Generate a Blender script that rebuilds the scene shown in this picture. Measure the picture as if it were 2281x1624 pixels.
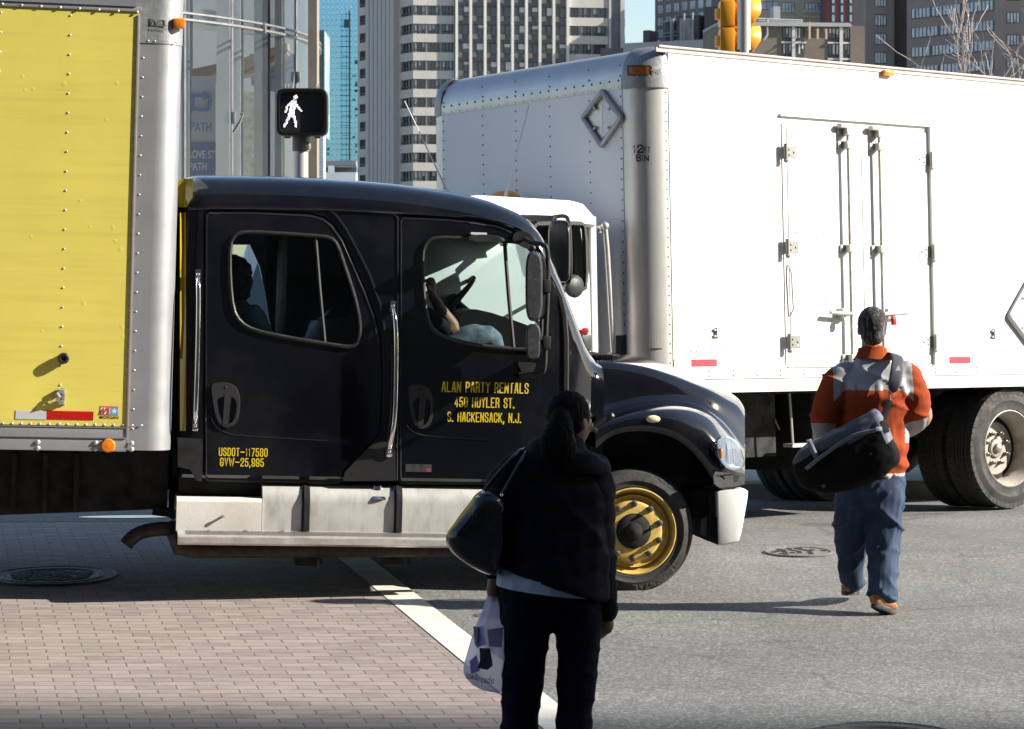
import bpy, bmesh, math, random
from mathutils import Vector, Matrix, noise
random.seed(7)
for o in list(bpy.data.objects): bpy.data.objects.remove(o)
S = bpy.context.scene; C = S.collection
R = math.radians
# ---------------- camera, sky, sun, exposure ----------------
F, CX, YH, CZ = 5792.0, 1140.5, 624.0, 2.47      # focal length, centre, horizon (photo pixels, 2281 wide), eye height
cam = bpy.data.cameras.new('camera'); co = bpy.data.objects.new('camera', cam); C.objects.link(co)
co.location = (0, 0, CZ); co.rotation_euler = (R(90), 0, 0)
cam.sensor_width = 36; cam.lens = 36*F/2281; cam.shift_y = -(812.2-YH)/2281
cam.clip_start = .5; cam.clip_end = 6000
cam.dof.use_dof = True; cam.dof.focus_distance = 16.5; cam.dof.aperture_fstop = 14
S.camera = co
SUN_EL, SUN_AZ = R(28), R(-5.5)                  # azimuth from +x towards the camera
sund = Vector((math.cos(SUN_EL)*math.cos(SUN_AZ), math.cos(SUN_EL)*math.sin(SUN_AZ), math.sin(SUN_EL)))
w = bpy.data.worlds.new('World'); S.world = w; w.use_nodes = True
nt = w.node_tree; bg = nt.nodes['Background']
sky = nt.nodes.new('ShaderNodeTexSky'); sky.sky_type = 'NISHITA'; sky.sun_disc = False
sky.sun_elevation = SUN_EL; sky.sun_rotation = math.atan2(sund.x, sund.y)
sky.air_density = 1.0; sky.dust_density = .8; sky.ozone_density = 1.2
nt.links.new(sky.outputs[0], bg.inputs[0]); bg.inputs[1].default_value = .09
sl = bpy.data.lights.new('sun', 'SUN'); so = bpy.data.objects.new('sun', sl); C.objects.link(so)
sl.energy = 5.0; sl.angle = R(.5); sl.color = (1, .94, .84)
so.rotation_euler = (-sund).to_track_quat('-Z', 'Y').to_euler(); so.location = (30, 0, 40)
S.view_settings.view_transform = 'Standard'; S.view_settings.look = 'None'
S.view_settings.exposure = 1.12; S.view_settings.gamma = 1
S.cycles.max_bounces = 7; S.cycles.transparent_max_bounces = 12; S.cycles.caustics_reflective = False
S.cycles.sample_clamp_indirect = 6
# ---------------- helpers ----------------
def gz(y):                                       # height of the street: it rises to a crown, then falls a little
    if y < 0: return 0
    if y < 18.6: return .0323*y
    if y < 19.4: t = (y-18.6)/.8; return .6008+.0129*(2*t-t*t)
    if y < 21.1: return .6137
    if y < 24: return .6137-.04*(y-21.1)
    return .4977
def P(px, py, Y): return Vector(((px-CX)/F*Y, Y, CZ-(py-YH)/F*Y))
class Frame:
    def __init__(s, M): s.M = M; s.I = M.inverted(); s.o = s.I @ Vector((0, 0, CZ))
    def ray(s, px, py): return (s.I.to_3x3() @ Vector(((px-CX)/F, 1, -(py-YH)/F)))
    def on(s, px, py, ax, val):
        d = s.ray(px, py); t = (val-s.o[ax])/d[ax]; return s.o+d*t
    def uv(s, px, py, v=0.): return s.on(px, py, 1, v)
    def wat(s, u, v, py):                        # height w at (u,v) that shows on row py
        A = s.M @ Vector((u, v, 0)); E = s.M.to_3x3() @ Vector((0, 0, 1)); k = (py-YH)/F
        return (CZ-A.z-k*A.y)/(E.z+k*E.y)
MATS = {}
def mat(name, col, rough=.5, metal=0, var=.12, vs=4., bump=0., bs=60., coat=0., spec=.5, dirt=None, ds=1.5, da=.5, streak=None, trans=0, alpha=1, emit=0, ior=1.45):
    if name in MATS: return MATS[name]
    m = bpy.data.materials.new(name); m.use_nodes = True; n = m.node_tree.nodes; L = m.node_tree.links
    b = n['Principled BSDF']; tc = n.new('ShaderNodeTexCoord')
    b.inputs['Roughness'].default_value = rough; b.inputs['Metallic'].default_value = metal
    b.inputs['Specular IOR Level'].default_value = spec; b.inputs['IOR'].default_value = ior
    b.inputs['Coat Weight'].default_value = coat; b.inputs['Coat Roughness'].default_value = .04
    b.inputs['Transmission Weight'].default_value = trans; b.inputs['Alpha'].default_value = alpha
    def nz(sc, det=5, ro=.6, vec=None):
        t = n.new('ShaderNodeTexNoise'); t.inputs['Scale'].default_value = sc; t.inputs['Detail'].default_value = det; t.inputs['Roughness'].default_value = ro
        L.new(vec or tc.outputs['Object'], t.inputs['Vector']); return t
    def ramp(src, a, b_, p0=.3, p1=.7):
        r = n.new('ShaderNodeMapRange'); r.inputs[1].default_value = p0; r.inputs[2].default_value = p1; r.inputs[3].default_value = a; r.inputs[4].default_value = b_
        L.new(src, r.inputs[0]); return r.outputs[0]
    hsv = n.new('ShaderNodeMixRGB'); hsv.blend_type = 'MULTIPLY'; hsv.inputs[0].default_value = 1
    hsv.inputs[1].default_value = (*col, 1)
    g = n.new('ShaderNodeCombineColor'); v = ramp(nz(vs).outputs[0], 1-var, 1+var)
    for i in range(3): L.new(v, g.inputs[i])
    L.new(g.outputs[0], hsv.inputs[2]); out = hsv.outputs[0]
    if dirt:
        mx = n.new('ShaderNodeMixRGB'); mx.inputs[2].default_value = (*dirt, 1); L.new(out, mx.inputs[1])
        vec = None
        if streak:
            mp = n.new('ShaderNodeMapping'); mp.inputs['Scale'].default_value = streak; L.new(tc.outputs['Object'], mp.inputs[0]); vec = mp.outputs[0]
        L.new(ramp(nz(ds, 8, .7, vec).outputs[0], 0, da, .48, .72), mx.inputs[0]); out = mx.outputs[0]
    L.new(out, b.inputs['Base Color'])
    if emit: L.new(out, b.inputs['Emission Color']); b.inputs['Emission Strength'].default_value = emit
    if rough > .02: L.new(ramp(nz(vs*2.3, 6).outputs[0], max(.02, rough*(1-var)), min(1, rough*(1+2*var))), b.inputs['Roughness'])
    if bump:
        bp = n.new('ShaderNodeBump'); bp.inputs['Strength'].default_value = bump; bp.inputs['Distance'].default_value = .01
        L.new(nz(bs, 4).outputs[0], bp.inputs['Height']); L.new(bp.outputs[0], b.inputs['Normal'])
    MATS[name] = m; return m
def glass(name, tint=(1, 1, 1), refl=.12, rough=.0, dust=.0):
    if name in MATS: return MATS[name]
    m = bpy.data.materials.new(name); m.use_nodes = True; n = m.node_tree.nodes; L = m.node_tree.links
    n.remove(n['Principled BSDF']); out = n['Material Output']
    t = n.new('ShaderNodeBsdfTransparent'); t.inputs[0].default_value = (*tint, 1)
    g = n.new('ShaderNodeBsdfGlossy'); g.inputs['Roughness'].default_value = rough; g.inputs['Color'].default_value = (.95, .97, 1, 1)
    fr = n.new('ShaderNodeLayerWeight'); pw = n.new('ShaderNodeMath'); pw.operation = 'POWER'; pw.inputs[1].default_value = 5; L.new(fr.outputs['Facing'], pw.inputs[0])
    ad = n.new('ShaderNodeMath'); ad.operation = 'MULTIPLY_ADD'; ad.inputs[1].default_value = 1-refl; ad.inputs[2].default_value = refl; ad.use_clamp = True; L.new(pw.outputs[0], ad.inputs[0])
    mx = n.new('ShaderNodeMixShader'); L.new(ad.outputs[0], mx.inputs[0]); L.new(t.outputs[0], mx.inputs[1]); L.new(g.outputs[0], mx.inputs[2])
    last = mx.outputs[0]
    if dust:
        d = n.new('ShaderNodeBsdfDiffuse'); d.inputs[0].default_value = (.55, .55, .52, 1)
        m2 = n.new('ShaderNodeMixShader'); tc = n.new('ShaderNodeTexCoord'); nz = n.new('ShaderNodeTexNoise'); nz.inputs['Scale'].default_value = 3; nz.inputs['Detail'].default_value = 8
        L.new(tc.outputs['Object'], nz.inputs['Vector']); r = n.new('ShaderNodeMapRange'); r.inputs[1].default_value = .3; r.inputs[2].default_value = .8; r.inputs[3].default_value = dust*.4; r.inputs[4].default_value = dust*1.6
        L.new(nz.outputs[0], r.inputs[0]); L.new(r.outputs[0], m2.inputs[0]); L.new(last, m2.inputs[1]); L.new(d.outputs[0], m2.inputs[2]); last = m2.outputs[0]
    L.new(last, out.inputs[0]); MATS[name] = m; return m
class MB:
    def __init__(s): s.v = []; s.f = []; s.mi = []; s.sm = []
    def add(s, vs, fs, mi=0, sm=False):
        k = len(s.v); s.v += [tuple(p) for p in vs]; s.f += [tuple(i+k for i in f) for f in fs]; s.mi += [mi]*len(fs); s.sm += [sm]*len(fs); return s
    def box(s, a, b, mi=0, M=None, bev=0):
        x0, y0, z0 = [min(a[i], b[i]) for i in range(3)]; x1, y1, z1 = [max(a[i], b[i]) for i in range(3)]
        if bev:
            e = min(bev, (x1-x0)/2.01, (y1-y0)/2.01, (z1-z0)/2.01); bm = bmesh.new(); bmesh.ops.create_cube(bm, size=1)
            for q in bm.verts: q.co = Vector(((x0+x1)/2+q.co.x*(x1-x0), (y0+y1)/2+q.co.y*(y1-y0), (z0+z1)/2+q.co.z*(z1-z0)))
            bmesh.ops.bevel(bm, geom=bm.edges[:], offset=e, segments=2, affect='EDGES', profile=.6)
            vs = [(M @ q.co) if M else q.co.copy() for q in bm.verts]; bm.verts.index_update(); fs = [[q.index for q in f.verts] for f in bm.faces]; bm.free()
            return s.add(vs, fs, mi, True)
        vs = [Vector(p) for p in ((x0,y0,z0),(x1,y0,z0),(x1,y1,z0),(x0,y1,z0),(x0,y0,z1),(x1,y0,z1),(x1,y1,z1),(x0,y1,z1))]
        if M: vs = [M @ p for p in vs]
        return s.add(vs, [(0,3,2,1),(4,5,6,7),(0,1,5,4),(1,2,6,5),(2,3,7,6),(3,0,4,7)], mi)
    def loft(s, rings, mi=0, cap=True, close=True, sm=True):
        n = len(rings[0]); k = len(s.v)
        for r in rings: s.v += [tuple(p) for p in r]
        for i in range(len(rings)-1):
            for j in range(n if close else n-1):
                a = k+i*n+j; b = k+i*n+(j+1) % n; s.f.append((a, b, b+n, a+n)); s.mi.append(mi); s.sm.append(sm)
        if cap:
            s.f.append(tuple(k+j for j in range(n))[::-1]); s.f.append(tuple(k+(len(rings)-1)*n+j for j in range(n))); s.mi += [mi, mi]; s.sm += [False, False]
        return s
    def tube(s, pts, r, n=10, mi=0, cap=True, asp=1., up=None, sm=True):
        pts = [Vector(p) for p in pts]; rs = r if hasattr(r, '__len__') else [r]*len(pts); rings = []
        t0 = (pts[1]-pts[0]).normalized(); u0 = Vector(up) if up else (Vector((0,0,1)) if abs(t0.z) < .9 else Vector((0,1,0)))
        for i, p in enumerate(pts):
            t = ((pts[min(i+1, len(pts)-1)]-p).normalized()+(p-pts[max(i-1, 0)]).normalized()).normalized()
            a = u0-t*u0.dot(t)
            if a.length < 1e-4: a = t.orthogonal()
            a.normalize(); b = t.cross(a)
            if not up: u0 = a
            q = rs[i]; ra, rb = (q if hasattr(q, '__len__') else (q*asp, q))
            rings.append([p+a*ra*math.cos(2*math.pi*j/n)+b*rb*math.sin(2*math.pi*j/n) for j in range(n)])
        return s.loft(rings, mi, cap, True, sm)
    def cyl(s, a, b, r, n=20, mi=0, r2=None): return s.tube([a, b], [r, r if r2 is None else r2], n, mi)
    def sph(s, c, r, n=12, mi=0, sc=(1,1,1)):
        rings = []; m = max(5, n//2+1); c = Vector(c)
        for i in range(m):
            a = math.pi*(i+.02)/(m-1+.04); rings.append([c+Vector((math.sin(a)*math.cos(2*math.pi*j/n)*sc[0], math.sin(a)*math.sin(2*math.pi*j/n)*sc[1], math.cos(a)*sc[2]))*r for j in range(n)])
        return s.loft(rings, mi, True, True, True)
    def dome(s, c, nrm, r, h, n=8, mi=0):            # a rivet head
        c = Vector(c); nrm = Vector(nrm).normalized(); a = nrm.orthogonal().normalized(); b = nrm.cross(a)
        rings = [[c+(a*math.cos(2*math.pi*j/n)+b*math.sin(2*math.pi*j/n))*r*math.cos(t)+nrm*h*math.sin(t) for j in range(n)] for t in (0, .6, 1.2)]
        return s.loft(rings, mi, True, True, True)
    def lathe(s, prof, c, ax=1, n=48, mi=0, sm=True):  # prof: (radius, offset along axis)
        c = Vector(c); A = Vector([1 if i == ax else 0 for i in range(3)]); U = Vector([1 if i == (ax+2) % 3 else 0 for i in range(3)]); W = Vector([1 if i == (ax+1) % 3 else 0 for i in range(3)])
        rings = [[c+A*o+(U*math.cos(2*math.pi*j/n)+W*math.sin(2*math.pi*j/n))*max(r, 1e-4) for j in range(n)] for r, o in prof]
        return s.loft(rings, mi, False, True, sm)
    def prism(s, poly, fn, a, b, mi=0, sm=False):      # poly 2-D points, fn(p, depth)->3-D
        n = len(poly); lo = [fn(p, a) for p in poly]; hi = [fn(p, b) for p in poly]; k = len(s.v)
        s.v += [tuple(p) for p in lo+hi]
        s.f.append(tuple(k+i for i in range(n))); s.f.append(tuple(k+n+i for i in range(n))[::-1]); s.mi += [mi, mi]; s.sm += [False, False]
        for i in range(n): s.f.append((k+i, k+n+i, k+n+(i+1) % n, k+(i+1) % n)); s.mi.append(mi); s.sm.append(sm)
        return s
    def build(s, name, mats, parent=None, smooth=None, fix=True, crease=40):
        me = bpy.data.meshes.new(name); me.from_pydata(s.v, [], s.f)
        for m in (mats if isinstance(mats, (list, tuple)) else [mats]): me.materials.append(m)
        me.polygons.foreach_set('material_index', s.mi); me.polygons.foreach_set('use_smooth', s.sm if smooth is None else [smooth]*len(s.f))
        if fix:
            bm = bmesh.new(); bm.from_mesh(me); bmesh.ops.recalc_face_normals(bm, faces=bm.faces); bm.to_mesh(me); bm.free()
        if any(s.sm) or smooth: me.set_sharp_from_angle(angle=R(crease))
        o = bpy.data.objects.new(name, me); C.objects.link(o)
        if parent: o.parent = parent
        return o
def tag(o, label, cat=None, group=None, kind=None):
    if label: o['label'] = label
    if cat: o['category'] = cat
    if group: o['group'] = group
    if kind: o['kind'] = kind
    return o
def thing(name, label, cat, loc=(0,0,0), M=None, group=None):
    o = bpy.data.objects.new(name, None); C.objects.link(o); o.empty_display_size = .2
    if M is not None: o.matrix_world = M
    else: o.location = loc
    return tag(o, label, cat, group)
def struct(o): o['kind'] = 'structure'; return o
def smoothpts(pts, it=2, closed=True):               # Chaikin corner cutting
    for _ in range(it):
        q = []; n = len(pts)
        for i in range(n if closed else n-1):
            a, b = pts[i], pts[(i+1) % n]; q += [tuple(a[k]*.75+b[k]*.25 for k in range(len(a))), tuple(a[k]*.25+b[k]*.75 for k in range(len(a)))]
        pts = q if closed else [pts[0]]+q[1:-1]+[pts[-1]]
    return pts
def modmesh(o, mods):                                # bake modifiers into the mesh
    for t, kw in mods:
        m = o.modifiers.new(t, t)
        for k, v in kw.items(): setattr(m, k, v)
    bpy.context.view_layer.update()
    me = bpy.data.meshes.new_from_object(o.evaluated_get(bpy.context.evaluated_depsgraph_get()))
    o.modifiers.clear(); o.data = me; return o
def boolean(o, cutter, op='DIFFERENCE', keep=False):
    modmesh(o, [('BOOLEAN', dict(object=cutter, operation=op, solver='EXACT'))])
    if not keep: bpy.data.objects.remove(cutter)
    return o
def text(s, name, m, parent, pos, right, up, h, wid=None, bold=.0, ext=.001, align='CENTER'):
    cu = bpy.data.curves.new(name, 'FONT'); cu.body = s; cu.align_x = align; cu.align_y = 'CENTER'; cu.offset = bold; cu.extrude = 0; cu.size = 1; cu.resolution_u = 3
    t = bpy.data.objects.new(name, cu); C.objects.link(t); bpy.context.view_layer.update()
    me = bpy.data.meshes.new_from_object(t.evaluated_get(bpy.context.evaluated_depsgraph_get())); bpy.data.objects.remove(t)
    if not me.vertices: return None
    xs = [v.co.x for v in me.vertices]; ys = [v.co.y for v in me.vertices]; cx, cy = (min(xs)+max(xs))/2, (min(ys)+max(ys))/2
    sy = h/(max(ys)-min(ys)); sx = wid/(max(xs)-min(xs)) if wid else sy
    right = Vector(right).normalized(); up = Vector(up).normalized(); pos = Vector(pos)
    for v in me.vertices: x, y = (v.co.x-cx)*sx, (v.co.y-cy)*sy; v.co = pos+right*x+up*y
    me.materials.clear(); me.materials.append(m)
    o = bpy.data.objects.new(name, me); C.objects.link(o)
    if parent: o.parent = parent
    return o
GL = {  # block lettering: centre lines in a unit box, stroke by stroke
 'A': [[(0,0),(.36,1),(.64,1),(1,0)],[(.16,.30),(.84,.30)]], 'L': [[(0,1),(0,0),(1,0)]], 'N': [[(0,0),(0,1)],[(0,1),(1,0)],[(1,0),(1,1)]], 'P': [[(0,0),(0,1),(.75,1),(1,.85),(1,.6),(.75,.45),(0,.45)]],
 'R': [[(0,0),(0,1),(.75,1),(1,.85),(1,.62),(.75,.5),(0,.5)],[(.62,.5),(1,.3),(1,0)]], 'T': [[(0,1),(1,1)],[(.5,1),(.5,0)]], 'Y': [[(0,1),(.5,.45),(1,1)],[(.5,.5),(.5,0)]], 'E': [[(1,1),(0,1),(0,0),(1,0)],[(0,.5),(.85,.5)]],
 'S': [[(1,.72),(1,.88),(.75,1),(.25,1),(0,.88),(0,.66),(.25,.54),(.75,.46),(1,.34),(1,.12),(.75,0),(.25,0),(0,.12),(0,.28)]], '4': [[(.72,0),(.72,1),(0,.28),(1,.28)]], '5': [[(.95,1),(.08,1),(.05,.55),(.7,.6),(1,.45),(1,.14),(.75,0),(.25,0),(0,.12),(0,.26)]],
 '0': [[(.25,0),(0,.13),(0,.87),(.25,1),(.75,1),(1,.87),(1,.13),(.75,0),(.25,0)]], 'H': [[(0,0),(0,1)],[(1,0),(1,1)],[(0,.5),(1,.5)]], 'U': [[(0,1),(0,.13),(.25,0),(.75,0),(1,.13),(1,1)]], '.': [[(.5,0),(.5,.02)]], ',': [[(.5,.03),(.5,0),(.3,-.18)]],
 'C': [[(1,.68),(1,.87),(.75,1),(.25,1),(0,.87),(0,.13),(.25,0),(.75,0),(1,.13),(1,.32)]], 'K': [[(0,0),(0,1)],[(1,1),(.15,.45)],[(.32,.58),(1,0)]], 'J': [[(1,1),(1,.13),(.75,0),(.25,0),(0,.13),(0,.32)]], 'D': [[(0,0),(0,1),(.72,1),(1,.85),(1,.15),(.72,0),(0,0)]],
 'O': [[(.25,0),(0,.13),(0,.87),(.25,1),(.75,1),(1,.87),(1,.13),(.75,0),(.25,0)]], '-': [[(0,.5),(1,.5)]], '1': [[(.15,.82),(.55,1),(.55,0)]], '7': [[(0,1),(1,1),(.35,0)]], '8': [[(.25,.53),(0,.66),(0,.88),(.25,1),(.75,1),(1,.88),(1,.66),(.75,.53),(.25,.53),(0,.4),(0,.12),(.25,0),(.75,0),(1,.12),(1,.4),(.75,.53)]],
 'F': [[(1,1),(0,1),(0,0)],[(0,.52),(.8,.52)]], '6': [[(1,.76),(1,.88),(.75,1),(.25,1),(0,.87),(0,.13),(.25,0),(.75,0),(1,.13),(1,.44),(.75,.58),(.05,.58)]],
 'G': [[(1,.7),(1,.87),(.75,1),(.25,1),(0,.87),(0,.13),(.25,0),(.75,0),(1,.13),(1,.45),(.55,.45)]], 'V': [[(0,1),(.5,0),(1,1)]], 'W': [[(0,1),(.22,0),(.5,.85),(.78,0),(1,1)]], '2': [[(0,.72),(0,.88),(.25,1),(.75,1),(1,.88),(1,.64),(0,.14),(0,0),(1,0)]],
 '9': [[(1,.5),(.75,.42),(.25,.42),(0,.56),(0,.87),(.25,1),(.75,1),(1,.87),(1,.13),(.75,0),(.25,0),(0,.12),(0,.24)]], 'B': [[(0,0),(0,1),(.75,1),(1,.87),(1,.66),(.75,.53),(0,.53)],[(.75,.53),(1,.4),(1,.13),(.75,0),(0,0)]], 'I': [[(.5,0),(.5,1)]], 'M': [[(0,0),(0,1)],[(0,1),(.5,.3),(1,1)],[(1,1),(1,0)]] }
def block(s, name, m, parent, pos, right, up, h, wid, st=.2, narrow=('.', ',', 'I', '1')):
    right = Vector(right).normalized(); up = Vector(up).normalized(); out = right.cross(up)*1; ws = [(.42 if c != '1' else .62) if c in narrow else (.7 if c == ' ' else (1.5 if c == 'W' or c == 'M' else (1.25 if c == '-' else 1))) for c in s]
    gap = .17; tot = sum(ws)+gap*(len(s)-1); u = wid/tot; T_ = st*h; x = -wid/2; b = MB(); lay = 0
    for c, w_ in zip(s, ws):
        g = GL.get(c, []); gw = w_*u; Tx = min(T_, gw*.30)
        for pl in g:
            lay += 1; q = [Vector((x+Tx/2+(gw-Tx)*px, -h/2+T_*.4+(h-T_*.8)*py)) for px, py in pl]; L_, R_ = [], []
            tk = min(T_, gw*(.20 if len(pl) == 2 and abs(pl[0][1]-pl[1][1]) < .02 else .27)) if c not in '.,-' else T_*.8
            for i, p in enumerate(q):
                a = (p-q[i-1]).normalized() if i else None; d = (q[i+1]-p).normalized() if i < len(q)-1 else None
                if i == 0 and (q[0]-q[-1]).length < 1e-6 and len(q) > 2: a = (q[-1]-q[-2]).normalized()
                if i == len(q)-1 and (q[0]-q[-1]).length < 1e-6 and len(q) > 2: d = (q[1]-q[0]).normalized()
                if a is None: n = Vector((-d.y, d.x)); e = -d*tk*.45 if True else 0; k = 1
                elif d is None: n = Vector((-a.y, a.x)); e = a*tk*.45; k = 1
                else:
                    n = (Vector((-a.y, a.x))+Vector((-d.y, d.x))); n = n.normalized() if n.length > 1e-5 else Vector((-a.y, a.x)); k = min(1.5, 1/max(.3, n.dot(Vector((-a.y, a.x))))); e = Vector((0, 0))
                L_.append(p+n*tk/2*k+e); R_.append(p-n*tk/2*k+e)
            fz = .0002*(lay % 5); P3 = lambda v: Vector(pos)+right*v.x+up*v.y+out*fz
            for i in range(len(q)-1): b.add([P3(L_[i]), P3(L_[i+1]), P3(R_[i+1]), P3(R_[i])], [(0, 1, 2, 3)])
        x += gw+gap*u
    return b.build(name, m, parent, fix=False)
def copy_tree(o, M=None, parent=None):
    c = o.copy(); C.objects.link(c)
    if parent: c.parent = parent
    if M is not None: c.matrix_world = M
    for ch in list(o.children): copy_tree(ch, None, c)
    return c
# ---------------- ground ----------------
def asphalt():
    m = bpy.data.materials.new('asphalt'); m.use_nodes = True; n = m.node_tree.nodes; L = m.node_tree.links; b = n['Principled BSDF']; tc = n.new('ShaderNodeTexCoord')
    v = n.new('ShaderNodeTexVoronoi'); v.inputs['Scale'].default_value = 75; L.new(tc.outputs['Object'], v.inputs['Vector'])
    a = n.new('ShaderNodeTexNoise'); a.inputs['Scale'].default_value = 120; a.inputs['Detail'].default_value = 3; L.new(tc.outputs['Object'], a.inputs['Vector'])
    c = n.new('ShaderNodeTexNoise'); c.inputs['Scale'].default_value = 1.1; c.inputs['Detail'].default_value = 6; L.new(tc.outputs['Object'], c.inputs['Vector'])
    mp = n.new('ShaderNodeMapping'); mp.inputs['Scale'].default_value = (.25, 1.6, 1); L.new(tc.outputs['Object'], mp.inputs[0])
    d = n.new('ShaderNodeTexNoise'); d.inputs['Scale'].default_value = 1.; d.inputs['Detail'].default_value = 4; L.new(mp.outputs[0], d.inputs['Vector'])
    r = n.new('ShaderNodeValToRGB'); e = r.color_ramp.elements; e[0].position = .0; e[0].color = (.05, .049, .046, 1); e[1].position = 1; e[1].color = (.42, .415, .39, 1)
    el = r.color_ramp.elements.new(.5); el.color = (.150, .148, .142, 1)
    mi = n.new('ShaderNodeMixRGB'); mi.inputs[0].default_value = .45; L.new(v.outputs['Color'], mi.inputs[1]); L.new(a.outputs[0], mi.inputs[2])
    bw = n.new('ShaderNodeRGBToBW'); L.new(mi.outputs[0], bw.inputs[0]); L.new(bw.outputs[0], r.inputs[0])
    mu = n.new('ShaderNodeMixRGB'); mu.blend_type = 'MULTIPLY'; mu.inputs[0].default_value = 1; L.new(r.outputs[0], mu.inputs[1])
    m1 = n.new('ShaderNodeMapRange'); m1.inputs[1].default_value = .3; m1.inputs[2].default_value = .7; m1.inputs[3].default_value = .80; m1.inputs[4].default_value = 1.14; L.new(c.outputs[0], m1.inputs[0])
    m2 = n.new('ShaderNodeMapRange'); m2.inputs[1].default_value = .3; m2.inputs[2].default_value = .7; m2.inputs[3].default_value = .88; m2.inputs[4].default_value = 1.1; L.new(d.outputs[0], m2.inputs[0])
    mm = n.new('ShaderNodeMath'); mm.operation = 'MULTIPLY'; L.new(m1.outputs[0], mm.inputs[0]); L.new(m2.outputs[0], mm.inputs[1])
    cc = n.new('ShaderNodeCombineColor'); [L.new(mm.outputs[0], cc.inputs[i]) for i in range(3)]; L.new(cc.outputs[0], mu.inputs[2])
    ck = n.new('ShaderNodeTexVoronoi'); ck.feature = 'DISTANCE_TO_EDGE'; ck.inputs['Scale'].default_value = .33; wn = n.new('ShaderNodeTexNoise'); wn.inputs['Scale'].default_value = 1.7; wn.inputs['Detail'].default_value = 7; L.new(tc.outputs['Object'], wn.inputs['Vector'])
    wa = n.new('ShaderNodeVectorMath'); wa.operation = 'MULTIPLY_ADD'; wa.inputs[1].default_value = (1.1, 1.1, 0); L.new(wn.outputs['Color'], wa.inputs[0]); L.new(tc.outputs['Object'], wa.inputs[2]); L.new(wa.outputs[0], ck.inputs['Vector'])
    cr = n.new('ShaderNodeMapRange'); cr.inputs[1].default_value = .0; cr.inputs[2].default_value = .006; cr.inputs[3].default_value = .6; cr.inputs[4].default_value = 0; L.new(ck.outputs['Distance'], cr.inputs[0])
    st = n.new('ShaderNodeTexNoise'); st.inputs['Scale'].default_value = .55; st.inputs['Detail'].default_value = 5; L.new(wa.outputs[0], st.inputs['Vector']); sr = n.new('ShaderNodeMapRange'); sr.inputs[1].default_value = .60; sr.inputs[2].default_value = .70; sr.inputs[3].default_value = 0; sr.inputs[4].default_value = .35; L.new(st.outputs[0], sr.inputs[0])
    mxm = n.new('ShaderNodeMath'); mxm.operation = 'MAXIMUM'; L.new(cr.outputs[0], mxm.inputs[0]); L.new(sr.outputs[0], mxm.inputs[1]); mk = n.new('ShaderNodeMixRGB'); mk.inputs[2].default_value = (.055, .052, .05, 1); L.new(mxm.outputs[0], mk.inputs[0]); L.new(mu.outputs[0], mk.inputs[1])
    L.new(mk.outputs[0], b.inputs['Base Color']); b.inputs['Roughness'].default_value = .85
    bp = n.new('ShaderNodeBump'); bp.inputs['Strength'].default_value = .7; bp.inputs['Distance'].default_value = .006; L.new(bw.outputs[0], bp.inputs['Height']); L.new(bp.outputs[0], b.inputs['Normal'])
    return m
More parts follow.
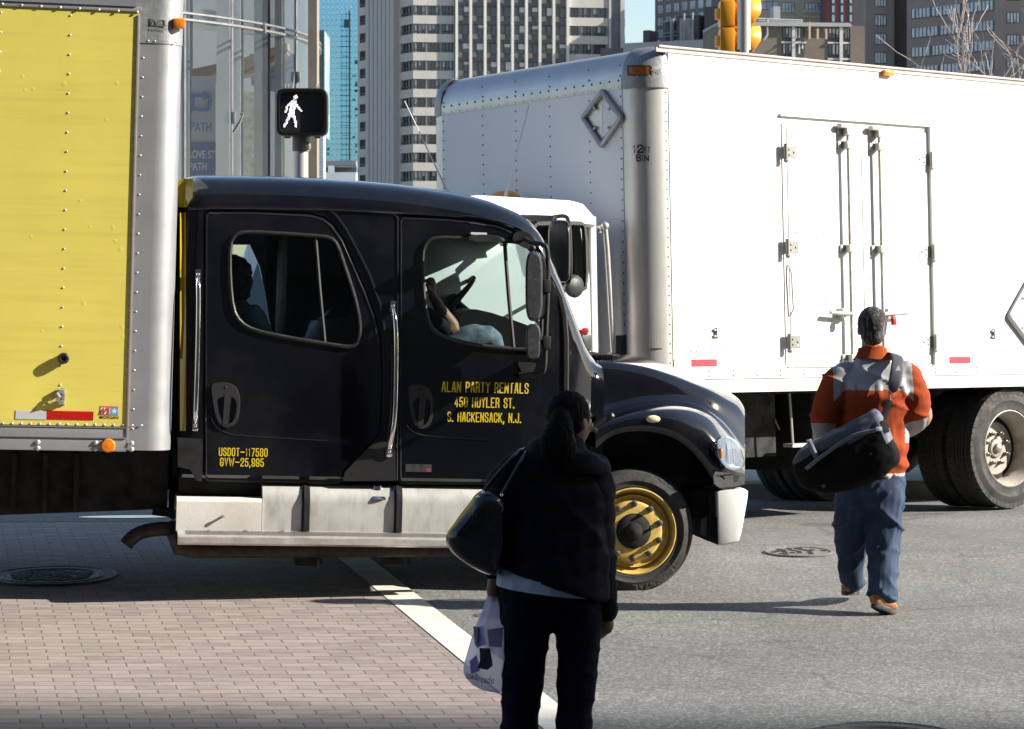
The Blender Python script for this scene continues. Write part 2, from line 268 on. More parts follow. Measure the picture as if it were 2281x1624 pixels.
def brickpave():
    m = bpy.data.materials.new('brick_paving'); m.use_nodes = True; n = m.node_tree.nodes; L = m.node_tree.links; b = n['Principled BSDF']; tc = n.new('ShaderNodeTexCoord')
    sx = n.new('ShaderNodeSeparateXYZ'); L.new(tc.outputs['Object'], sx.inputs[0])
    k = n.new('ShaderNodeMath'); k.operation = 'MULTIPLY_ADD'; k.inputs[1].default_value = .222; L.new(sx.outputs[1], k.inputs[0]); L.new(sx.outputs[0], k.inputs[2])
    cb = n.new('ShaderNodeCombineXYZ'); L.new(k.outputs[0], cb.inputs[0]); L.new(sx.outputs[1], cb.inputs[1])
    wv = n.new('ShaderNodeTexNoise'); wv.inputs['Scale'].default_value = 6; wv.inputs['Detail'].default_value = 3; L.new(tc.outputs['Object'], wv.inputs['Vector'])
    wm = n.new('ShaderNodeVectorMath'); wm.operation = 'MULTIPLY_ADD'; wm.inputs[1].default_value = (.012, .008, 0); L.new(wv.outputs['Color'], wm.inputs[0]); L.new(cb.outputs[0], wm.inputs[2])
    t = n.new('ShaderNodeTexBrick'); t.offset = .5; t.inputs['Scale'].default_value = 1; t.inputs['Brick Width'].default_value = .203; t.inputs['Row Height'].default_value = .104
    t.inputs['Mortar Size'].default_value = .0042; t.inputs['Mortar Smooth'].default_value = .1; t.inputs['Bias'].default_value = 0
    t.inputs['Color1'].default_value = (.185, .143, .130, 1); t.inputs['Color2'].default_value = (.30, .24, .218, 1); t.inputs['Mortar'].default_value = (.10, .085, .07, 1)
    L.new(wm.outputs[0], t.inputs['Vector'])
    mp = n.new('ShaderNodeMapping'); mp.inputs['Scale'].default_value = (2.5, 9, 1); L.new(cb.outputs[0], mp.inputs[0])
    a = n.new('ShaderNodeTexNoise'); a.inputs['Scale'].default_value = 1.6; a.inputs['Detail'].default_value = 9; a.inputs['Roughness'].default_value = .75; L.new(mp.outputs[0], a.inputs['Vector'])
    r = n.new('ShaderNodeMapRange'); r.inputs[1].default_value = .35; r.inputs[2].default_value = .7; r.inputs[3].default_value = .0; r.inputs[4].default_value = .75; L.new(a.outputs[0], r.inputs[0])
    mx = n.new('ShaderNodeMixRGB'); mx.inputs[2].default_value = (.37, .33, .30, 1); L.new(t.outputs[0], mx.inputs[1]); L.new(r.outputs[0], mx.inputs[0])
    mp2 = n.new('ShaderNodeMapping'); mp2.inputs['Scale'].default_value = (1.6, 5, 1); L.new(cb.outputs[0], mp2.inputs[0])
    c = n.new('ShaderNodeTexNoise'); c.inputs['Scale'].default_value = 1.1; c.inputs['Detail'].default_value = 6; L.new(mp2.outputs[0], c.inputs['Vector'])
    r2 = n.new('ShaderNodeMapRange'); r2.inputs[1].default_value = .63; r2.inputs[2].default_value = .72; r2.inputs[3].default_value = 0; r2.inputs[4].default_value = .5; L.new(c.outputs[0], r2.inputs[0])
    m2 = n.new('ShaderNodeMixRGB'); m2.inputs[2].default_value = (.27, .14, .105, 1); L.new(mx.outputs[0], m2.inputs[1]); L.new(r2.outputs[0], m2.inputs[0])
    m3 = n.new('ShaderNodeMixRGB'); m3.inputs[2].default_value = (.11, .09, .075, 1); L.new(m2.outputs[0], m3.inputs[1])
    f = n.new('ShaderNodeMath'); f.operation = 'MULTIPLY'; f.inputs[1].default_value = .8; L.new(t.outputs['Fac'], f.inputs[0]); L.new(f.outputs[0], m3.inputs[0])
    L.new(m3.outputs[0], b.inputs['Base Color']); b.inputs['Roughness'].default_value = .8
    ad = n.new('ShaderNodeMath'); ad.operation = 'MULTIPLY_ADD'; ad.inputs[1].default_value = -1.6; L.new(t.outputs['Fac'], ad.inputs[0]); L.new(a.outputs[0], ad.inputs[2])
    bp = n.new('ShaderNodeBump'); bp.inputs['Strength'].default_value = .8; bp.inputs['Distance'].default_value = .006; L.new(ad.outputs[0], bp.inputs['Height']); L.new(bp.outputs[0], b.inputs['Normal'])
    return m
def sheet(name, ys, x0f, x1f, dz, m, nx=1):
    b = MB(); rings = []
    for y in ys: rings.append([(x0f(y)+(x1f(y)-x0f(y))*i/nx, y, gz(y)+dz) for i in range(nx+1)])
    b.loft(rings, 0, False, False, False); return struct(b.build(name, m))
YS = [-300, -60, 0, 4, 8, 10, 12, 14, 16, 17, 18, 18.6, 18.8, 19, 19.2, 19.4, 20.2, 21.1, 22, 23, 24, 30, 60, 200, 3000]
sheet('road', YS, lambda y: -1500, lambda y: 1500, 0, asphalt())
bl = lambda y: -1.246-.234*(y-17.97)             # left edge of the white line
YB = [4, 6, 8, 10, 12, 14, 16, 17, 18, 18.6, 18.8, 19, 19.2, 19.4, 19.9]
sheet('brick_crosswalk', YB, lambda y: -9, lambda y: bl(y), .004, brickpave())
MLINE = mat('road_paint', (.70, .68, .60), .7, var=.06, vs=9, dirt=(.32, .30, .27), ds=6, da=.55, bump=.3, bs=90)
MLINE2 = MLINE
o = sheet('painted_line', YB, bl, lambda y: bl(y)+.215, .008, MLINE)
MCONC = mat('pale_concrete', (.46, .44, .40), .75, var=.15, vs=1.2, dirt=(.24, .22, .19), ds=.8, da=.6, bump=.25, bs=30)
MKERB = mat('kerb_concrete', (.34, .32, .29), .8, var=.18, vs=3, dirt=(.13, .12, .11), ds=2.5, da=.6, bump=.3, bs=40)
# gutter beyond the brick, kerb and pavement on the far side
sheet('gutter', [19.93, 20.4, 21.0], lambda y: -9, lambda y: -1.9, .004, mat('gutter_concrete', (.17, .165, .155), .85, var=.25, vs=14, bump=.4, bs=60))
b = MB()
def ky(x):                                        # kerb line of the rounded far corner
    return 22.9 + (.0 if x < 3.6 else .10*(x-3.6)**1.5) + (.0 if x > .5 else -.08*(.5-x))
xs = [-9+.25*i for i in range(100)]; xs = [x for x in xs if x < 12]
prof = lambda x: [(x, ky(x), gz(ky(x))-.02), (x, ky(x)+.02, gz(ky(x))+.13), (x, ky(x)+.05, gz(ky(x))+.15), (x, ky(x)+.18, gz(ky(x))+.152)]
b.loft([prof(x) for x in xs], 0, False, False, True); o = struct(b.build('kerb', MKERB))
b = MB(); b.loft([[(x, ky(x)+.183, gz(ky(x))+.150), (x, ky(x)+1.5, .72), (x, 60, .75)] for x in xs], 0, False, False, False); struct(b.build('pavement', MCONC))
# puddle in the gutter
b = MB(); pts = smoothpts([(-3.4, 20.25), (-3.1, 20.2), (-2.8, 20.22), (-2.55, 20.33), (-2.75, 20.45), (-3.15, 20.42), (-3.35, 20.35)], 2)
b.add([(x, y, .6137+.008) for x, y in pts], [tuple(range(len(pts)))]); struct(b.build('puddle', mat('puddle_water', (.03, .03, .03), .03, var=.05)))
# leaf litter / broken twig lying on the brick
MB().tube([P(105, 1200, 18.7), P(125, 1196, 18.72), P(152, 1192, 18.8)], .008, 5).build('x', MLINE)
bpy.data.objects.remove(bpy.data.objects['x'])
MIRON = mat('cast_iron', (.075, .078, .085), .5, metal=.4, var=.2, vs=12, bump=.3, bs=70)
MIRON2 = mat('worn_cast_iron', (.17, .16, .15), .6, var=.2, vs=12, bump=.3, bs=70)
def manhole(px, py, rad, m, label, holes, rim=True, seed=1):
    k = (py-437)/F; Y = CZ/k; X = (px-CX)/F*Y; rnd = random.Random(seed); sl = math.atan(.0323) if Y < 18.6 else 0
    M = Matrix.Translation((X, Y, gz(Y)+.004)) @ Matrix.Rotation(sl, 4, 'X')
    t = thing('manhole_cover', label, 'manhole', M=M)
    ri = rad*.74 if rim else rad
    if rim:
        f = MB(); f.lathe([(rad, 0), (rad, .012), (rad-.012, .013), (rad-.016, .007), (ri+.03, .007), (ri+.026, .012), (ri+.004, .012), (ri+.002, .0)], (0,0,0), 2, 72)
        for i in range(96):
            a = 2*math.pi*i/96; c, s_ = math.cos(a), math.sin(a); q = .010
            f.add([((ri+.035)*c-q*s_*.5, (ri+.035)*s_+q*c*.5, .007), ((ri+.035)*c+q*s_*.5, (ri+.035)*s_-q*c*.5, .007), ((rad-.02)*c+q*s_*.5, (rad-.02)*s_-q*c*.5, .011), ((rad-.02)*c-q*s_*.5, (rad-.02)*s_+q*c*.5, .011)], [(0,1,2,3)])
        f.build('frame', m, t)
    l = MB(); l.lathe([(ri, 0), (ri, .009), (ri-.015, .010), (ri-.02, .004), (.001, .004)], (0,0,0), 2, 64)
    n = int(ri/.035)
    for i in range(-n, n+1):
        for j in range(-n, n+1):
            x, y = i*.05+(.025 if j % 2 else 0), j*.035
            if math.hypot(x, y) < ri-.05 and rnd.random() < holes: l.box((x-.02, y-.007, .0045), (x+.016, y+.007, .011), 0 if rim else 1)
    l.build('lid', [m, MIRON if rim else mat('dusty_holes', (.075, .072, .07), .8)], t); return t
manhole(118, 1286, .41, MIRON, 'round iron manhole with ribbed outer ring in the shaded brick under the yellow truck', .85)
manhole(1779, 1232, .235, mat('flush_cover_iron', (.155, .15, .142), .8, var=.2, vs=12), 'small worn round iron cover set in sunlit asphalt near the white bumper', .5, False, 3)
manhole(1965, 1655, .41, MIRON, 'round iron manhole at the bottom edge in the shaded asphalt', .8, True, 5)
# ---------------- yellow box truck with black crew cab ----------------
M1 = Matrix.Translation((.758, 16.17, gz(16.17))) @ Matrix.Rotation(R(9), 4, 'Z') @ Matrix.Rotation(R(1.6), 4, 'Y')
T = Frame(M1); uv = T.uv
truck = thing('box_truck', 'yellow box truck with a glossy black crew cab, white bumper and brass coloured front wheel', 'truck', M=M1)
BLK = mat('black_gloss_paint', (.0048, .005, .008), .10, var=.25, vs=2, coat=.6, dirt=(.032, .031, .030), ds=1.1, da=.45)
BLK2 = mat('black_rubber', (.012, .012, .012), .6, var=.2)
PLB = mat('black_plastic', (.020, .020, .021), .42, var=.2, vs=9, bump=.15, bs=150)
DRK = mat('dark_chassis', (.010, .009, .009), .8, var=.3)
YEL = mat('yellow_panel', (.80, .69, .14), .38, var=.06, vs=1.5, dirt=(.60, .48, .12), ds=1.2, da=.45, streak=(.5, 1, 12), bump=.12, bs=2.2)
ALU = mat('aluminium_trim', (.37, .38, .40), .42, metal=.55, var=.07, vs=3, dirt=(.33, .33, .33), ds=3, da=.3, streak=(8, 8, 1))
ALU2 = mat('brushed_aluminium', (.72, .71, .68), .3, metal=.75, var=.08, vs=5, dirt=(.42, .38, .32), ds=5, da=.45, streak=(3, 3, 9))
CAST = mat('cast_cap_metal', (.30, .31, .32), .5, metal=.5, var=.12, vs=8, bump=.2, bs=25)
CHR = mat('chrome', (.80, .78, .76), .08, metal=1, var=.03)
RIV = mat('rivet_metal', (.62, .60, .56), .35, metal=.6, var=.1)
AMB = mat('amber_lens', (.85, .24, .012), .18, var=.15, vs=40, coat=.5)
WHT = mat('white_gloss', (.78, .78, .76), .25, var=.03, coat=.3)
REDR = mat('red_reflector', (.55, .012, .012), .3, var=.06)
SILR = mat('silver_reflector', (.60, .61, .64), .35, var=.06)
YTX = mat('yellow_lettering', (.80, .60, .015), .4, var=.04)
BLKT = mat('black_lettering', (.02, .02, .02), .5)
UX, WX = Vector((1, 0, 0)), Vector((0, 0, 1))
ptv = lambda px, py, v: T.uv(px, py, v)
BT = uv(283, 1003).z                               # box bottom height
wr = uv(300, 4).z                                  # lower edge of the top rail top line
uS = (uv(312, 60).x+uv(283, 980).x)/2              # panel / corner post seam
uC = (uv(402, 100, .15).x+uv(368, 1000, .15).x)/2+.02   # front of the box
rad = .15
def plan(r, off=0, n=8):
    u1 = uC-off; return [(-7, off), (u1-r, off)]+[(u1-r+r*math.sin(a), off+r-r*math.cos(a)) for a in [math.pi/2*i/n for i in range(1, n)]]+[(u1, off+r), (u1, 2.5-off-r)]+[(u1-r+r*math.cos(a), 2.5-off-r+r*math.sin(a)) for a in [math.pi/2*i/n for i in range(1, n)]]+[(u1-r, 2.5-off), (-7, 2.5-off)]
TOPW = uv(300, -30).z
capz = uv(360, 96).z
b = MB(); b.loft([[(x, y, z) for x, y in plan(rad)] for z in (BT, capz)]); b.build('cargo_body', ALU, truck, crease=50)
# roof part with a rounded upper corner
b = MB(); rings = []
for i in range(7):
    a = math.pi/2*i/6; off = .16*(1-math.cos(a)); rings.append([(x, y, TOPW-.02+.17*math.sin(a)) for x, y in plan(rad, off)])
b.loft([[(x, y, capz-.004) for x, y in plan(rad+.002, -.004)], [(x, y, TOPW-.02) for x, y in plan(rad+.002, -.004)]]+rings); cap = b.build('corner_cap', CAST, truck, crease=50)
b = MB(); b.box((-6.9, -.006, uv(150, 948).z), (uS, .0, uv(150, 19).z))
SP = b
b = MB(); b.box((-6.9, -.014, uv(150, 20).z), (uS+.01, -.006, uv(150, 9).z), bev=.003); b.box((-6.9, -.020, uv(150, 9).z), (uS-.02, -.006, uv(150, 5).z)); b.box((-6.9, -.010, uv(150, 5).z), (uS-.02, -.004, TOPW-.03)); b.build('top_rail', ALU, truck)
b = MB(); z0, z1, z2 = uv(150, 1002).z, uv(150, 974).z, uv(150, 949.5).z
b.box((-6.9, -.008, z1+.003), (uS-.012, .0, z2), bev=.003); b.box((-6.9, -.012, z2-.006), (uS-.01, -.001, z2)); b.box((-6.9, -.014, z0), (uS-.012, .0, z1), bev=.003); b.box((-6.9, -.02, z1-.002), (uS-.01, -.001, z1+.006)); b.box((-6.9, -.02, z0-.004), (uS-.01, -.001, z0+.004))
b.build('bottom_rail', ALU, truck)
b = MB(); b.box((uS-.014, -.013, z0), (uS+.002, -.004, uv(300, 34).z), bev=.003); b.build('seam_strip', mat('seam_metal', (.34, .30, .29), .5, metal=.4), truck)
b = RB = MB()
for i in range(45):                                # three columns and rows of rivets
    y = 20+i*21.6; x = 307.5-(y-20)*.0282
    if y < 960: b.dome(uv(x-2, y, -.006), (0, -1, 0), .0075, .004)
    y2 = 42+i*43.5; x2 = 320-(y2-20)*.0282
    if y2 < 960: b.dome(uv(x2+2, y2, 0), (0, -1, 0), .0065, .004)
for i in range(22): y = 35+i*43.3; b.dome(uv(157-(y-36)*.0275, y, -.006), (0, -1, 0), .0075, .004)
for i in range(22): y = 28+i*44.; b.dome(uv(2-(y-36)*.0275, y, -.006), (0, -1, 0), .0075, .004)
for i in range(16): b.dome(uv(6+i*20.6, 943+i*.33, -.006), (0, -1, 0), .0075, .004)
for i in range(8): b.dome(uv(5+i*43, 9+i*2.6, -.014), (0, -1, 0), .009, .005)
for x in (84, 213, 293):
    for y in (984.5, 998): b.dome(uv(x, y+x*.01, -.014), (0, -1, 0), .016, .011, 10)
for x, y in ((355, 94), (340, 94), (325, 93), (372, 96), (388, 97)): b.dome(uv(x+5, y-2, -.002 if x < 350 else .02), (0, -1, 0), .007, .006)
b = MB(); p = uv(382, 49, -.02); b.box((p.x+.01, -.004, p.z-.034), (p.x+.082, .07, p.z+.028), bev=.012); b.build('marker_light', AMB, truck)
b = MB(); p = uv(241, 992.5, -.014); b.lathe([(.042, 0), (.042, -.014), (.036, -.022), (.001, -.024)], (p.x, -.014, p.z), 1, 28); b.build('marker_light', AMB, truck)
p, q = uv(35, 914, -.0065), uv(103, 935, -.0065); MB().box((p.x, -.0085, q.z), (q.x, -.006, p.z)).build('reflective_tape', SILR, truck)
p, q = uv(104, 915, -.0065), uv(208, 936, -.0065); MB().box((p.x, -.0085, q.z), (q.x, -.006, p.z)).build('reflective_tape', REDR, truck)
# maker's decal: red framed square and blue square with a star, lettering below
p, q = uv(223, 905, -.0065), uv(263, 925, -.0065); um = (p.x+q.x)/2+.006
b = MB(); b.box((p.x, -.0078, q.z), (um, -.006, p.z), 0); b.box((p.x+.003, -.0085, q.z+.004), (um-.003, -.0078, p.z-.008), 1); b.box((um, -.0078, q.z), (q.x, -.006, p.z-.006), 2); b.box((um, -.0078, p.z-.006), (q.x, -.006, p.z), 0)
c = ((um+q.x)/2, (p.z-.004+q.z)/2); st = [(c[0]+(.02 if i % 2 == 0 else .0085)*math.sin(math.pi*i/5), c[1]+(.02 if i % 2 == 0 else .0085)*math.cos(math.pi*i/5)) for i in range(10)]
b.prism(st, lambda s, d: (s[0], d, s[1]), -.0085, -.0078, 1)
zz = [(0, 0), (.25, 1), (.42, .25), (.58, .25), (.62, 1), (1, 1), (1, .1)]
uw, wh = um-p.x-.014, p.z-q.z-.02
pts = [(p.x+.007+a*uw, -.0088, q.z+.008+c_*wh) for a, c_ in [(0, 0), (.32, 1), (.42, .08), (.74, 1), (.98, 1), (.98, 0)]]
b.tube(pts, .0035, 6, 0); b.build('maker_decal', [mat('decal_red', (.62, .02, .02), .4), WHT, mat('decal_blue', (.10, .35, .75), .4)], truck)
r_ = uv(243, 930, -.007); text('MORGAN', 'decal_lettering', BLKT, truck, (r_.x, -.0075, r_.z), UX, WX, .018, .112, .02)
p = uv(352, 55, -.006); text('MORGAN', 'cast_lettering', CAST, truck, (p.x, -.0065, p.z-.03), UX, WX, .018, .10, .02)
b = MB(); b.box((p.x-.05, -.0075, p.z-.01), (p.x+.05, -.004, p.z+.035), bev=.004); b.tube([(p.x-.04, -.008, p.z-.002), (p.x-.02, -.008, p.z+.028), (p.x-.01, -.008, p.z), (p.x+.015, -.008, p.z+.028), (p.x+.04, -.008, p.z+.026), (p.x+.04, -.008, p.z)], .003, 5); b.build('cast_badge', CAST, truck)
# rubber vent knob and latch
b = MB(); p = uv(142, 798, -.006); b.lathe([(.031, 0), (.031, -.015), (.034, -.018), (.034, -.034), (.028, -.040), (.018, -.040), (.015, -.030), (.001, -.028)], (p.x, -.006, p.z), 1, 28); b.build('vent_knob', mat('brown_rubber', (.035, .025, .02), .55), truck)
b = MB(); p = uv(133, 884, -.006); b.box((p.x-.02, -.03, p.z-.045), (p.x+.03, -.006, p.z-.022), bev=.006); b.box((p.x-.02, -.03, p.z+.02), (p.x+.03, -.006, p.z+.045), bev=.006); b.box((p.x+.015, -.014, p.z-.05), (p.x+.03, -.006, p.z+.05)); b.tube([(p.x-.015, -.025, p.z-.02), (p.x+.0, -.045, p.z), (p.x-.015, -.025, p.z+.02)], .010, 8)
b.tube([(p.x-.02, -.02, p.z-.03), (p.x-.05, -.012, p.z-.035), (p.x-.065, -.01, p.z-.03), (p.x-.05, -.01, p.z+.0), (p.x-.02, -.02, p.z+.02)], .0025, 5); b.build('latch', ALU2, truck)
# faint dents: small dimples on the skin
b = SP; rnd = random.Random(4)
for i in range(16):
    x, y = rnd.uniform(5, 295), rnd.uniform(120, 880); q = uv(x, y, -.006); b.dome(q, (0, -1, 0), rnd.uniform(.008, .018), .0006, 12)
k = len(SP.v); SP.v += RB.v; SP.f += [tuple(i+k for i in f) for f in RB.f]; SP.mi += [1]*len(RB.f); SP.sm += RB.sm
SP.build('side_panel', [YEL, RIV], truck)
# underside of the box and chassis
b = MB(); b.box((-6.9, .10, BT-.02), (uC-.2, 2.4, BT)); b.box((-6.8, .75, uv(200, 1110).z), (.35, .85, BT-.02)); b.box((-6.8, 1.65, uv(200, 1110).z), (.35, 1.75, BT-.02))
b.add([Vector((uv(-60, 1150, .35).x, .35, uv(-60, 1150, .35).z)), Vector((uv(372, 1134, .35).x, .35, uv(372, 1134, .35).z)), Vector((uv(372, 1134, .35).x, .35, BT)), Vector((uv(-60, 1150, .35).x, .35, BT)),
       Vector((uv(-60, 1150, .35).x, 2.1, uv(-60, 1150, .35).z)), Vector((uv(372, 1134, .35).x, 2.1, uv(372, 1134, .35).z)), Vector((uv(372, 1134, .35).x, 2.1, BT)), Vector((uv(-60, 1150, .35).x, 2.1, BT))], [(0,1,2,3), (4,7,6,5), (0,4,5,1), (3,2,6,7), (0,3,7,4), (1,5,6,2)])
b.tube([uv(340, 1137, .3), uv(380, 1142, .3), uv(392, 1150, .3)], .03, 8)
for x in (30, 100, 170): b.box(uv(x, 1142, .3)-Vector((.02, 0, 0)), uv(x, 1010, .3)+Vector((.02, .05, 0)))
b.build('chassis', DRK, truck)
b = MB(); b.box((uv(384, 900).x-.25, .35, BT), (uv(384, 900).x+.08, 2.1, uv(384, 480).z)); b.build('cab_gap_guard', DRK, truck)
# ---- cab shell ----
V0 = .13
stn = [(398,452),(400,425),(406,406),(418,396),(440,391.5),(500,391.5),(600,393),(700,397),(800,403),(870,409),(940,418),(1000,427),(1050,437),(1090,448),(1120,460),(1145,471),(1165,484),(1182,499),(1195,516),(1206,540),(1218,572),(1232,602),(1250,645),(1268,688),(1288,735),(1305,768),(1322,792),(1334,800)]
WB = uv(900, 1072, V0).z; WBELT = uv(900, 770, V0).z
def ins(u):                                        # plan taper of the front and the rear corner
    a = uv(1180, 600, V0).x; b_ = uv(1334, 700, V0).x; t = max(0, min(1, (u-a)/(b_-a))); k = .16*t*t
    r0 = uv(398, 700, V0).x; d = u-r0
    if d < .10: k += .10*(1-math.sqrt(max(0, 1-(1-d/.10)**2)))
    return k
def sidev(u, w): return V0+ins(u)+max(0, (w-WBELT))*.035
def ring(px, py):
    u = uv(px, py, .5).x; wt = T.wat(u, .62, py); wt = max(wt, WB+.4); h = []
    for w_ in (WB, WB+.02, (WB+WBELT)/2, min(WBELT, wt-.25)): h.append((sidev(u, w_)+(.02 if w_ == WB else 0), w_))
    tv = sidev(u, wt-.2)
    h += [(sidev(u, (WBELT+wt-.20)/2), (min(WBELT, wt-.25)+wt-.20)/2), (tv, wt-.20), (tv+.016, wt-.14), (tv+.05, wt-.085), (tv+.11, wt-.043), (tv+.21, wt-.018), (tv+.42, wt), (1.23, wt+.012)]
    far = [(2.46-v, w_) for v, w_ in h[:-1]][::-1]
    return [(u, v, w_) for v, w_ in h+far]
def shell(inset=0):
    b = MB(); b.loft([ring(*s) for s in stn]); return b.build('cab_shell', BLK, None)
def ringin(px, py):
    c = ring(px, py); return [(u, 1.23+(v-1.23)*.945, WB+.05+(w_-WB-.05)*(.965 if w_ > WB+.1 else 1)) for u, v, w_ in c]
outer = shell()
b = MB(); ii = [s for s in stn[3:-3]]; b.loft([ringin(px, py+14) for px, py in ii]); inner = b.build('inner', BLK, None)
boolean(outer, inner)
def prismcut(poly, v0, v1, name='c', grow=0, px_v=V0):
    pts = [uv(x, y, px_v) for x, y in poly]; pts = [(p.x, p.z) for p in pts]
    if grow:
        cx = sum(p[0] for p in pts)/len(pts); cz = sum(p[1] for p in pts)/len(pts); n = len(pts); out = []
        for i in range(n):
            a, c, d = Vector(pts[i-1]), Vector(pts[i]), Vector(pts[(i+1) % n]); t = (d-a).normalized(); nn = Vector((t.y, -t.x))
            if nn.dot(c-Vector((cx, cz))) < 0: nn = -nn
            out.append(tuple(c+nn*grow))
        pts = out
    b = MB(); b.prism(pts, lambda s, d: (s[0], d, s[1]), v0, v1); o = b.build(name, BLK, None); return o
RW = smoothpts([(512,545),(524,522),(545,516.5),(600,518.5),(700,525),(737,529),(752,545),(770,600),(790,660),(802,715),(801,760),(785,774),(740,768),(640,752),(565,736),(535,718),(519,690),(512,620)], 1)
FW = smoothpts([(940,565),(950,538),(972,528.5),(1050,532),(1125,537),(1165,541),(1190,562),(1203,610),(1207,690),(1206,745),(1200,777),(1160,779),(1120,775),(1060,769),(1005,756),(970,741),(952,716),(943,650)], 1)
RD = [(457,474),(470,470.5),(560,471.5),(690,477),(722,485),(742,500),(765,535),(790,592),(815,650),(835,705),(846,760),(848,850),(845,960),(828,982),(795,1015),(762,1050),(757,1070),(745,1073.5),(466,1066),(456,1058)]
FD = [(890,486),(897,482),(1000,487.5),(1060,493),(1110,502),(1142,514),(1166,529),(1190,556),(1215,595),(1235,630),(1250,662),(1259,700),(1263,760),(1262,1062),(1255,1074),(895,1074),(887,1066)]
for poly in (RW, FW): boolean(outer, prismcut(poly, -.2, .6))
# far side windows and windscreen
boolean(outer, prismcut([(x+40, y) for x, y in [(500,535),(560,535),(585,590),(600,660),(612,740),(520,740)]], 1.9, 2.8))
boolean(outer, prismcut([(950,540),(1140,540),(1190,600),(1200,770),(950,750)], 1.9, 2.8, px_v=2.3))
wb_ = [(.34, uv(1300, 752, .6).z), (2.12, uv(1300, 752, .6).z), (2.04, uv(1180, 505, .6).z), (.42, uv(1180, 505, .6).z)]
b = MB(); wp = smoothpts(wb_, 2); b.prism(wp, lambda s, d: (d, s[0], s[1]), uv(1150, 600).x, uv(1345, 600).x); boolean(outer, b.build('c', BLK, None))
# split the doors off the shell
def cutdoor(poly, name, label=None):
    c = prismcut(poly, -.2, .35); d = outer.copy(); d.data = outer.data.copy(); C.objects.link(d); d.name = name
    boolean(d, c, 'INTERSECT'); boolean(outer, prismcut(poly, -.2, .35, grow=.010)); return d
dr = cutdoor(RD, 'rear_door'); df = cutdoor(FD, 'front_door')
for d in (outer, dr, df):
    for p in d.data.polygons: p.use_smooth = True
    d.data.set_sharp_from_angle(angle=R(24))
# body behind the doors, dark, so the gaps read as seams
b = MB(); z = lambda y: uv(900, y, V0).z
for poly in (RD, FD):
    pts = [uv(x, y, V0) for x, y in poly]; b.tube([Vector((p.x, V0+.045+max(0, p.z-WBELT)*.035, p.z)) for p in pts+[pts[0]]], .022, 6)
outer.name = 'cab_body'; outer.parent = truck; dr.parent = truck; df.parent = truck
b.build('door_seal', BLK2, outer)
# bevelled highlights along door edges and the drip rail
def surf(px, py, off=0):
    p = uv(px, py, V0); v = sidev(p.x, p.z)-off; return uv(px, py, v)
def trim(name, pts, r, m, parent, off=0, n=6, v=None):
    b = MB(); b.tube([surf(x, y, off) if v is None else uv(x, y, v) for x, y in pts], r, n); return b.build(name, m, parent)
trim('window_rubber', RW+[RW[0]], .0125, PLB, dr, .004, 8); trim('window_rubber', FW+[FW[0]], .0125, PLB, df, .004, 8)
for q in (dr, df): pass
ed = mat('edge_black', (.012, .012, .018), .12, coat=.6)
trim('door_edge', [(459,1058),(458.5,800),(459.5,560),(460,482),(466,474.5),(560,475),(690,481),(718,489),(737,503),(761,537),(786,594),(811,652),(831,707),(842,762)], .006, ed, dr, -.001, 6)
trim('door_edge', [(892,1066),(893,760),(893,492),(900,486.5),(1000,491),(1058,497),(1108,506),(1139,518)], .006, ed, df, -.001, 6)
trim('pillar_panel_edge', [(884,1070),(885,760),(885.5,486),(878,476),(820,470),(735,466)], .007, ed, outer, -.001, 6)
trim('pillar_panel_edge', [(735,468),(752,486),(770,512),(796,560),(822,612),(846,680),(856,740)], .012, ed, outer, -.002, 8)
trim('drip_rail', [(420,466),(480,463),(600,464),(735,466),(880,473),(1000,480),(1070,486),(1120,497),(1155,510),(1180,528),(1205,562)], .010, BLK, outer, .004, 8)
# lower pillar step panel and rear lower corner
b = MB(); pl = [(764,1072),(768,1052),(798,1020),(832,986),(880,984),(882,1071)]; b.prism([(uv(x, y, V0).x, uv(x, y, V0).z) for x, y in pl], lambda s, d: (s[0], d, s[1]), V0-.006, V0+.02); b.build('step_panel', mat('dusty_black_paint', (.026, .026, .027), .3, var=.2, coat=.3), outer)
b = MB(); pl = [(396,975),(452,978),(450,1073),(436,1070),(424,1046),(396,1040)]; b.prism([(uv(x, y, V0).x, uv(x, y, V0).z) for x, y in pl], lambda s, d: (s[0], d, s[1]), V0-.004, V0+.3); b.build('lower_corner_panel', PLB, outer)
# reflection of the yellow box, painted as a strip on the cab's rear corner
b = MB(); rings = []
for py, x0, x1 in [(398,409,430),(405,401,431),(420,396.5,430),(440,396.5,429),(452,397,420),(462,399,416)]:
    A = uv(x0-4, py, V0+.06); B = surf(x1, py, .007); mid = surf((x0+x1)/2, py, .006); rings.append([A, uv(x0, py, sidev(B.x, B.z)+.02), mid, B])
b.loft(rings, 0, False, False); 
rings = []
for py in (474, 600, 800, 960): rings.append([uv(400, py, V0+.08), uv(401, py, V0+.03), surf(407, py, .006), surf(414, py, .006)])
b.loft(rings, 0, False, False); b.build('painted_box_reflection', mat('reflected_yellow', (.34, .25, .012), .15, var=.04, coat=.5), outer)
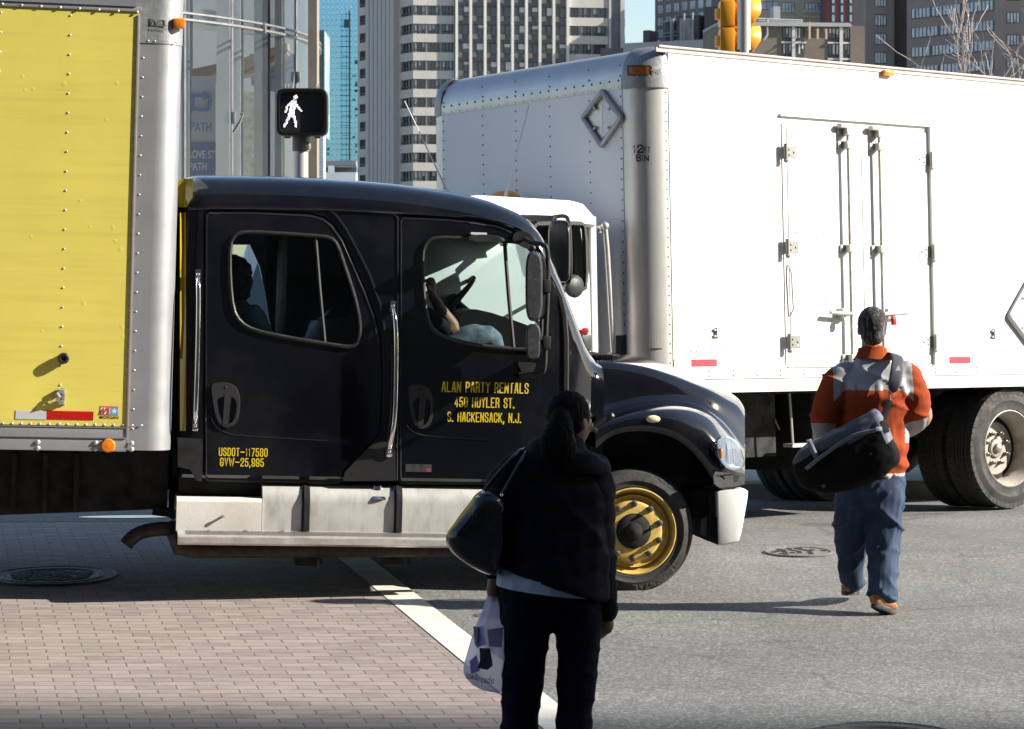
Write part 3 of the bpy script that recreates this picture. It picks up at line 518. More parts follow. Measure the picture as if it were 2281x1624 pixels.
# window dividers and glass
trim('window_divider', [(703,527),(712,640),(724,768)], .011, PLB, dr, -.004); trim('window_divider', [(1124,541),(1133,660),(1144,777)], .013, PLB, df, -.004)
TG = glass('cab_glass', (.80, .88, .85), .03)
def pane(name, poly, parent, v, m):
    pts = [uv(x, y, V0) for x, y in poly]; b = MB(); b.add([(p.x, sidev(p.x, p.z)+v, p.z) for p in pts], [tuple(range(len(pts)))]); return b.build(name, m, parent)
pane('window_glass', RW, dr, .03, glass('cab_glass_dark', (.76, .84, .81), .03)); pane('window_glass', FW, df, .03, TG)
b = MB(); rows = []
for px, py in stn[16:26]:
    u = uv(px, py, .5).x; wt = T.wat(u, .62, py); rows.append([(u-.01, v, wt-.012) for v in (.36, .5, .8, 1.23, 1.66, 1.96, 2.1)])
b.loft(rows, 0, False, False); b.build('windscreen', glass('screen_glass', (.44, .52, .53), .07), outer)
# ---- interior ----
GRY = mat('cab_trim_grey', (.48, .50, .47), .7, var=.08); DK = mat('cab_trim_dark', (.012, .013, .012), .7)
b = MB(); ui0, ui1 = uv(430, 700, V0).x, uv(1255, 700, V0).x
b.box((ui0, .3, WB+.10), (ui1, 2.2, WB+.14)); b.build('floor_pan', DK, outer)
b = MB()                                          # inner far wall with a pale pillar cover
b.box((uv(640, 600, 2.2).x, 2.18, WB), (uv(960, 600, 2.2).x, 2.20, uv(640, 470, 2.2).z)); b.build('inner_panel', DK, outer)
b = MB(); b.box((ui0+.02, .35, WB+.1), (ui0+.06, 2.1, uv(430, 500).z)); b.build('rear_wall', mat('cab_cloth', (.10, .14, .13), .9), outer)
b = MB(); b.box((uv(640, 700, 1.).x, 1.15, WB+.1), (uv(655, 700, 1.).x, 2.15, uv(430, 490).z)); b.build('added_light_blocker', DK, outer)  # added dark panel that blocks light and darkens the rear of the cab
b = MB(); A = [uv(1000, 545, 2.0), uv(1020, 640, 2.0), uv(1052, 760, 2.0)]; b.tube([uv(975, 535, 2.05), uv(1008, 600, 2.05), uv(1040, 690, 2.05), uv(1062, 770, 2.05)], .085, 10, asp=.5); b.build('pillar_cover', GRY, outer)
b = MB(); b.tube([uv(1022, 540, 1.95), uv(1050, 620, 1.95), uv(1086, 700, 1.95)], .014, 6); b.build('screen_seal', BLK2, outer)
b = MB(); dz0 = uv(1100, 705, .8).z                # dashboard
prof = smoothpts([(uv(1040, 790, .8).x, uv(1040, 800, .8).z), (uv(1032, 715, .8).x, uv(1032, 715, .8).z), (uv(1046, 692, .8).x, uv(1046, 692, .8).z), (uv(1085, 690, .8).x, uv(1085, 690, .8).z), (uv(1180, 722, .8).x, uv(1180, 722, .8).z), (uv(1290, 765, .8).x, uv(1290, 765, .8).z), (uv(1290, 850, .8).x, uv(1290, 850, .8).z)], 1)
b.prism(prof, lambda s, d: (s[0], d, s[1]), 1.06, 2.12); b.build('dashboard', DK, outer)
b = MB(); p = uv(1062, 672, 1.75); ax = Vector((-.75, 0, .62)).normalized(); a1 = Vector((0, 1, 0)); a2 = ax.cross(a1)
c = uv(1010, 670, 1.72); b.tube([c+(a1*math.cos(t)+a2*math.sin(t))*.21 for t in [2*math.pi*i/28 for i in range(29)]], .015, 8)
for t in (0, 2.1, 4.2): b.tube([c, c+(a1*math.cos(t)+a2*math.sin(t))*.21], .012, 6)
b.tube([c, c+Vector((.35, 0, -.28))], .03, 8); b.sph(c, .05, 10); b.build('steering_wheel', BLK2, truck)
def seat(px, v):
    b = MB(); q = uv(px, 800, v); zb = WB+.14
    b.box((q.x-.25, v-.24, zb+.25), (q.x+.26, v+.24, zb+.42), bev=.05)
    b.box((q.x-.36, v-.23, zb+.38), (q.x-.24, v+.23, zb+1.08), bev=.05); b.box((q.x-.2, v-.2, zb), (q.x+.2, v+.2, zb+.27)); b.build('seat', DK, truck)
seat(975, .72); seat(975, 1.75); seat(520, .62)
# ---- bonnet, wings, grille side ----
ht = [(1327,797,815,923,934,960,1004),(1345,795.5,814,920,930,950,985),(1370,796,815,914,922,940,969),(1400,799,819,905,912,932,964),(1430,804,824,899,906,928,963),(1460,811,832,895,903,928,966),(1490,820,843,894,903,932,973),(1520,830,856,896,907,940,988),(1550,842,871,902,916,954,1018),(1575,852,882,911,930,972,1052),(1592,859,892,922,944,990,1084),(1610,868,902,938,963,1012,1084),(1628,878,913,958,985,1032,1084),(1643,886,920,980,1003,1045,1083),(1653,894,930,992,1018,1052,1082),(1659,906,938,1002,1028,1058,1080)]
b = MB(); rings = []
uN = uv(1659, 900, .3).x
for i, (px, a, s_, vl, cr, ou, lp) in enumerate(ht):
    t = i/(len(ht)-1); vn = max(0, (px-1600)/59.); ub = uv(px, 930, .2).x
    vs, vt = .40+.05*t+.10*vn, .62+.05*t+.08*vn; vc, vo = .20+.14*vn, .05+.17*vn**2
    Q = lambda v, row, dz=0, sh=0: (T.uv(px, row, v).x, v, T.uv(px, row, v).z+dz)
    t62 = Q(.62, a); uc_ = t62[0]+.05
    pts = [(uc_+.02, 1.23, t62[2]+.018), (uc_, vt+.2, t62[2]+.010), Q(vt, a+1), Q(vs+.06, a*.55+s_*.45), Q(vs, s_), Q(vs-.02, (s_+vl)/2), Q(vs-.04, vl), Q(vc+.07, (vl*.4+cr*.6)-2), Q(vc, cr), Q(vo+.04, (cr+ou)/2), Q(vo, ou), Q(vo-.004, (ou+lp)/2), Q(vo+.004, lp), Q(vo+.05, lp, .004), Q(vo+.09, lp, .03)]
    rings.append(pts+[(u_, 2.46-v, w_) for u_, v, w_ in pts[::-1]][:-1])
b.loft(rings, 0, False, False)
# inner lining of the wings, closed front
front = rings[-1]; b.loft([front, [(x+.015, 1.23+(y-1.23)*.97, w_*.985) for x, y, w_ in front], [(x+.02, 1.23+(y-1.23)*.5, 1.0+(w_-1.0)*.5) for x, y, w_ in front]], 0, False, False)
hood = b.build('bonnet', BLK, truck, crease=70); modmesh(hood, [('SUBSURF', dict(levels=1, render_levels=1))])
for p in hood.data.polygons: p.use_smooth = True
hood.data.set_sharp_from_angle(angle=R(60))
b = MB(); b.box((uv(1327, 900, .5).x, .50, uv(1400, 1120, .5).z), (uN-.12, 1.96, uv(1500, 905, .5).z)); b.box((uv(1250, 900, .3).x, .3, uv(1300, 1110, .3).z), (uv(1328, 900, .3).x, 2.1, uv(1300, 830, .3).z)); b.build('engine_bay', DRK, truck)
b = MB(); b.box((uv(1540, 1000, .4).x, .30, uv(1560, 1150, .4).z), (uv(1598, 1000, .4).x, .75, uv(1600, 1090, .4).z)); b.box((uv(1596, 1100, .2).x, .15, uv(1600, 1212, .2).z), (uv(1606, 1100, .2).x, .5, uv(1600, 1090, .2).z)); b.box((uv(1580, 1100, .2).x, .2, uv(1600, 1206, .2).z), (uv(1595, 1100, .2).x, 2.3, uv(1600, 1090, .2).z)); b.build('bumper_bracket', DRK, truck)
b = MB(); pl = [(1560,1160),(1588,1140),(1590,1196),(1580,1188),(1572,1196),(1560,1190)]; b.prism([(uv(x, y, .25).x, uv(x, y, .25).z) for x, y in pl], lambda s, d: (s[0], d, s[1]), .24, .25); b.build('bracket_plate', mat('grey_bracket', (.12, .12, .12), .6), truck)
# cowl vent, hood seam, hinge latch
b = MB(); b.tube([surf(1326, 812, -.16), uv(1324, 870, .33), uv(1325, 930, .3)], .012, 6); b.build('bonnet_seam', BLK2, truck)
b = MB(); b.box(uv(1318, 790, .6)-Vector((0, 0, .04)), uv(1375, 797, .6)+Vector((0, 1.3, .012))); 
for i in range(7): b.box((uv(1325+6*i, 790, .6).x, .55, uv(1350, 795, .6).z-.01), (uv(1327+6*i, 790, .6).x, 1.9, uv(1350, 790, .6).z)); 
b.build('cowl_vent', PLB, truck)
b = MB(); b.tube([uv(1308, 960, .02), uv(1335, 940, 0), uv(1362, 926, .0)], .018, 8); b.tube([uv(1300, 938, .04), uv(1312, 950, .02), uv(1330, 962, 0)], .014, 8); b.sph(uv(1362, 927, -.005), .022, 8); b.build('bonnet_latch', PLB, truck)
b = MB(); p = uv(1456, 934, .03); b.sph((p.x, .045, p.z), 1, 20, sc=(.046, .018, .024)); b.build('side_marker', mat('pale_marker_lens', (.75, .66, .42), .25, coat=.4), truck)
# headlamp
HL = smoothpts([(1594,985),(1603,973),(1622,973),(1640,983),(1653,1005),(1660,1040),(1640,1048),(1617,1043),(1603,1025)], 2)
def hv(px): return .02+.17*max(0, (px-1600)/59.)**2
b = MB(); n = len(HL); cx, cy = sum(p[0] for p in HL)/n, sum(p[1] for p in HL)/n
rings = [[uv(cx+(x-cx)*s_, cy+(y-cy)*s_, hv(cx+(x-cx)*s_)-d+.025) for x, y in HL] for s_, d in ((1.0, -.0), (1.0, .018), (.92, .034), (.6, .045), (.2, .05))]
b.loft(rings, 0, True); hl = b.build('headlight', glass('lamp_glass', (.9, .95, 1), .07), truck)
b = MB(); b.loft([[uv(cx+(x-cx)*s_, cy+(y-cy)*s_, hv(cx+(x-cx)*s_)-d+.03) for x, y in HL] for s_, d in ((1.03, 0), (1.03, .012), (.95, .014))], 0, False); b.build('headlight_rim', CHR, hl)
b = MB(); b.loft([[uv(cx+(x-cx)*s_, cy+(y-cy)*s_, hv(cx+(x-cx)*s_)+.025-d) for x, y in HL] for s_, d in ((.95, .01), (.8, -.005), (.2, -.012))], 0, True); b.build('reflector', mat('lamp_reflector', (.55, .60, .68), .12, metal=.9), hl)
b = MB(); p = uv(1606, 1010, hv(1606)+.01); b.sph(p, 1, 10, sc=(.013, .010, .034)); b.build('turn_lamp', AMB, hl)
b = MB(); [b.tube([uv(x, 985+k*4, hv(x)-.008), uv(x+6, 1030, hv(x)-.012)], .004, 5) for k, x in enumerate((1618, 1630))]; b.build('lamp_bezel', WHT, hl)
b = MB(); sk = smoothpts([(1588,1050),(1606,1052),(1640,1056),(1659,1052),(1660,1078),(1640,1084),(1592,1088)], 1); rings = [[uv(x, y, hv(x)+o_) for x, y in sk] for o_ in (.03, .0)]; b.loft(rings, 0, True); b.build('lamp_skirt', mat('grey_plastic', (.022, .022, .023), .6, var=.2, bump=.2), truck)
# bumper
BP = [(1596,1096),(1603,1092),(1656,1088),(1666,1094),(1665,1110),(1652,1185),(1646,1205),(1636,1210),(1604,1216),(1600,1214)]
b = MB(); rings = []
for v, inx in ((.16, 0), (.10, 0), (.07, 0), (.055, 2), (.05, 5)):
    rings.append([uv(1630+(x-1630)*(1-inx/40), 1150+(y-1150)*(1-inx/90), v) for x, y in BP])
rings = [[p+Vector((0, 0, 0)) for p in r] for r in rings]
full = [[Vector((p.x, 2.35, p.z)) for p in rings[0]]]+rings; b.loft(full, 0, True, True, True); b.build('bumper', WHT, truck, crease=35)
# ---- mirrors ----
b = MB(); rings = []
def pill(cx, cy, hw, hh, v0, dep, n=22):
    b = MB(); rings = []
    for k, (s_, d) in enumerate(((.75, 0), (.93, .02), (1, .05), (1, .08), (.93, dep*.8), (.7, dep))):
        rings.append([uv(cx+hw*s_*(abs(math.cos(t))**.6)*(1 if math.cos(t) > 0 else -1), cy-hh*(1-(1-s_)*.35)*(abs(math.sin(t))**.55)*(1 if math.sin(t) > 0 else -1), v0+d) for t in [2*math.pi*i/n for i in range(n)]])
    b.loft(rings); return b
MIR = mat('scuffed_black_plastic', (.040, .040, .044), .33, var=.2, vs=14, coat=.2, dirt=(.20, .20, .20), ds=18, da=.3, streak=(2, 1, 5))
mr = pill(1190, 638, 20, 78, -.16, .17).build('wing_mirror', MIR, truck)
pill(1204, 640, 17, 72, -.12, .14).build('mirror_back', PLB, mr)
pill(1188, 761, 17, 40, -.15, .16).build('lower_mirror', MIR, truck)
b = MB(); b.tube(smoothpts([uv(1168, 531, .06), uv(1182, 541, -.02), uv(1208, 543, -.08), uv(1221, 552, -.10), uv(1221, 640, -.11), uv(1215, 760, -.11), uv(1214, 826, -.10), uv(1203, 834, -.08), uv(1160, 838, .05)], 2, False), .0145, 9)
for y in (637, 763): q = uv(1217, y, -.115); b.box(q-Vector((.025, .025, .04)), q+Vector((.025, .02, .04)), bev=.008); b.tube([q, q+Vector((-.07, .02, 0))], .015, 6)
b.build('mirror_arm', BLK2, truck)
b = MB(); b.loft([[surf(x, y, o_) for x, y in smoothpts([(1140,535),(1146,519),(1158,514),(1178,518),(1190,532),(1192,548),(1176,556),(1158,548)], 1)] for o_ in (-.01, .07, .085)]); q = surf(1187, 553, .1); b.dome(q, (0, -1, 0), .02, .01); b.build('mirror_mount', PLB, truck)
b = MB(); b.loft([[surf(x, y, o_) for x, y in [(1151,806),(1192,808),(1195,813),(1186,830),(1162,828)]] for o_ in (-.01, .09)]); b.build('mirror_mount', PLB, truck)
b = MB(); rings = [[surf(1081+(x-1081)*s_, 531+(y-531)*s_, o_) for x, y in smoothpts([(1036,531),(1050,524),(1080,522),(1115,527),(1126,534),(1122,540),(1085,539),(1045,538)], 1)] for s_, o_ in ((.9, .0), (1, .04), (1, .12), (.85, .17))]; b.loft(rings); q = surf(1066, 521, .05); b.box(q-Vector((.05, .02, .006)), q+Vector((.05, .05, .008)), 1); b.build('look_down_mirror', [PLB, WHT], truck)
# ---- chrome grab bars and door handles ----
def grab(pts, br):
    b = MB(); b.tube(smoothpts([surf(x, y, o_) for x, y, o_ in pts], 2, False), .0155, 12)
    for (x, y) in br: q = surf(x, y, .012); b.box(q-Vector((.020, .012, .035)), q+Vector((.020, .012, .035)), bev=.01); b.dome(q-Vector((0, .012, 0)), (0, -1, 0), .012, .008)
    b.build('grab_bar', CHR, truck)
grab([(441,622,.02),(442,634,.06),(442,700,.07),(440,800,.07),(437,900,.07),(436,930,.06),(435,942,.02)], [(441,612),(435,948)])
grab([(876,690,.02),(880,706,.06),(883,760,.07),(882,850,.07),(880,930,.07),(873,975,.06),(868,998,.02)], [(875,682),(867,1006)])
HM = mat('handle_plastic', (.034, .034, .036), .35, var=.1, bump=.1, bs=200)
def handle(x0, y0, w_, h_, parent):
    o_ = smoothpts([(.06,.02),(.5,0),(.85,.08),(1,.3),(1,.6),(.9,.9),(.66,1.),(.45,1),(.22,.88),(.08,.55),(.0,.1)], 2); i_ = smoothpts([(.2,.36),(.5,.30),(.82,.34),(.9,.5),(.82,.82),(.62,.93),(.48,.93),(.32,.8),(.2,.5)], 2)
    n = len(o_); m_ = len(i_); b = MB(); f = lambda q, o: surf(x0+q[0]*w_, y0+q[1]*h_, o)
    cxo, cyo = .5, .5
    # resample the inner loop to the outer count
    I2 = [i_[int(k*m_/n)] for k in range(n)]
    b.loft([[f(q, -.002) for q in o_], [f((cxo+(q[0]-cxo)*.97, cyo+(q[1]-cyo)*.98), .016) for q in o_], [f(q, .016) for q in I2], [f((.55+(q[0]-.55)*.92, .62+(q[1]-.62)*.92), -.02) for q in I2]], 0, False)
    b.add([f(q, -.003) for q in I2], [tuple(range(n))], 1)
    h = b.build('door_handle', [HM, DRK], parent, crease=30)
    b = MB(); a, c = surf(x0+w_*.47, y0+h_*.25, .018), surf(x0+w_*.60, y0+h_*.94, .018); b.loft([[a+Vector((dx, dy, 0)), c+Vector((dx, dy, 0))][0:0] or [a+Vector((0, 0, 0)), a+Vector((.04, 0, 0)), c+Vector((0, 0, 0)), c+Vector((-.035, 0, 0))] for dx, dy in ((0, 0),)]*1+[[a+Vector((0, .02, 0)), a+Vector((.04, .02, 0)), c+Vector((0, .02, 0)), c+Vector((-.035, .02, 0))]]); b.build('pull_lever', HM, h)
    b = MB(); b.dome(surf(x0+w_*.5, y0+h_*.12, .016), (0, -1, 0), .011, .003); b.build('lock', DRK, h)
handle(470, 851, 65, 102, dr); handle(908, 855, 58, 101, df)
# body crease below the handles
trim('door_crease', smoothpts([(471,930),(480,950),(500,963),(519,969),(580,973),(730,981)], 1, False), .006, BLK, dr, -.002, 8)
trim('door_crease', smoothpts([(906,946),(915,958),(931,967),(980,974),(1090,982)], 1, False), .006, BLK, df, -.002, 8)
# ---- lettering ----
def dtext(s, cx, cy, h, w_, name='lettering', m=YTX, st=.2):
    p = surf(cx, cy, .0025); hh = abs(uv(cx, cy-h/2, V0).z-uv(cx, cy+h/2, V0).z); ww = abs(uv(cx+w_/2, cy, V0).x-uv(cx-w_/2, cy, V0).x)
    return block(s, name, m, truck, p, UX, WX, hh, ww, st)
dtext('ALAN PARTY RENTALS', 1081, 863.5, 25, 194, st=.185); dtext('450 HUYLER ST.', 1079.5, 897, 24, 134, st=.185); dtext('S. HACKENSACK, N.J.', 1079, 930, 23, 165, st=.185)
dtext('USDOT-117580', 542, 1007.5, 19, 109, st=.16); dtext('GVW-25,995', 539, 1030, 19, 98, st=.16)
b = MB(); b.box(surf(903, 1051, .0), surf(962, 1035, .003)+Vector((0, 0, 0))); b.build('badge_plate', mat('badge_dark', (.05, .05, .05), .4), df)
dtext('BUSINESS', 932, 1039, 6, 54, 'badge_lettering', CHR); dtext('CLASS', 920, 1047, 6, 34, 'badge_lettering', CHR); dtext('M2', 950, 1047, 6, 18, 'badge_lettering', mat('badge_red', (.5, .1, .1), .4))
b = MB(); b.box(surf(1286, 928, .0), surf(1309, 912, .004)); b.box(surf(1286, 909, .0), surf(1309, 891, .004)); b.build('permit_sticker', mat('sticker', (.25, .25, .26), .5, var=.5, vs=90), truck)
# ---------------- wheels ----------------
TYR = mat('tyre_rubber', (.040, .038, .036), .75, var=.25, vs=6, bump=.3, bs=50, dirt=(.11, .10, .09), ds=3, da=.4)
GOLD = mat('gold_rim_paint', (.74, .53, .15), .35, metal=.2, var=.1, vs=8, dirt=(.10, .06, .03), ds=9, da=.55)
NUT = mat('nut_steel', (.16, .14, .13), .4, metal=.6)
def wheel(name, parent, c, Rt, wid, rr, rimmat, dish, side=-1, nuts=10, nutr=.62, tread=0, hubmat=None, hubr=.36):
    # axis along local v; side -1 faces the viewer
    w_ = thing('x', None, None); w_.name = name; w_.parent = parent; w_.location = c
    s = side; b = MB(); h = wid/2
    prof = [(rr+.005, s*(h-.012)), (rr+.02, s*(h+.004)), (rr+.035, s*(h+.002)), (Rt*.80, s*(h+.010)), (Rt*.815, s*(h+.014)), (Rt*.87, s*(h+.008)), (Rt*.945, s*(h-.006)), (Rt*.95, s*(h-.010)), (Rt*.982, s*(h-.035))]
    prof += [(Rt, s*(h-.055))]
    for k in range(4): a = s*(h-.055-(2*h-.11)*(k+1)/5); prof += [(Rt, a+s*.006), (Rt-.012, a+s*.004), (Rt-.012, a-s*.004), (Rt, a-s*.006)]
    prof += [(Rt, -s*(h-.055)), (Rt*.982, -s*(h-.035)), (Rt*.9, -s*h), (rr+.01, -s*(h-.01))]
    b.lathe(prof, (0, 0, 0), 1, 96)
    if tread:
        for i in range(tread):
            for sd in (1, -1):
                a = 2*math.pi*(i+(.5 if sd < 0 else 0))/tread; M = Matrix.Rotation(a, 4, 'Y') @ Matrix.Translation((0, sd*s*(h-.035), Rt-.012))
                b.box((-.024, -.034, -.022), (.024, .034, .016), 0, M)
    b.build('tyre', TYR, w_, crease=35)
    b = MB(); d = dish
    b.lathe([(rr+.006, s*(h-.010)), (rr+.012, s*(h+.001)), (rr+.004, s*(h+.004)), (rr-.004, s*(h-.006)), (rr-.012, s*(h-.03)), (rr-.032, s*(h-.06)), (rr-.036, s*(d+.02)), (rr-.05, s*(d-.005)), (rr*.76, s*(d-.004)), (rr*.735, s*(d+.016)), (rr*.70, s*(d+.028)), (rr*nutr, s*(d+.032)), (rr*hubr*1.12, s*(d+.032)), (rr*hubr*1.08, s*(d+.01))], (0, 0, 0), 1, 72)
    b.build('rim', rimmat, w_, crease=38)
    b = MB(); hb = rr*hubr
    b.lathe([(hb*1.10, s*(d+.012)), (hb*1.06, s*(d+.045)), (hb*.98, s*(d+.052)), (hb*.55, s*(d+.055)), (hb*.5, s*(d+.075)), (hb*.3, s*(d+.085)), (.001, s*(d+.088))], (0, 0, 0), 1, 40); b.build('hub', hubmat or DRK, w_)
    for i in range(nuts):
        a = 2*math.pi*(i+.5)/nuts; p = Vector((math.cos(a)*rr*nutr, s*(d+.03), math.sin(a)*rr*nutr)); b = MB()
        b.lathe([(.021, 0), (.021, s*.008), (.016, s*.010), (.0155, s*.035), (.009, s*.037), (.009, s*.055), (.001, s*.056)], p, 1, 10); b.build('wheel_nut', NUT, w_)
    b = MB(); b.lathe([(rr*.9, -s*.05), (.05, -s*.06)], (0, 0, 0), 1, 24); b.build('brake_drum', DRK, w_); return w_
c = uv(1412, 1184, .09); RT = .391
c = Vector((c.x, .22, RT)); c.x = uv(1412, 1184, .10).x; c.z = uv(1412, 1184, .10).z
fw = wheel('front_wheel', truck, c, RT, .235, .262, GOLD, .075, nutr=.66, hubr=.38)
c2 = Vector((c.x, 2.46-.22, c.z)); wheel('front_wheel', truck, c2, RT, .235, .262, GOLD, .075, side=1, nutr=.66, hubr=.38)
b = MB(); b.tube([c+Vector((0, .1, 0)), c2-Vector((0, .1, 0))], .06, 10); b.build('front_axle', DRK, truck)
for v in (.16, .46, 2.0, 2.3): wheel('rear_wheel', truck, Vector((-5.3, v, c.z-.172)), RT, .22, .262, GOLD, -.02, side=-1 if v < 1 else 1, nuts=0, nutr=.66)
# raised lettering on the tyre wall
for i, ch in enumerate('CONTINENTAL'):
    a = R(-24-i*6.3); r_ = RT*.895; p = Vector((math.cos(a)*r_, -.1275, math.sin(a)*r_)); up = Vector((-math.cos(a), 0, -math.sin(a))); rt = Vector((math.sin(a)*1, 0, -math.cos(a)))
    rt = Vector((-math.sin(a), 0, math.cos(a)))*-1; o = text(ch, 'tyre_lettering', mat('tyre_letter', (.075, .072, .068), .7), fw, p, rt, -up, .034, .030 if ch != 'I' else .008, .03)
# ---- tank, battery box, step, exhaust ----
TANK = mat('tank_metal', (.62, .61, .57), .38, metal=.25, var=.12, vs=5, dirt=(.30, .28, .25), ds=4, da=.6, streak=(3, 1, 1))
BBOX = mat('battery_box_paint', (.72, .70, .65), .45, var=.05, vs=4, dirt=(.36, .20, .08), ds=2.2, da=.25, bump=.1)
def tsec(x, top, bot, v=.10, r=.09, dep=.6):
    p = uv(x, top, v); q = uv(x, bot, v); u = p.x; zt, zb = p.z, q.z; out = []
    for i in range(7): a = math.pi/2*i/6; out.append((u, v+r-r*math.sin(a)*0-r*math.cos(math.pi/2-a) if False else v+r*(1-math.sin(a)), zt-r*(1-math.cos(a)) if False else zt+r*math.cos(a)*1-0))
    return u, zt, zb
def dsection(u, v, zt, zb, r, dep): return [(u, v, zb), (u, v, zt-r)]+[(u, v+r*(1-math.cos(a)), zt-r+r*math.sin(a)) for a in [math.pi/2*i/6 for i in range(1, 7)]]+[(u, v+dep, zt), (u, v+dep, zb)]
def body(name, x0, x1, top, bot, v, r, m, parent=truck, dep=.55):
    z1, z0 = (uv(x0, top, v).z+uv(x1, top, v).z)/2, (uv(x0, bot, v).z+uv(x1, bot, v).z)/2; b = MB(); b.loft([dsection(uv(x, 1150, v).x, v, z1, z0, r, dep) for x in (x0, x1)]); return b.build(name, m, parent, crease=50)
body('battery_box', 393, 583, 1110, 1187, .085, .028, BBOX)
tk = body('fuel_tank', 584, 1075, 1084, 1187, .10, .11, TANK)
for x, w2 in ((681, 9), (887, 9)):
    for dx in (0,): body('tank_strap', x-w2, x+w2, 1081, 1188, .088, .11, DRK, tk)
    body('tank_strap', x-w2+5, x+w2-6, 1080.5, 1188, .080, .11, PLB, tk)
b = MB(); b.lathe([(.026, 0), (.026, .03), (.034, .032), (.034, .055), (.028, .06), (.001, .062)], uv(841, 1102, .17), 2, 24); b.lathe([(.075, -.012), (.06, .004), (.026, .006)], uv(841, 1106, .16), 2, 24); b.build('tank_cap', CHR, tk)
b = MB()
for x, y in ((497, 1150), (465, 1183), (548, 1183), (630, 1182)): b.lathe([(.008, 0), (.008, -.02), (.011, -.021), (.011, -.027), (.001, -.028)], uv(x, y, .085) , 1, 10)
b.build('bolts', RIV, truck)
# step: diamond tread top and dented lip
b = MB(); z1 = uv(700, 1187, .03).z; z2 = uv(700, 1197, -.0).z; z3 = uv(700, 1216, 0).z; ua, ub_ = uv(396, 1190, 0).x, uv(1085, 1190, 0).x
N = 60; rings = []
for i in range(N+1):
    u = ua+(ub_-ua)*i/N; d = noise.noise(Vector((u*6, 0, 3)))*.006+noise.noise(Vector((u*19, 2, 3)))*.003
    rings.append([(u, .10, z1+.002), (u, .085, z1), (u, -.028+d, z2+.006), (u, -.042+d, z2-.004+d), (u, -.040+d*1.5, z3+.012), (u, -.028+d, z3), (u, .02, z3), (u, .10, z3+.02)])
b.loft(rings); st = b.build('side_step', mat('step_metal', (.66, .64, .60), .30, metal=.6, var=.1, vs=12, dirt=(.40, .32, .26), ds=7, da=.5, streak=(3, 1, 6)), truck, crease=30)
b = MB(); k = 0
for j in range(5):
    t = (j+.5)/5; v = .08-t*.10; zz_ = z1+(z2+.006-z1)*(.085-v)/.113+.0022
    for i in range(150):
        u = ua+.05+(ub_-ua-.1)*(i+(.5 if j % 2 else 0))/150; s_ = 1 if (i+j) % 2 else -1
        b.add([(u-.009, v-.003*s_, zz_), (u, v+.006, zz_+.0005), (u+.009, v+.003*s_, zz_), (u, v-.006, zz_+.0025)], [(0, 1, 2, 3)])
b.build('tread_pattern', mat('tread_dark', (.16, .15, .14), .5, metal=.5), st)
b = MB(); b.tube([uv(388, 1190, .1), uv(398, 1222, .1), uv(430, 1228, .12), uv(700, 1226, .14), uv(1085, 1224, .14)], .045, 12); b.build('air_pipe', mat('rusty_pipe', (.040, .028, .020), .6, var=.4, vs=9), truck)
b = MB()
for x in (690, 885): q = uv(x, 1240, .25); b.box(q-Vector((.09, 0, .06)), q+Vector((.05, .2, .07)), bev=.02); b.tube([uv(x+12, 1240, .18), uv(x+22, 1243, .18), uv(x+28, 1256, .18)], .010, 6)
b.build('hanger_brackets', DRK, truck)
b = MB(); b.tube(smoothpts([uv(410, 1178, .22), uv(372, 1178, .22), uv(345, 1179, .22), uv(318, 1184, .22), uv(295, 1196, .22), uv(281, 1214, .22)], 2, False), [.042]*2+[.043]*20, 16, cap=False)
nn = len(b.v)//16
b.build('exhaust_pipe', mat('exhaust_steel', (.05, .035, .028), .55, metal=.5, var=.3, vs=10), truck)
b = MB(); b.lathe([(.05, 0), (.05, .05)], uv(378, 1178, .22), 0, 20); b.box(uv(373, 1195, .2), uv(386, 1180, .25)); b.build('pipe_clamp', DRK, truck)
b = MB(); b.tube([uv(396, 1050, .3), uv(1085, 1050, .3)], .01, 4); b.box((uv(393, 1000, .4).x, .55, uv(500, 1180, .4).z), (uv(1300, 1000, .4).x, .62, uv(500, 1060, .4).z)); b.box((uv(393, 1000, .4).x, 1.7, uv(500, 1180, .4).z), (uv(1300, 1000, .4).x, 1.78, uv(500, 1060, .4).z)); b.box((uv(400, 1000, .3).x, .25, uv(500, 1100, .3).z), (uv(1310, 1000, .3).x, 2.2, WB+.02)); b.build('cab_underframe', DRK, truck)
# ---------------- white box truck ----------------
M2 = Matrix.Translation((.981, 18.5, 1.758)) @ Matrix.Rotation(R(39.3), 4, 'Z') @ Matrix.Rotation(R(.7), 4, 'Y') @ Matrix.Rotation(R(-2.3), 4, 'X')
W2 = Frame(M2); H2, W_, r2 = 2.40, 2.6, .24
wt = thing('box_truck', 'white box truck with ribbed double side doors parked on the far side of the street', 'truck', M=M2)
WPA = mat('white_truck_paint', (.80, .80, .79), .35, var=.015, vs=2, dirt=(.62, .60, .55), ds=1.6, da=.35, streak=(3, 3, .6))
WFR = mat('white_front_panel', (.80, .81, .83), .45, var=.02, vs=2)
ALW = mat('curved_aluminium', (.62, .61, .585), .36, metal=.4, var=.06, vs=2, dirt=(.42, .38, .32), ds=2, da=.35, streak=(5, 5, .5))
SR = lambda px, py, v=0.: W2.on(px, py, 1, v)       # on the long side
FR = lambda px, py, u=0.: W2.on(px, py, 0, u)       # on the front
seam = SR(1494, 500).x
LB = 7.2
def pl2(r=r2, off=0, n=9):
    o = off; return [(LB, o)]+[(o+r-r*math.sin(a), o+r-r*math.cos(a)) for a in [math.pi/2*i/n for i in range(n+1)]]+[(o+r-r*math.cos(a), W_-o-r+r*math.sin(a)) for a in [math.pi/2*i/n for i in range(n+1)]]+[(LB, W_-o)]
zr = -.30*0; HT = H2
b = MB(); b.loft([[(x, y, z) for x, y in pl2()] for z in (-.10, HT-.24)]); b.build('corner_post', ALW, wt, crease=60)
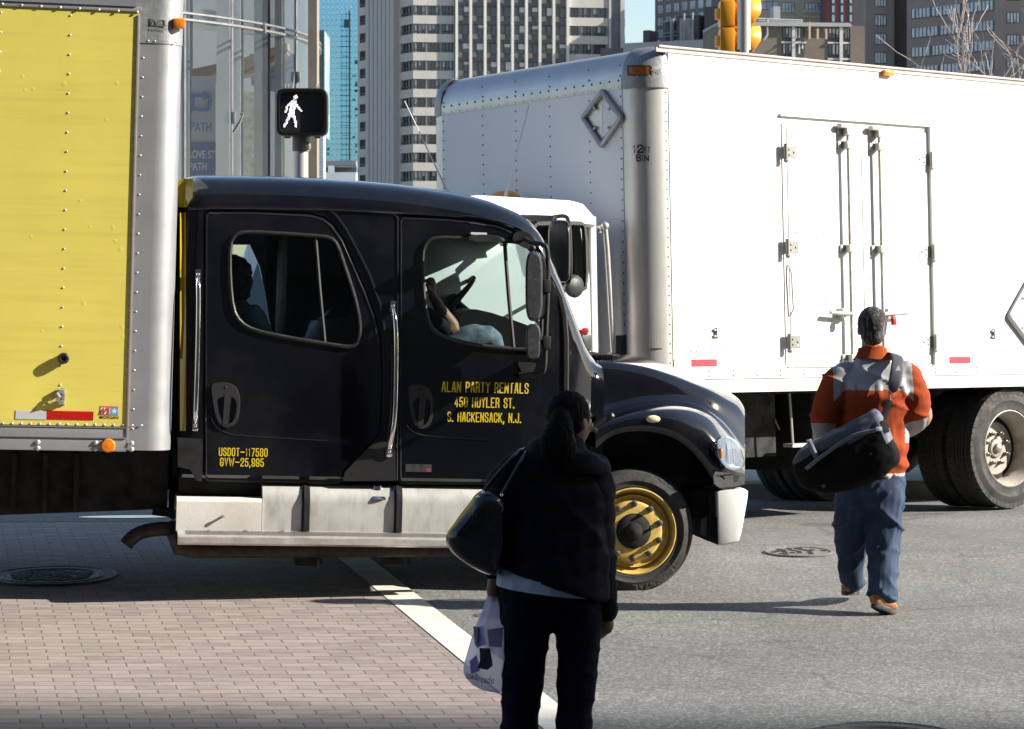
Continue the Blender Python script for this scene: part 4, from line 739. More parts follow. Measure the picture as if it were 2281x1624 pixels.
b = MB(); rings = [[(x, y, HT-.26) for x, y in pl2(off=-.004)], [(x, y, HT-.24) for x, y in pl2(off=-.004)]]
for i in range(9):
    a = math.pi/2*i/8; rings.append([(x+ (0 if x > LB-.01 else .22*(1-math.cos(a))*max(0, 1-x/.3)), y+(.02*(1-math.cos(a)) if y < 1 else -.02*(1-math.cos(a))), HT-.24+.24*math.sin(a)) for x, y in pl2(r2, -.004)])
b.loft(rings); b.build('roof_cap', mat('roof_front_metal', (.55, .55, .56), .40, metal=.6, var=.08, vs=3, bump=.15, bs=6), wt, crease=50)
b = MB()
for sd in (0, 1):                                   # cast corner caps
    q = [(x, y) for x, y in pl2(r2, -.008)][1:11] if sd == 0 else [(x, y) for x, y in pl2(r2, -.008)][11:21]
    rings = [[(x, y, HT-.30) for x, y in q], [(x, y, HT-.22) for x, y in q]]
    for i in range(1, 9):
        a = math.pi/2*i/8; rings.append([(x+.22*(1-math.cos(a))*max(0, 1-x/.3), y+(.05*(1-math.cos(a)) if sd == 0 else -.05*(1-math.cos(a))), HT-.22+.235*math.sin(a)) for x, y in q])
    bb = MB(); bb.loft(rings, 0, False, False); c = bb.build('corner_cap', CAST, wt, crease=60)
b = MB(); b.box((seam, -.004, .0), (LB, .001, HT-.02)); SPW = b
MBR = lambda b, p, n, r=.009, h=.006: b.dome(p, n, r, h, 7)
for i in range(34): y = 120+i*21.5; MBR(b, Vector((seam-.02, -.002, SR(1490, y).z)), (0, -1, 0), .006, .004)
SPW.build('side_panel', WPA, wt)
b = MB(); b.box((-.004, r2, .0), (.001, W_-r2, HT-.26)); nf = (-1, 0, 0)
for k, vv in enumerate((r2+.015, .60, 1.05, 1.45, 1.85, W_-r2-.015)):
    for i in range(30): MBR(b, (-.004, vv, .1+i*.075), nf, .0075, .005)
FPW = b; k = len(b.v)
b = MB()
for i in range(22): MBR(b, (-.006, r2+.03+i*.098, HT-.235), nf, .011, .007)
for i in range(22): MBR(b, (-.006, r2+.03+i*.098, HT-.285), nf, .006, .004)
j = len(FPW.f)
FPW.v += b.v; FPW.f += [tuple(i+k for i in f) for f in b.f]; FPW.mi += b.mi; FPW.sm += b.sm
FPW.mi = [1 if i >= 1 and s_ is not None and i > 5 else 0 for i, s_ in enumerate(FPW.mi)]
FPW.build('front_panel', [WFR, mat('grimy_rivet', (.12, .12, .13), .6)], wt)
b = MB(); b.box((-.008, r2, HT-.30), (.0, W_-r2, HT-.215), bev=.002); b.build('front_rail', ALW, wt)
b = MB(); b.box((seam-.12, -.012, HT-.045), (LB, .0, HT-.012)); b.box((seam-.10, -.022, HT-.014), (LB, .03, HT+.004), bev=.003); b.build('top_rail', mat('grimy_rail', (.42, .38, .36), .5, var=.25, vs=9), wt)
zb0, zb1 = SR(1600, 846).z, SR(1600, 821).z; b = MB(); b.box((seam, -.010, -.0), (LB, .0, .085), bev=.003); b.box((seam, -.016, .083), (LB, -.0, .090))
for i in range(26):
    for z_ in (.025, .06): MBR(b, (seam+.1+i*.245, -.010, z_), (0, -1, 0), .010, .008)
b.build('bottom_rail', WPA, wt)
b = MB(); q = SR(1430, 158, .0); 
def onpost(px, py, off=0):                          # point on the rounded corner
    best = None
    for i in range(0, 91):
        a = R(i); x, y = r2-(r2+off)*math.sin(a), r2-(r2+off)*math.cos(a); A = W2.M @ Vector((x, y, 1.2)); e = abs(CX+A.x/A.y*F-px)
        if best is None or e < best[0]: best = (e, x, y, a)
    _, x, y, a = best; z = W2.wat(x, y, py) if hasattr(W2, 'wat') else 0; return Vector((x, y, z)), a
def panel_on_post(x0, y0, x1, y1, m, name, off=.01, dep=.02, n=6):
    rings = []; 
    for i in range(n+1):
        px = x0+(x1-x0)*i/n; (p0, a), (p1, _) = onpost(px, y0, off), onpost(px, y1, off); nn = Vector((-math.sin(a), -math.cos(a), 0))
        rings.append([p0, p0+nn*dep, p1+nn*dep, p1])
    b = MB(); b.loft(rings, sm=False); return b.build(name, m, wt)
mk = panel_on_post(1404, 146, 1456, 169, PLB, 'marker_housing', .004, .006); panel_on_post(1409, 149, 1452, 166, mat('dull_amber', (.42, .12, .02), .25, var=.3, vs=30, coat=.4), 'marker_light', .006, .016)
panel_on_post(1458, 148, 1481, 169, ALW, 'cast_badge', .004, .004)
def post_text(s, cx, cy, h, w_, m):
    p, a = onpost(cx, cy, .014); dirv = Vector((math.cos(a), -math.sin(a), 0)); hh = abs(onpost(cx, cy-h/2)[0].z-onpost(cx, cy+h/2)[0].z); ww = (onpost(cx+w_/2, cy)[0]-onpost(cx-w_/2, cy)[0]).length
    return block(s, 'lettering', m, wt, p, dirv, (0, 0, 1), hh, ww, .2)
DG = mat('grey_lettering', (.03, .033, .036), .6, var=.3, vs=50)
post_text('12', 1423, 332, 19, 23, DG); post_text('FT', 1444, 334, 14, 17, DG); post_text('6', 1424, 352, 17, 11, DG); post_text('IN', 1439, 353, 13, 16, DG); post_text('M', 1469, 159, 12, 14, CAST)
panel_on_post(1434, 733, 1474, 776, ALW, 'repair_patch', .004, .002)
# placard frames
def placard(conv, corners, n, parent=wt):
    b = MB(); P_ = smoothpts([tuple(conv(*corners[i]).lerp(conv(*corners[(i+1) % 4]), k)) for i in range(4) for k in (0, .12, .5, .88)], 2); P_ = [Vector(p) for p in P_]
    b.tube(P_+[P_[0], P_[1]], .022, 8, cap=False); 
    for i in range(4):
        A = conv(*corners[i]); B = conv(*corners[(i+1) % 4]); c = (A+B)/2; m_ = (conv(*corners[0])+conv(*corners[2]))/2; d = (m_-c).normalized(); b.tube([c-d*.01, c+d*.05], .012, 6)
    return b.build('placard_frame', mat('placard_metal', (.36, .36, .37), .4, metal=.5), parent)
placard(lambda x, y: FR(x, y, -.02), [(1342,204),(1384,262),(1340,325),(1299,262)], nf)
placard(lambda x, y: SR(x, y, -.02), [(2300,610),(2360,690),(2300,775),(2247,705)], (0, -1, 0))
b = MB(); A = [FR(x, y, -.006) for x, y in ((1342, 215), (1342, 312), (1306, 262))]; b.add(A, [(0, 1, 2)]); b.build('placard_sheet', ALW, wt)
# side doors
uL, uR_ = SR(1746, 500).x, SR(2070, 560).x; um = SR(1912, 500).x; zt_ = (SR(1746, 258).z+SR(2068, 285).z)/2; zbt = SR(1760, 815).z
b = MB(); b.box((uL-.03, -.030, zt_), (uR_+.02, -.004, zt_+.018)); b.box((uR_-.0, -.040, zbt), (uR_+.025, -.004, zt_)); b.box((uL-.012, -.012, zbt), (uL, -.004, zt_-.05)); b.box((uL-.0, -.02, zbt-.012), (uR_, -.002, zbt)); b.build('door_frame', WPA, wt)
doors = []
for a, c in ((uL+.004, um-.004), (um+.004, uR_-.006)):
    b = MB(); b.box((a, -.013, zbt+.01), (c, -.002, zt_-.05)); b.box((a+.03, -.0185, zbt+.04), (c-.03, -.013, zt_-.09), bev=.004)
    for i in range(9):
        for uu in (a+.10, (a+c)/2, c-.06): MBR(b, (uu, -.0185, zbt+.15+i*.17), (0, -1, 0), .009, .006)
    doors.append(b.build('side_door', WPA, wt))
GALV = mat('galvanised_rod', (.42, .42, .39), .45, metal=.4, var=.2, vs=12)
for k, (x0, x1) in enumerate(((1873, 1892), (1943, 1962))):
    u = SR((x0+x1)/2-3, 540).x; dr_ = doors[k]; b = MB(); b.cyl((u, -.065, zt_-.06), (u, -.065, zbt+.02), .0135, 10)
    for zz_ in (zt_-.09, zt_-.19, SR(1880, 555).z, zbt+.05): b.box((u-.024, -.085, zz_-.03), (u+.024, -.018, zz_+.03), bev=.006); b.box((u-.07, -.035, zz_-.022), (u-.02, -.018, zz_+.03), bev=.006)
    b.box((u-.08, -.075, zt_-.065), (u+.06, -.02, zt_-.03), bev=.008); b.build('lock_rod', GALV, dr_)
    zz_ = SR(1880, 700).z; sg = -1 if k == 0 else 1; b = MB(); b.tube([(u, -.075, zz_), (u+sg*.12, -.085, zz_+.002), (u+sg*.25, -.085, zz_+.01)], .016, 8); b.box((u+sg*.04, -.08, zz_-.04), (u+sg*.11, -.018, zz_+.045), bev=.012); b.build('door_handle', GALV, dr_)
    b = MB(); b.box((u+sg*.08, -.10, zz_-.085), (u+sg*.115, -.07, zz_-.03), bev=.006); b.tube([(u+sg*.085, -.085, zz_-.03), (u+sg*.085, -.085, zz_+.01), (u+sg*.11, -.085, zz_+.01), (u+sg*.11, -.085, zz_-.03)], .004, 5); b.build('padlock', REDR if k else GALV, dr_)
for k, xs_ in enumerate((1742, 2070)):
    for y in ((339, 551, 762) if k == 0 else (357, 562, 762)):
        q = SR(xs_, y, 0); u = uL-.01 if k == 0 else uR_; b = MB(); b.cyl((u, -.045, q.z-.06), (u, -.045, q.z+.06), .016, 10); sg = 1 if k == 0 else -1; b.box((u, -.022, q.z-.045), (u+sg*.14, -.0185, q.z+.045))
        for dx, dz in ((.06, .02), (.06, -.02), (.11, 0)): MBR(b, (u+sg*dx, -.022, q.z+dz), (0, -1, 0), .009, .007)
        b.sph((u, -.045, q.z-.065), .02, 8); b.build('hinge', GALV if k else mat('dark_hinge', (.22, .22, .20), .5, metal=.4), doors[k])
b = MB(); q = SR(1752, 590); b.tube([(q.x, -.02, q.z), (q.x+.01, -.04, SR(1752, 610).z), (q.x+.022, -.04, SR(1752, 690).z), (q.x+.005, -.02, SR(1752, 705).z)], .006, 6); b.build('door_hook', GALV, doors[0])
for x0, x1, y0, y1, m in ((1500, 1537, 806, 820, SILR), (1539, 1596, 804, 818, REDR), (2078, 2112, 803, 816, SILR), (2114, 2161, 802, 815, REDR)):
    a, c = SR(x0, y0), SR(x1, y1); zc = .117; MB().box((a.x, -.006, zc-.027), (c.x, -.0035, zc+.027)).build('reflective_tape', mat('faded_red_tape', (.42, .03, .05), .4, var=.15, vs=20) if m is REDR else SILR, wt)
b = MB(); q = SR(1973, 163); b.box((q.x-.055, -.045, q.z-.025), (q.x+.055, -.004, q.z+.02), bev=.012); b.build('marker_light', AMB, wt)
a, c = SR(1519, 780), SR(1624, 780); text('GVW 25,000', 'faded_lettering', mat('faded_letters', (.33, .33, .36), .6, var=.25, vs=60), wt, ((a.x+c.x)/2, -.0055, (a.z+c.z)/2), UX, WX, abs(SR(1570, 768).z-SR(1570, 793).z), c.x-a.x, -.004)
for x, y in ((1594, 742), (2212, 744)):
    q = SR(x, y); b = MB(); b.box((q.x-.03, -.022, q.z-.03), (q.x+.03, -.004, q.z-.015)); b.box((q.x-.03, -.022, q.z+.015), (q.x+.03, -.004, q.z+.03)); b.box((q.x-.008, -.026, q.z-.03), (q.x+.008, -.004, q.z+.04)); b.build('tie_ring', GALV, wt)
for x0, x1, y in ((1583, 1708, 704), (2112, 2222, 706)):
    a, c = SR(x0, y), SR(x1, y); b = MB(); b.box((a.x, -.008, a.z), (c.x, -.003, a.z+.004)); b.box((a.x, -.008, a.z), (a.x+.004, -.003, a.z+.07)); b.build('card_holder', WPA, wt)
b = MB(); b.box((-.0065, FR(1397, 800).y, FR(1397, 795).z), (-.0035, FR(1374, 800).y, FR(1384, 747).z)); b.build('warning_label', DG, wt)
# chassis under the floor
b = MB(); b.box((.2, .25, -.12), (LB, W_-.25, -.002)); b.box((-1.9, .85, -.32), (LB, .95, -.1)); b.box((-1.9, 1.65, -.32), (LB, 1.75, -.1))
for i in range(16): b.box((.3+i*.42, .03, -.11), (.36+i*.42, W_-.03, -.003))
b.build('underframe', DRK, wt)
b = MB(); b.box((.45, .5, -.60), (1.75, 1.0, -.12)); b.box((.7, 1.3, -.66), (1.9, 2.0, -.12)); b.tube([(2.0, 1.5, -.62), (3.7, 1.4, -.64)], .07, 10); b.box((2.0, .35, -.72), (2.9, 1.3, -.12)); b.box((3.0, .9, -.6), (3.5, 2.1, -.12)); b.build('side_tank', DRK, wt)
b = MB(); q = SR(1765, 850, .3); w2_ = SR(1767, 993, .3); b.tube([SR(1757, 850, .3), SR(1766, 990, .3)], .010, 6); b.box(SR(1766, 997, .3), SR(1862, 985, .3)+Vector((0, .1, 0))); b.tube([SR(1713, 905, .6), SR(1736, 957, .6)], .008, 6); b.tube([SR(1795, 905, .6), SR(1812, 935, .6)], .008, 6); b.build('step_frame', mat('step_frame_metal', (.45, .44, .42), .5, metal=.3), wt)
# wheels
WRIM = mat('dirty_white_rim', (.42, .38, .33), .5, var=.15, vs=7, dirt=(.16, .12, .09), ds=6, da=.7); WTY = TYR
RW_ = .477; qc = W2.on(2250, 999, 1, .06); cz = qc.z
for v, sd, ds_ in ((.19, -1, -.06), (.50, 1, -.06), (W_-.50, -1, -.06), (W_-.19, 1, -.06)):
    wheel('rear_wheel', wt, Vector((qc.x, v, cz)), RW_, .26, .30, WRIM, ds_, side=sd, nuts=8 if v < .3 else 0, nutr=.42, tread=56, hubmat=mat('hub_metal', (.26, .24, .22), .5, metal=.5), hubr=.24)
for v, sd in ((.30, -1), (W_-.30, 1)): wheel('front_wheel', wt, Vector((-1.15, v, cz+.05)), RW_, .26, .30, WRIM, .06, side=sd, nuts=0, tread=56)
b = MB(); b.cyl((qc.x, .3, cz), (qc.x, W_-.3, cz), .08, 12); b.sph((qc.x, W_/2, cz), .24, 14); b.build('rear_axle', DRK, wt); b = MB(); b.cyl((-1.15, .3, cz+.05), (-1.15, W_-.3, cz+.05), .06, 12); b.build('front_axle', DRK, wt)
# cab
vc_ = .28; uc1 = W2.on(1322, 600, 1, vc_).x; zc0 = W2.on(1322, 900, 1, vc_).z; zc1 = W2.on(1322, 482, 1, vc_).z; zrf = W2.on(1300, 449, 1, vc_+.25).z; uc0 = uc1-2.0
WCB = mat('white_cab_paint', (.78, .78, .77), .3, var=.02, coat=.3)
def csec(u, top, k=0): return [(u, vc_+k, zc0), (u, vc_+k, W2.on(1322, 640, 1, vc_).z), (u, vc_+.03+k, top-.10), (u, vc_+.05+k, top-.04), (u, vc_+.10+k, top), (u, W_-vc_-.10-k, top), (u, W_-vc_-.05-k, top-.04), (u, W_-vc_-.03-k, top-.10), (u, W_-vc_-k, W2.on(1322, 640, 1, vc_).z), (u, W_-vc_-k, zc0)]
b = MB(); b.loft([csec(uc1, zc1-.01, .04), csec(uc1-.03, zc1, .01), csec(uc1-.1, zc1), csec(uc0+.75, zc1), csec(uc0+.35, zc1-.08, .03), csec(uc0+.08, zc1-.75, .06), csec(uc0, zc1-1.2, .1)]); cabw = b.build('cab', WCB, wt, crease=45)
wn = smoothpts([(1160,500),(1290,497),(1302,505),(1305,640),(1290,645),(1180,640)], 1)
pts = [W2.on(x, y, 1, vc_) for x, y in wn]; b = MB(); b.prism([(p.x, p.z) for p in pts], lambda s, d: (s[0], d, s[1]), vc_-.02, vc_+.3); c = b.build('c', WCB, None); c.parent = wt; bpy.context.view_layer.update(); boolean(cabw, c)
b = MB(); b.tube([Vector((p.x, vc_-.004, p.z)) for p in pts+[pts[0]]], .022, 6); b.build('window_rubber', PLB, cabw)
b = MB(); b.add([Vector((p.x, vc_+.03, p.z)) for p in pts], [tuple(range(len(pts)))]); b.add([Vector((p.x, vc_+.12, p.z)) for p in pts], [tuple(range(len(pts)))], 1); b.build('window_glass', [glass('white_cab_glass', (.30, .33, .33), .03), DK], cabw)
b = MB(); b.loft([[(uc0+.335, v, zc1-.12), (uc0+.075, v, zc1-.72)] for v in (.62, W_-.62)], 0, False, False); b.build('windscreen', mat('dark_screen_glass', (.03, .04, .045), .05), wt)
b = MB(); rf = [(uc1+.02, -.06), (uc1+.0, .0), (uc1-.10, .085), (uc1-.22, .105), (uc0+.95, .115), (uc0+.7, .09), (uc0+.55, .0)]
b.loft([[(x, v, zc1+z_-(.02 if v in (vc_+.02, W_-vc_-.02) else 0)) for x, z_ in rf] for v in (vc_-.01, vc_+.02, vc_+.2, W_-vc_-.2, W_-vc_-.02, W_-vc_+.01)]); b.build('cab_roof', WCB, wt, crease=50)
for px, py, r_ in ((1125, 441, .09), (1136, 461, .07)):
    q = W2.on(px, py, 1, vc_+ (1.1 if px < 1130 else .55)); b = MB(); b.sph(q, 1, 14, sc=(.12, .12, .055) if px < 1130 else (.10, .07, .06)); b.build('roof_light', mat('bright_amber', (1, .40, .03), .2, var=.1, vs=30, coat=.4), wt)
def antenna(a, c, v, lab): b = MB(); b.tube([W2.on(*a, 1, v), W2.on(*c, 1, v)], [.007, .004], 6); b.cyl(W2.on(a[0], a[1]+6, 1, v), W2.on(a[0]-(a[0]-c[0])*.06, a[1]-(a[1]-c[1])*.06, 1, v), .013, 8); b.build('antenna', mat('antenna_white', (.7, .7, .68), .4), wt)
antenna((1125, 440), (1180, 228), vc_+.6, ''); antenna((1003, 440), (901, 225), W_-.6, '')
b = MB(); q = lambda x, y, v=vc_-.02: W2.on(x, y, 1, v); b.tube([q(1347, 505, .0+vc_), q(1352, 560, vc_), q(1366, 800, vc_)], .022, 10); b.box(q(1338, 520, vc_)-Vector((0, .0, 0)), q(1344, 502, vc_)+Vector((0, .05, 0)), bev=.01); b.sph(q(1347, 504, vc_), .034, 10); b.build('grab_pipe', ALU2, wt)
b = MB(); b.box(q(1290, 783, vc_-.004), q(1316, 745, vc_-.0)+Vector((0, .02, 0)), bev=.01); b.build('door_handle', PLB, wt)
b = MB(); b.sph(q(1303, 738, vc_-.03), .03, 8); b.build('side_marker', REDR, wt)
def plate(cx, cy, hw, hh, v, dep, m, name, parent=wt):
    b = MB(); rings = [[W2.on(cx+hw*s_*(abs(math.cos(t))**.45)*(1 if math.cos(t) > 0 else -1), cy-hh*s_*(abs(math.sin(t))**.35)*(1 if math.sin(t) > 0 else -1), 1, v+d) for t in [2*math.pi*i/28 for i in range(28)]] for s_, d in ((.9, 0), (1, .015), (1, dep), (.9, dep+.01))]
    b.loft(rings); return b.build(name, m, parent)
um_ = W2.on(1247, 560, 1, -.30).x
b = MB(); rings = [[W2.on(1246+25*s_*(abs(math.cos(t))**.45)*(1 if math.cos(t) > 0 else -1), 560-70*s_*(abs(math.sin(t))**.35)*(1 if math.sin(t) > 0 else -1), 0, um_+d) for t in [2*math.pi*i/28 for i in range(28)]] for s_, d in ((.85, -.075), (.97, -.06), (1, -.03), (1, .02))]; b.loft(rings); b.build('wing_mirror', mat('mirror_housing', (.030, .031, .033), .4), wt)
b = MB(); b.tube(smoothpts([q(1232, 484, -.1), q(1258, 480, -.25), q(1268, 490, -.30), q(1271, 560, -.31), q(1271, 620, -.31), q(1262, 636, -.25), q(1250, 640, .1)], 2, False), .014, 8); b.tube([q(1160, 484, .2), q(1236, 487, -.2)], .02, 6); b.build('mirror_arm', PLB, wt)
b = MB(); c = W2.on(1281, 636, 1, -.2); rings = [[W2.on(1279+22*s_*math.cos(t), 638-26*s_*math.sin(t), 1, -.2+d) for t in [2*math.pi*i/24 for i in range(24)]] for s_, d in ((.5, -.02), (.9, -.005), (1, .01), (.95, .03))]; b.loft(rings); b.build('round_mirror', PLB, wt)
# worn primer patch behind the cab
b = MB(); pts = [FR(x, y, uc1+.06) for x, y in smoothpts([(1334,712),(1345,702),(1356,720),(1357,748),(1350,770),(1338,772),(1333,745)], 1)]
b.box((uc1+.0, .30, zc0), (uc1+.05, W_-.3, zc1)); b.build('cab_rear_wall', mat('grey_cab_wall', (.50, .51, .53), .5, var=.04), wt)
# ---------------- pedestrian signal, traffic light ----------------
def ped():
    Y = 24.2; o = P(668, 420, Y); k = F/Y; B = thing('pedestrian_signal', 'black pedestrian signal showing a lit white walking figure on a pale pole', 'signal', (o.x, Y, gz(Y)))
    z0 = gz(Y); L = lambda px, py, dy=0: Vector(((px-CX)/k-o.x, dy, CZ-(py-YH)/k-z0))
    PO = mat('pale_pole_paint', (.55, .54, .53), .35, metal=.3, var=.05)
    b = MB(); q = L(668, 300); b.cyl((0, .12, 0), (0, .12, q.z+.02), .068, 24); b.cyl((0, .12, 0), (0, .12, .12), .13, 20); b.build('pole', PO, B)
    b = MB(); b.cyl((q.x*0, .12, L(668, 336).z), (0, .12, L(668, 300).z), .080, 20); b.box((.02, .0, L(668, 332).z), (.09, .16, L(668, 316).z), bev=.01); b.build('collar', mat('grey_collar', (.22, .20, .18), .6), B)
    BK = mat('signal_black', (.012, .012, .013), .35, var=.15)
    def rr(cx, cy, hw, hh, d, n=40, p=.28): return [L(cx+hw*(abs(math.cos(t))**p)*(1 if math.cos(t) > 0 else -1), cy-hh*(abs(math.sin(t))**p)*(1 if math.sin(t) > 0 else -1), d) for t in [2*math.pi*i/n for i in range(n)]]
    b = MB(); b.loft([rr(673, 251, 52, 50, .14), rr(673, 251, 57, 53, .12), rr(673, 251, 58, 54, -.03), rr(673, 251, 56, 52, -.045), rr(673, 251, 50, 46, -.045), rr(673, 251, 49, 45, -.02)], cap=False); b.add(rr(673, 251, 49.5, 45.5, -.018), [tuple(range(40))])
    b.box(L(633, 308, .0), L(646, 300, .08), bev=.01); b.box(L(700, 308, .0), L(713, 300, .08), bev=.01)
    h = b.build('housing', BK, B)
    for x in (636, 642, 704, 710): b = MB(); b.tube([L(x, 199, -.02), L(x, 189, -.01), L(x+1, 191, .03), L(x+1, 199, .05)], .006, 6); b.build('hinge_clip', mat('clip_metal', (.2, .19, .19), .4, metal=.6), h)
    b = MB()
    for s_ in (1,):
        for i in range(-16, 30):                     # diagonal louvre mesh
            x0, y0 = 626+i*6.2, 207; x1, y1 = x0+88, 295; t0 = max(0, (626-x0)/88); t1 = min(1, (720-x0)/88)
            if t1 > t0+.05: b.tube([L(x0+88*t0, y0+88*t0, -.022), L(x0+88*t1, y0+88*t1, -.022)], .0022, 4)
    b.build('louvre_mesh', mat('mesh_black', (.05, .05, .06), .3), h)
    # walking figure of lamps
    strokes = [((659,217),(659,217),5.5), ((655,229),(650,249),6.5), ((651,228),(641,236),2.6), ((641,236),(637,249),2.4), ((659,230),(664,240),2.6), ((664,240),(672,248),2.2), ((650,250),(642,266),3), ((642,266),(634,281),2.8), ((651,250),(657,264),3), ((657,264),(660,282),2.8), ((653,238),(648,256),6)]
    rnd = random.Random(3); b = MB(); x = 628.
    while x < 680:
        y = 208.
        while y < 288:
            px, py = x+rnd.uniform(-.4, .4), y+rnd.uniform(-.4, .4)
            for a, c, w_ in strokes:
                ax, ay = a; cx, cy = c; dx, dy = cx-ax, cy-ay; l2 = dx*dx+dy*dy; t = 0 if l2 == 0 else max(0, min(1, ((px-ax)*dx+(py-ay)*dy)/l2))
                if math.hypot(px-ax-dx*t, py-ay-dy*t) < w_: b.dome(L(px, py, -.024), (0, -1, 0), .0043, .003, 6); break
            y += 2.5
        x += 2.5
    b.build('walking_figure', mat('lit_white_led', (.93, .88, 1.0), .3, var=.02, emit=.9), h)
ped()
def tl():
    Y = 26.; k = F/Y; ox = P(1657, 0, Y).x; z0 = gz(Y); B = thing('traffic_light', 'yellow traffic light seen from behind on a pale steel pole beyond the white truck', 'traffic light', (ox, Y, z0))
    L = lambda px, py, dy=0: Vector(((px-CX)/k-ox, dy, CZ-(py-YH)/k-z0))
    YP = mat('signal_yellow', (.80, .34, .015), .45, var=.05, coat=.2)
    b = MB(); b.cyl((0, 0, 0), (0, 0, L(0, -90).z), .067, 24); b.build('pole', mat('pale_pole_paint', (.55, .54, .53), .35), B)
    for i, yc in enumerate((-45, 27, 88)):
        hh = 30; b = MB(); rings = []
        for s_, dy in ((.9, .42), (1, .38), (1, .30), (.93, .28)): pass
        b.box(L(1606, yc+hh, .10), L(1640, yc-hh, .40), bev=.03); b.tube([L(1609, yc-12, .22), L(1609, yc+12, .22)], .06, 10)
        for s2, a_ in ((0, 0),): b.box(L(1603, yc+8, .16), L(1608, yc-8, .3), bev=.01)
        h = b.build('signal_section', YP, B)
        b = MB(); rings = []
        for xx, r_ in ((1640, .14), (1660, .15), (1698, .155)):
            c = L(xx, yc-1, .25); rings.append([Vector((c.x-.0+.03*math.cos(t)*0-(.10*max(0, -math.sin(t)) if xx > 1690 else 0), c.y+r_*math.cos(t), c.z+r_*1.0*math.sin(t))) for t in [math.pi*(1.72*j/20-.36) for j in range(21)]])
        b.loft(rings, 0, False, False); v = b.build('visor', YP, h); modmesh(v, [('SOLIDIFY', dict(thickness=.006))])
    b = MB(); b.box(L(1640, 118, -.05), L(1675, 112, .3)); b.build('bracket', mat('grey_collar', (.22, .20, .18), .6), B)
tl()
# ---------------- people ----------------
SKIN = mat('skin', (.42, .23, .15), .5, var=.08, vs=30); SKIND = mat('dark_skin', (.20, .10, .065), .5, var=.08, vs=30)
def ell(b, pts, rad, n=14, mi=0):                    # pts with (ra, rb): ra sideways, rb fore-aft
    P_ = [Vector(p) for p in pts]; rings = []
    for i, p in enumerate(P_):
        t = (P_[min(i+1, len(P_)-1)]-P_[max(i-1, 0)]).normalized(); a = Vector((1, 0, 0)); a = a-t*a.dot(t)
        if a.length < .3: a = Vector((0, 0, 1))-t*t.z
        a.normalize(); c = t.cross(a); r = rad[i]; ra, rb = r if hasattr(r, '__len__') else (r, r)
        rings.append([p+a*ra*math.cos(2*math.pi*j/n)+c*rb*math.sin(2*math.pi*j/n) for j in range(n)])
    b.loft(rings, mi, True, True, True)
    for e, r in ((P_[0], rad[0]), (P_[-1], rad[-1])):
        q = min(r) if hasattr(r, '__len__') else r; b.sph(e, q*.97, 12, mi)
def resc(lst, n=3):                                  # densify a chain of (x,y,z,ra,rb) with a smooth curve
    out = []; m = len(lst)
    for i in range(m-1):
        p0, p1, p2, p3 = lst[max(i-1, 0)], lst[i], lst[i+1], lst[min(i+2, m-1)]
        for k in range(n):
            t = k/n; out.append(tuple(.5*((2*p1[j])+(-p0[j]+p2[j])*t+(2*p0[j]-5*p1[j]+4*p2[j]-p3[j])*t*t+(-p0[j]+3*p1[j]-3*p2[j]+p3[j])*t**3) for j in range(5)))
    return out+[lst[-1]]
def chain(b, lst, n=4, seg=16):
    q = resc(lst, n); ell(b, [x[:3] for x in q], [(max(.006, x[3]), max(.006, x[4])) for x in q], seg)
def remesh(b, name, m, parent, vox=.011, sm=3, dec=None):
    o = b.build(name, m, parent); modmesh(o, [('REMESH', dict(mode='VOXEL', voxel_size=vox)), ('SMOOTH', dict(factor=.5, iterations=sm))])
    o.data.materials.clear(); [o.data.materials.append(x) for x in (m if isinstance(m, list) else [m])]
    for p in o.data.polygons: p.use_smooth = True
    return o
def wrinkle(o, fn):
    me = o.data; nor = [v.normal.copy() for v in me.vertices]
    for v, n_ in zip(me.vertices, nor): v.co += n_*fn(v.co)
    me.update()
def hand(b, wrist, direc, palm_n, s=1., curl=.6, side=1):
    # five separate bent fingers rooted in a palm; direc: wrist->knuckles, palm_n: palm normal
    d = Vector(direc).normalized(); n = Vector(palm_n); n = (n-d*n.dot(d)).normalized(); x = d.cross(n)*side; w0 = Vector(wrist)
    ell(b, [w0, w0+d*.03*s, w0+d*.065*s, w0+d*.088*s], [.024*s, .032*s, .037*s, .034*s], 12)
    for i, (off, L_) in enumerate(((-.030, .068), (-.010, .078), (.010, .072), (.028, .056))):
        p = w0+d*.085*s+x*off*s; a = curl*(1+.12*i); pts = [p-d*.02*s, p]
        dd = d.copy()
        for k, f in enumerate((.45, .32, .23)):
            ang = a*(.7 if k == 0 else 1.0); dd = (dd*math.cos(ang)+n*math.sin(ang)).normalized(); nn = n
            n2 = (n-dd*n.dot(dd)).normalized(); p = p+dd*L_*f*s; pts.append(p.copy())
            n_ = n
        b.tube(pts, [.0098*s, .0095*s, .009*s, .0082*s, .0065*s], 8); b.sph(pts[-1], .0068*s, 8)
    t0 = w0+d*.025*s-x*.030*s; t1 = t0+(d*.6-x*.55+n*.35).normalized()*.036*s; t2 = t1+(d*.9-x*.05+n*.45).normalized()*.030*s
    b.tube([t0-d*.01*s, t0, t1, t2], [.013*s, .0135*s, .011*s, .008*s], 8); b.sph(t2, .008*s, 8)
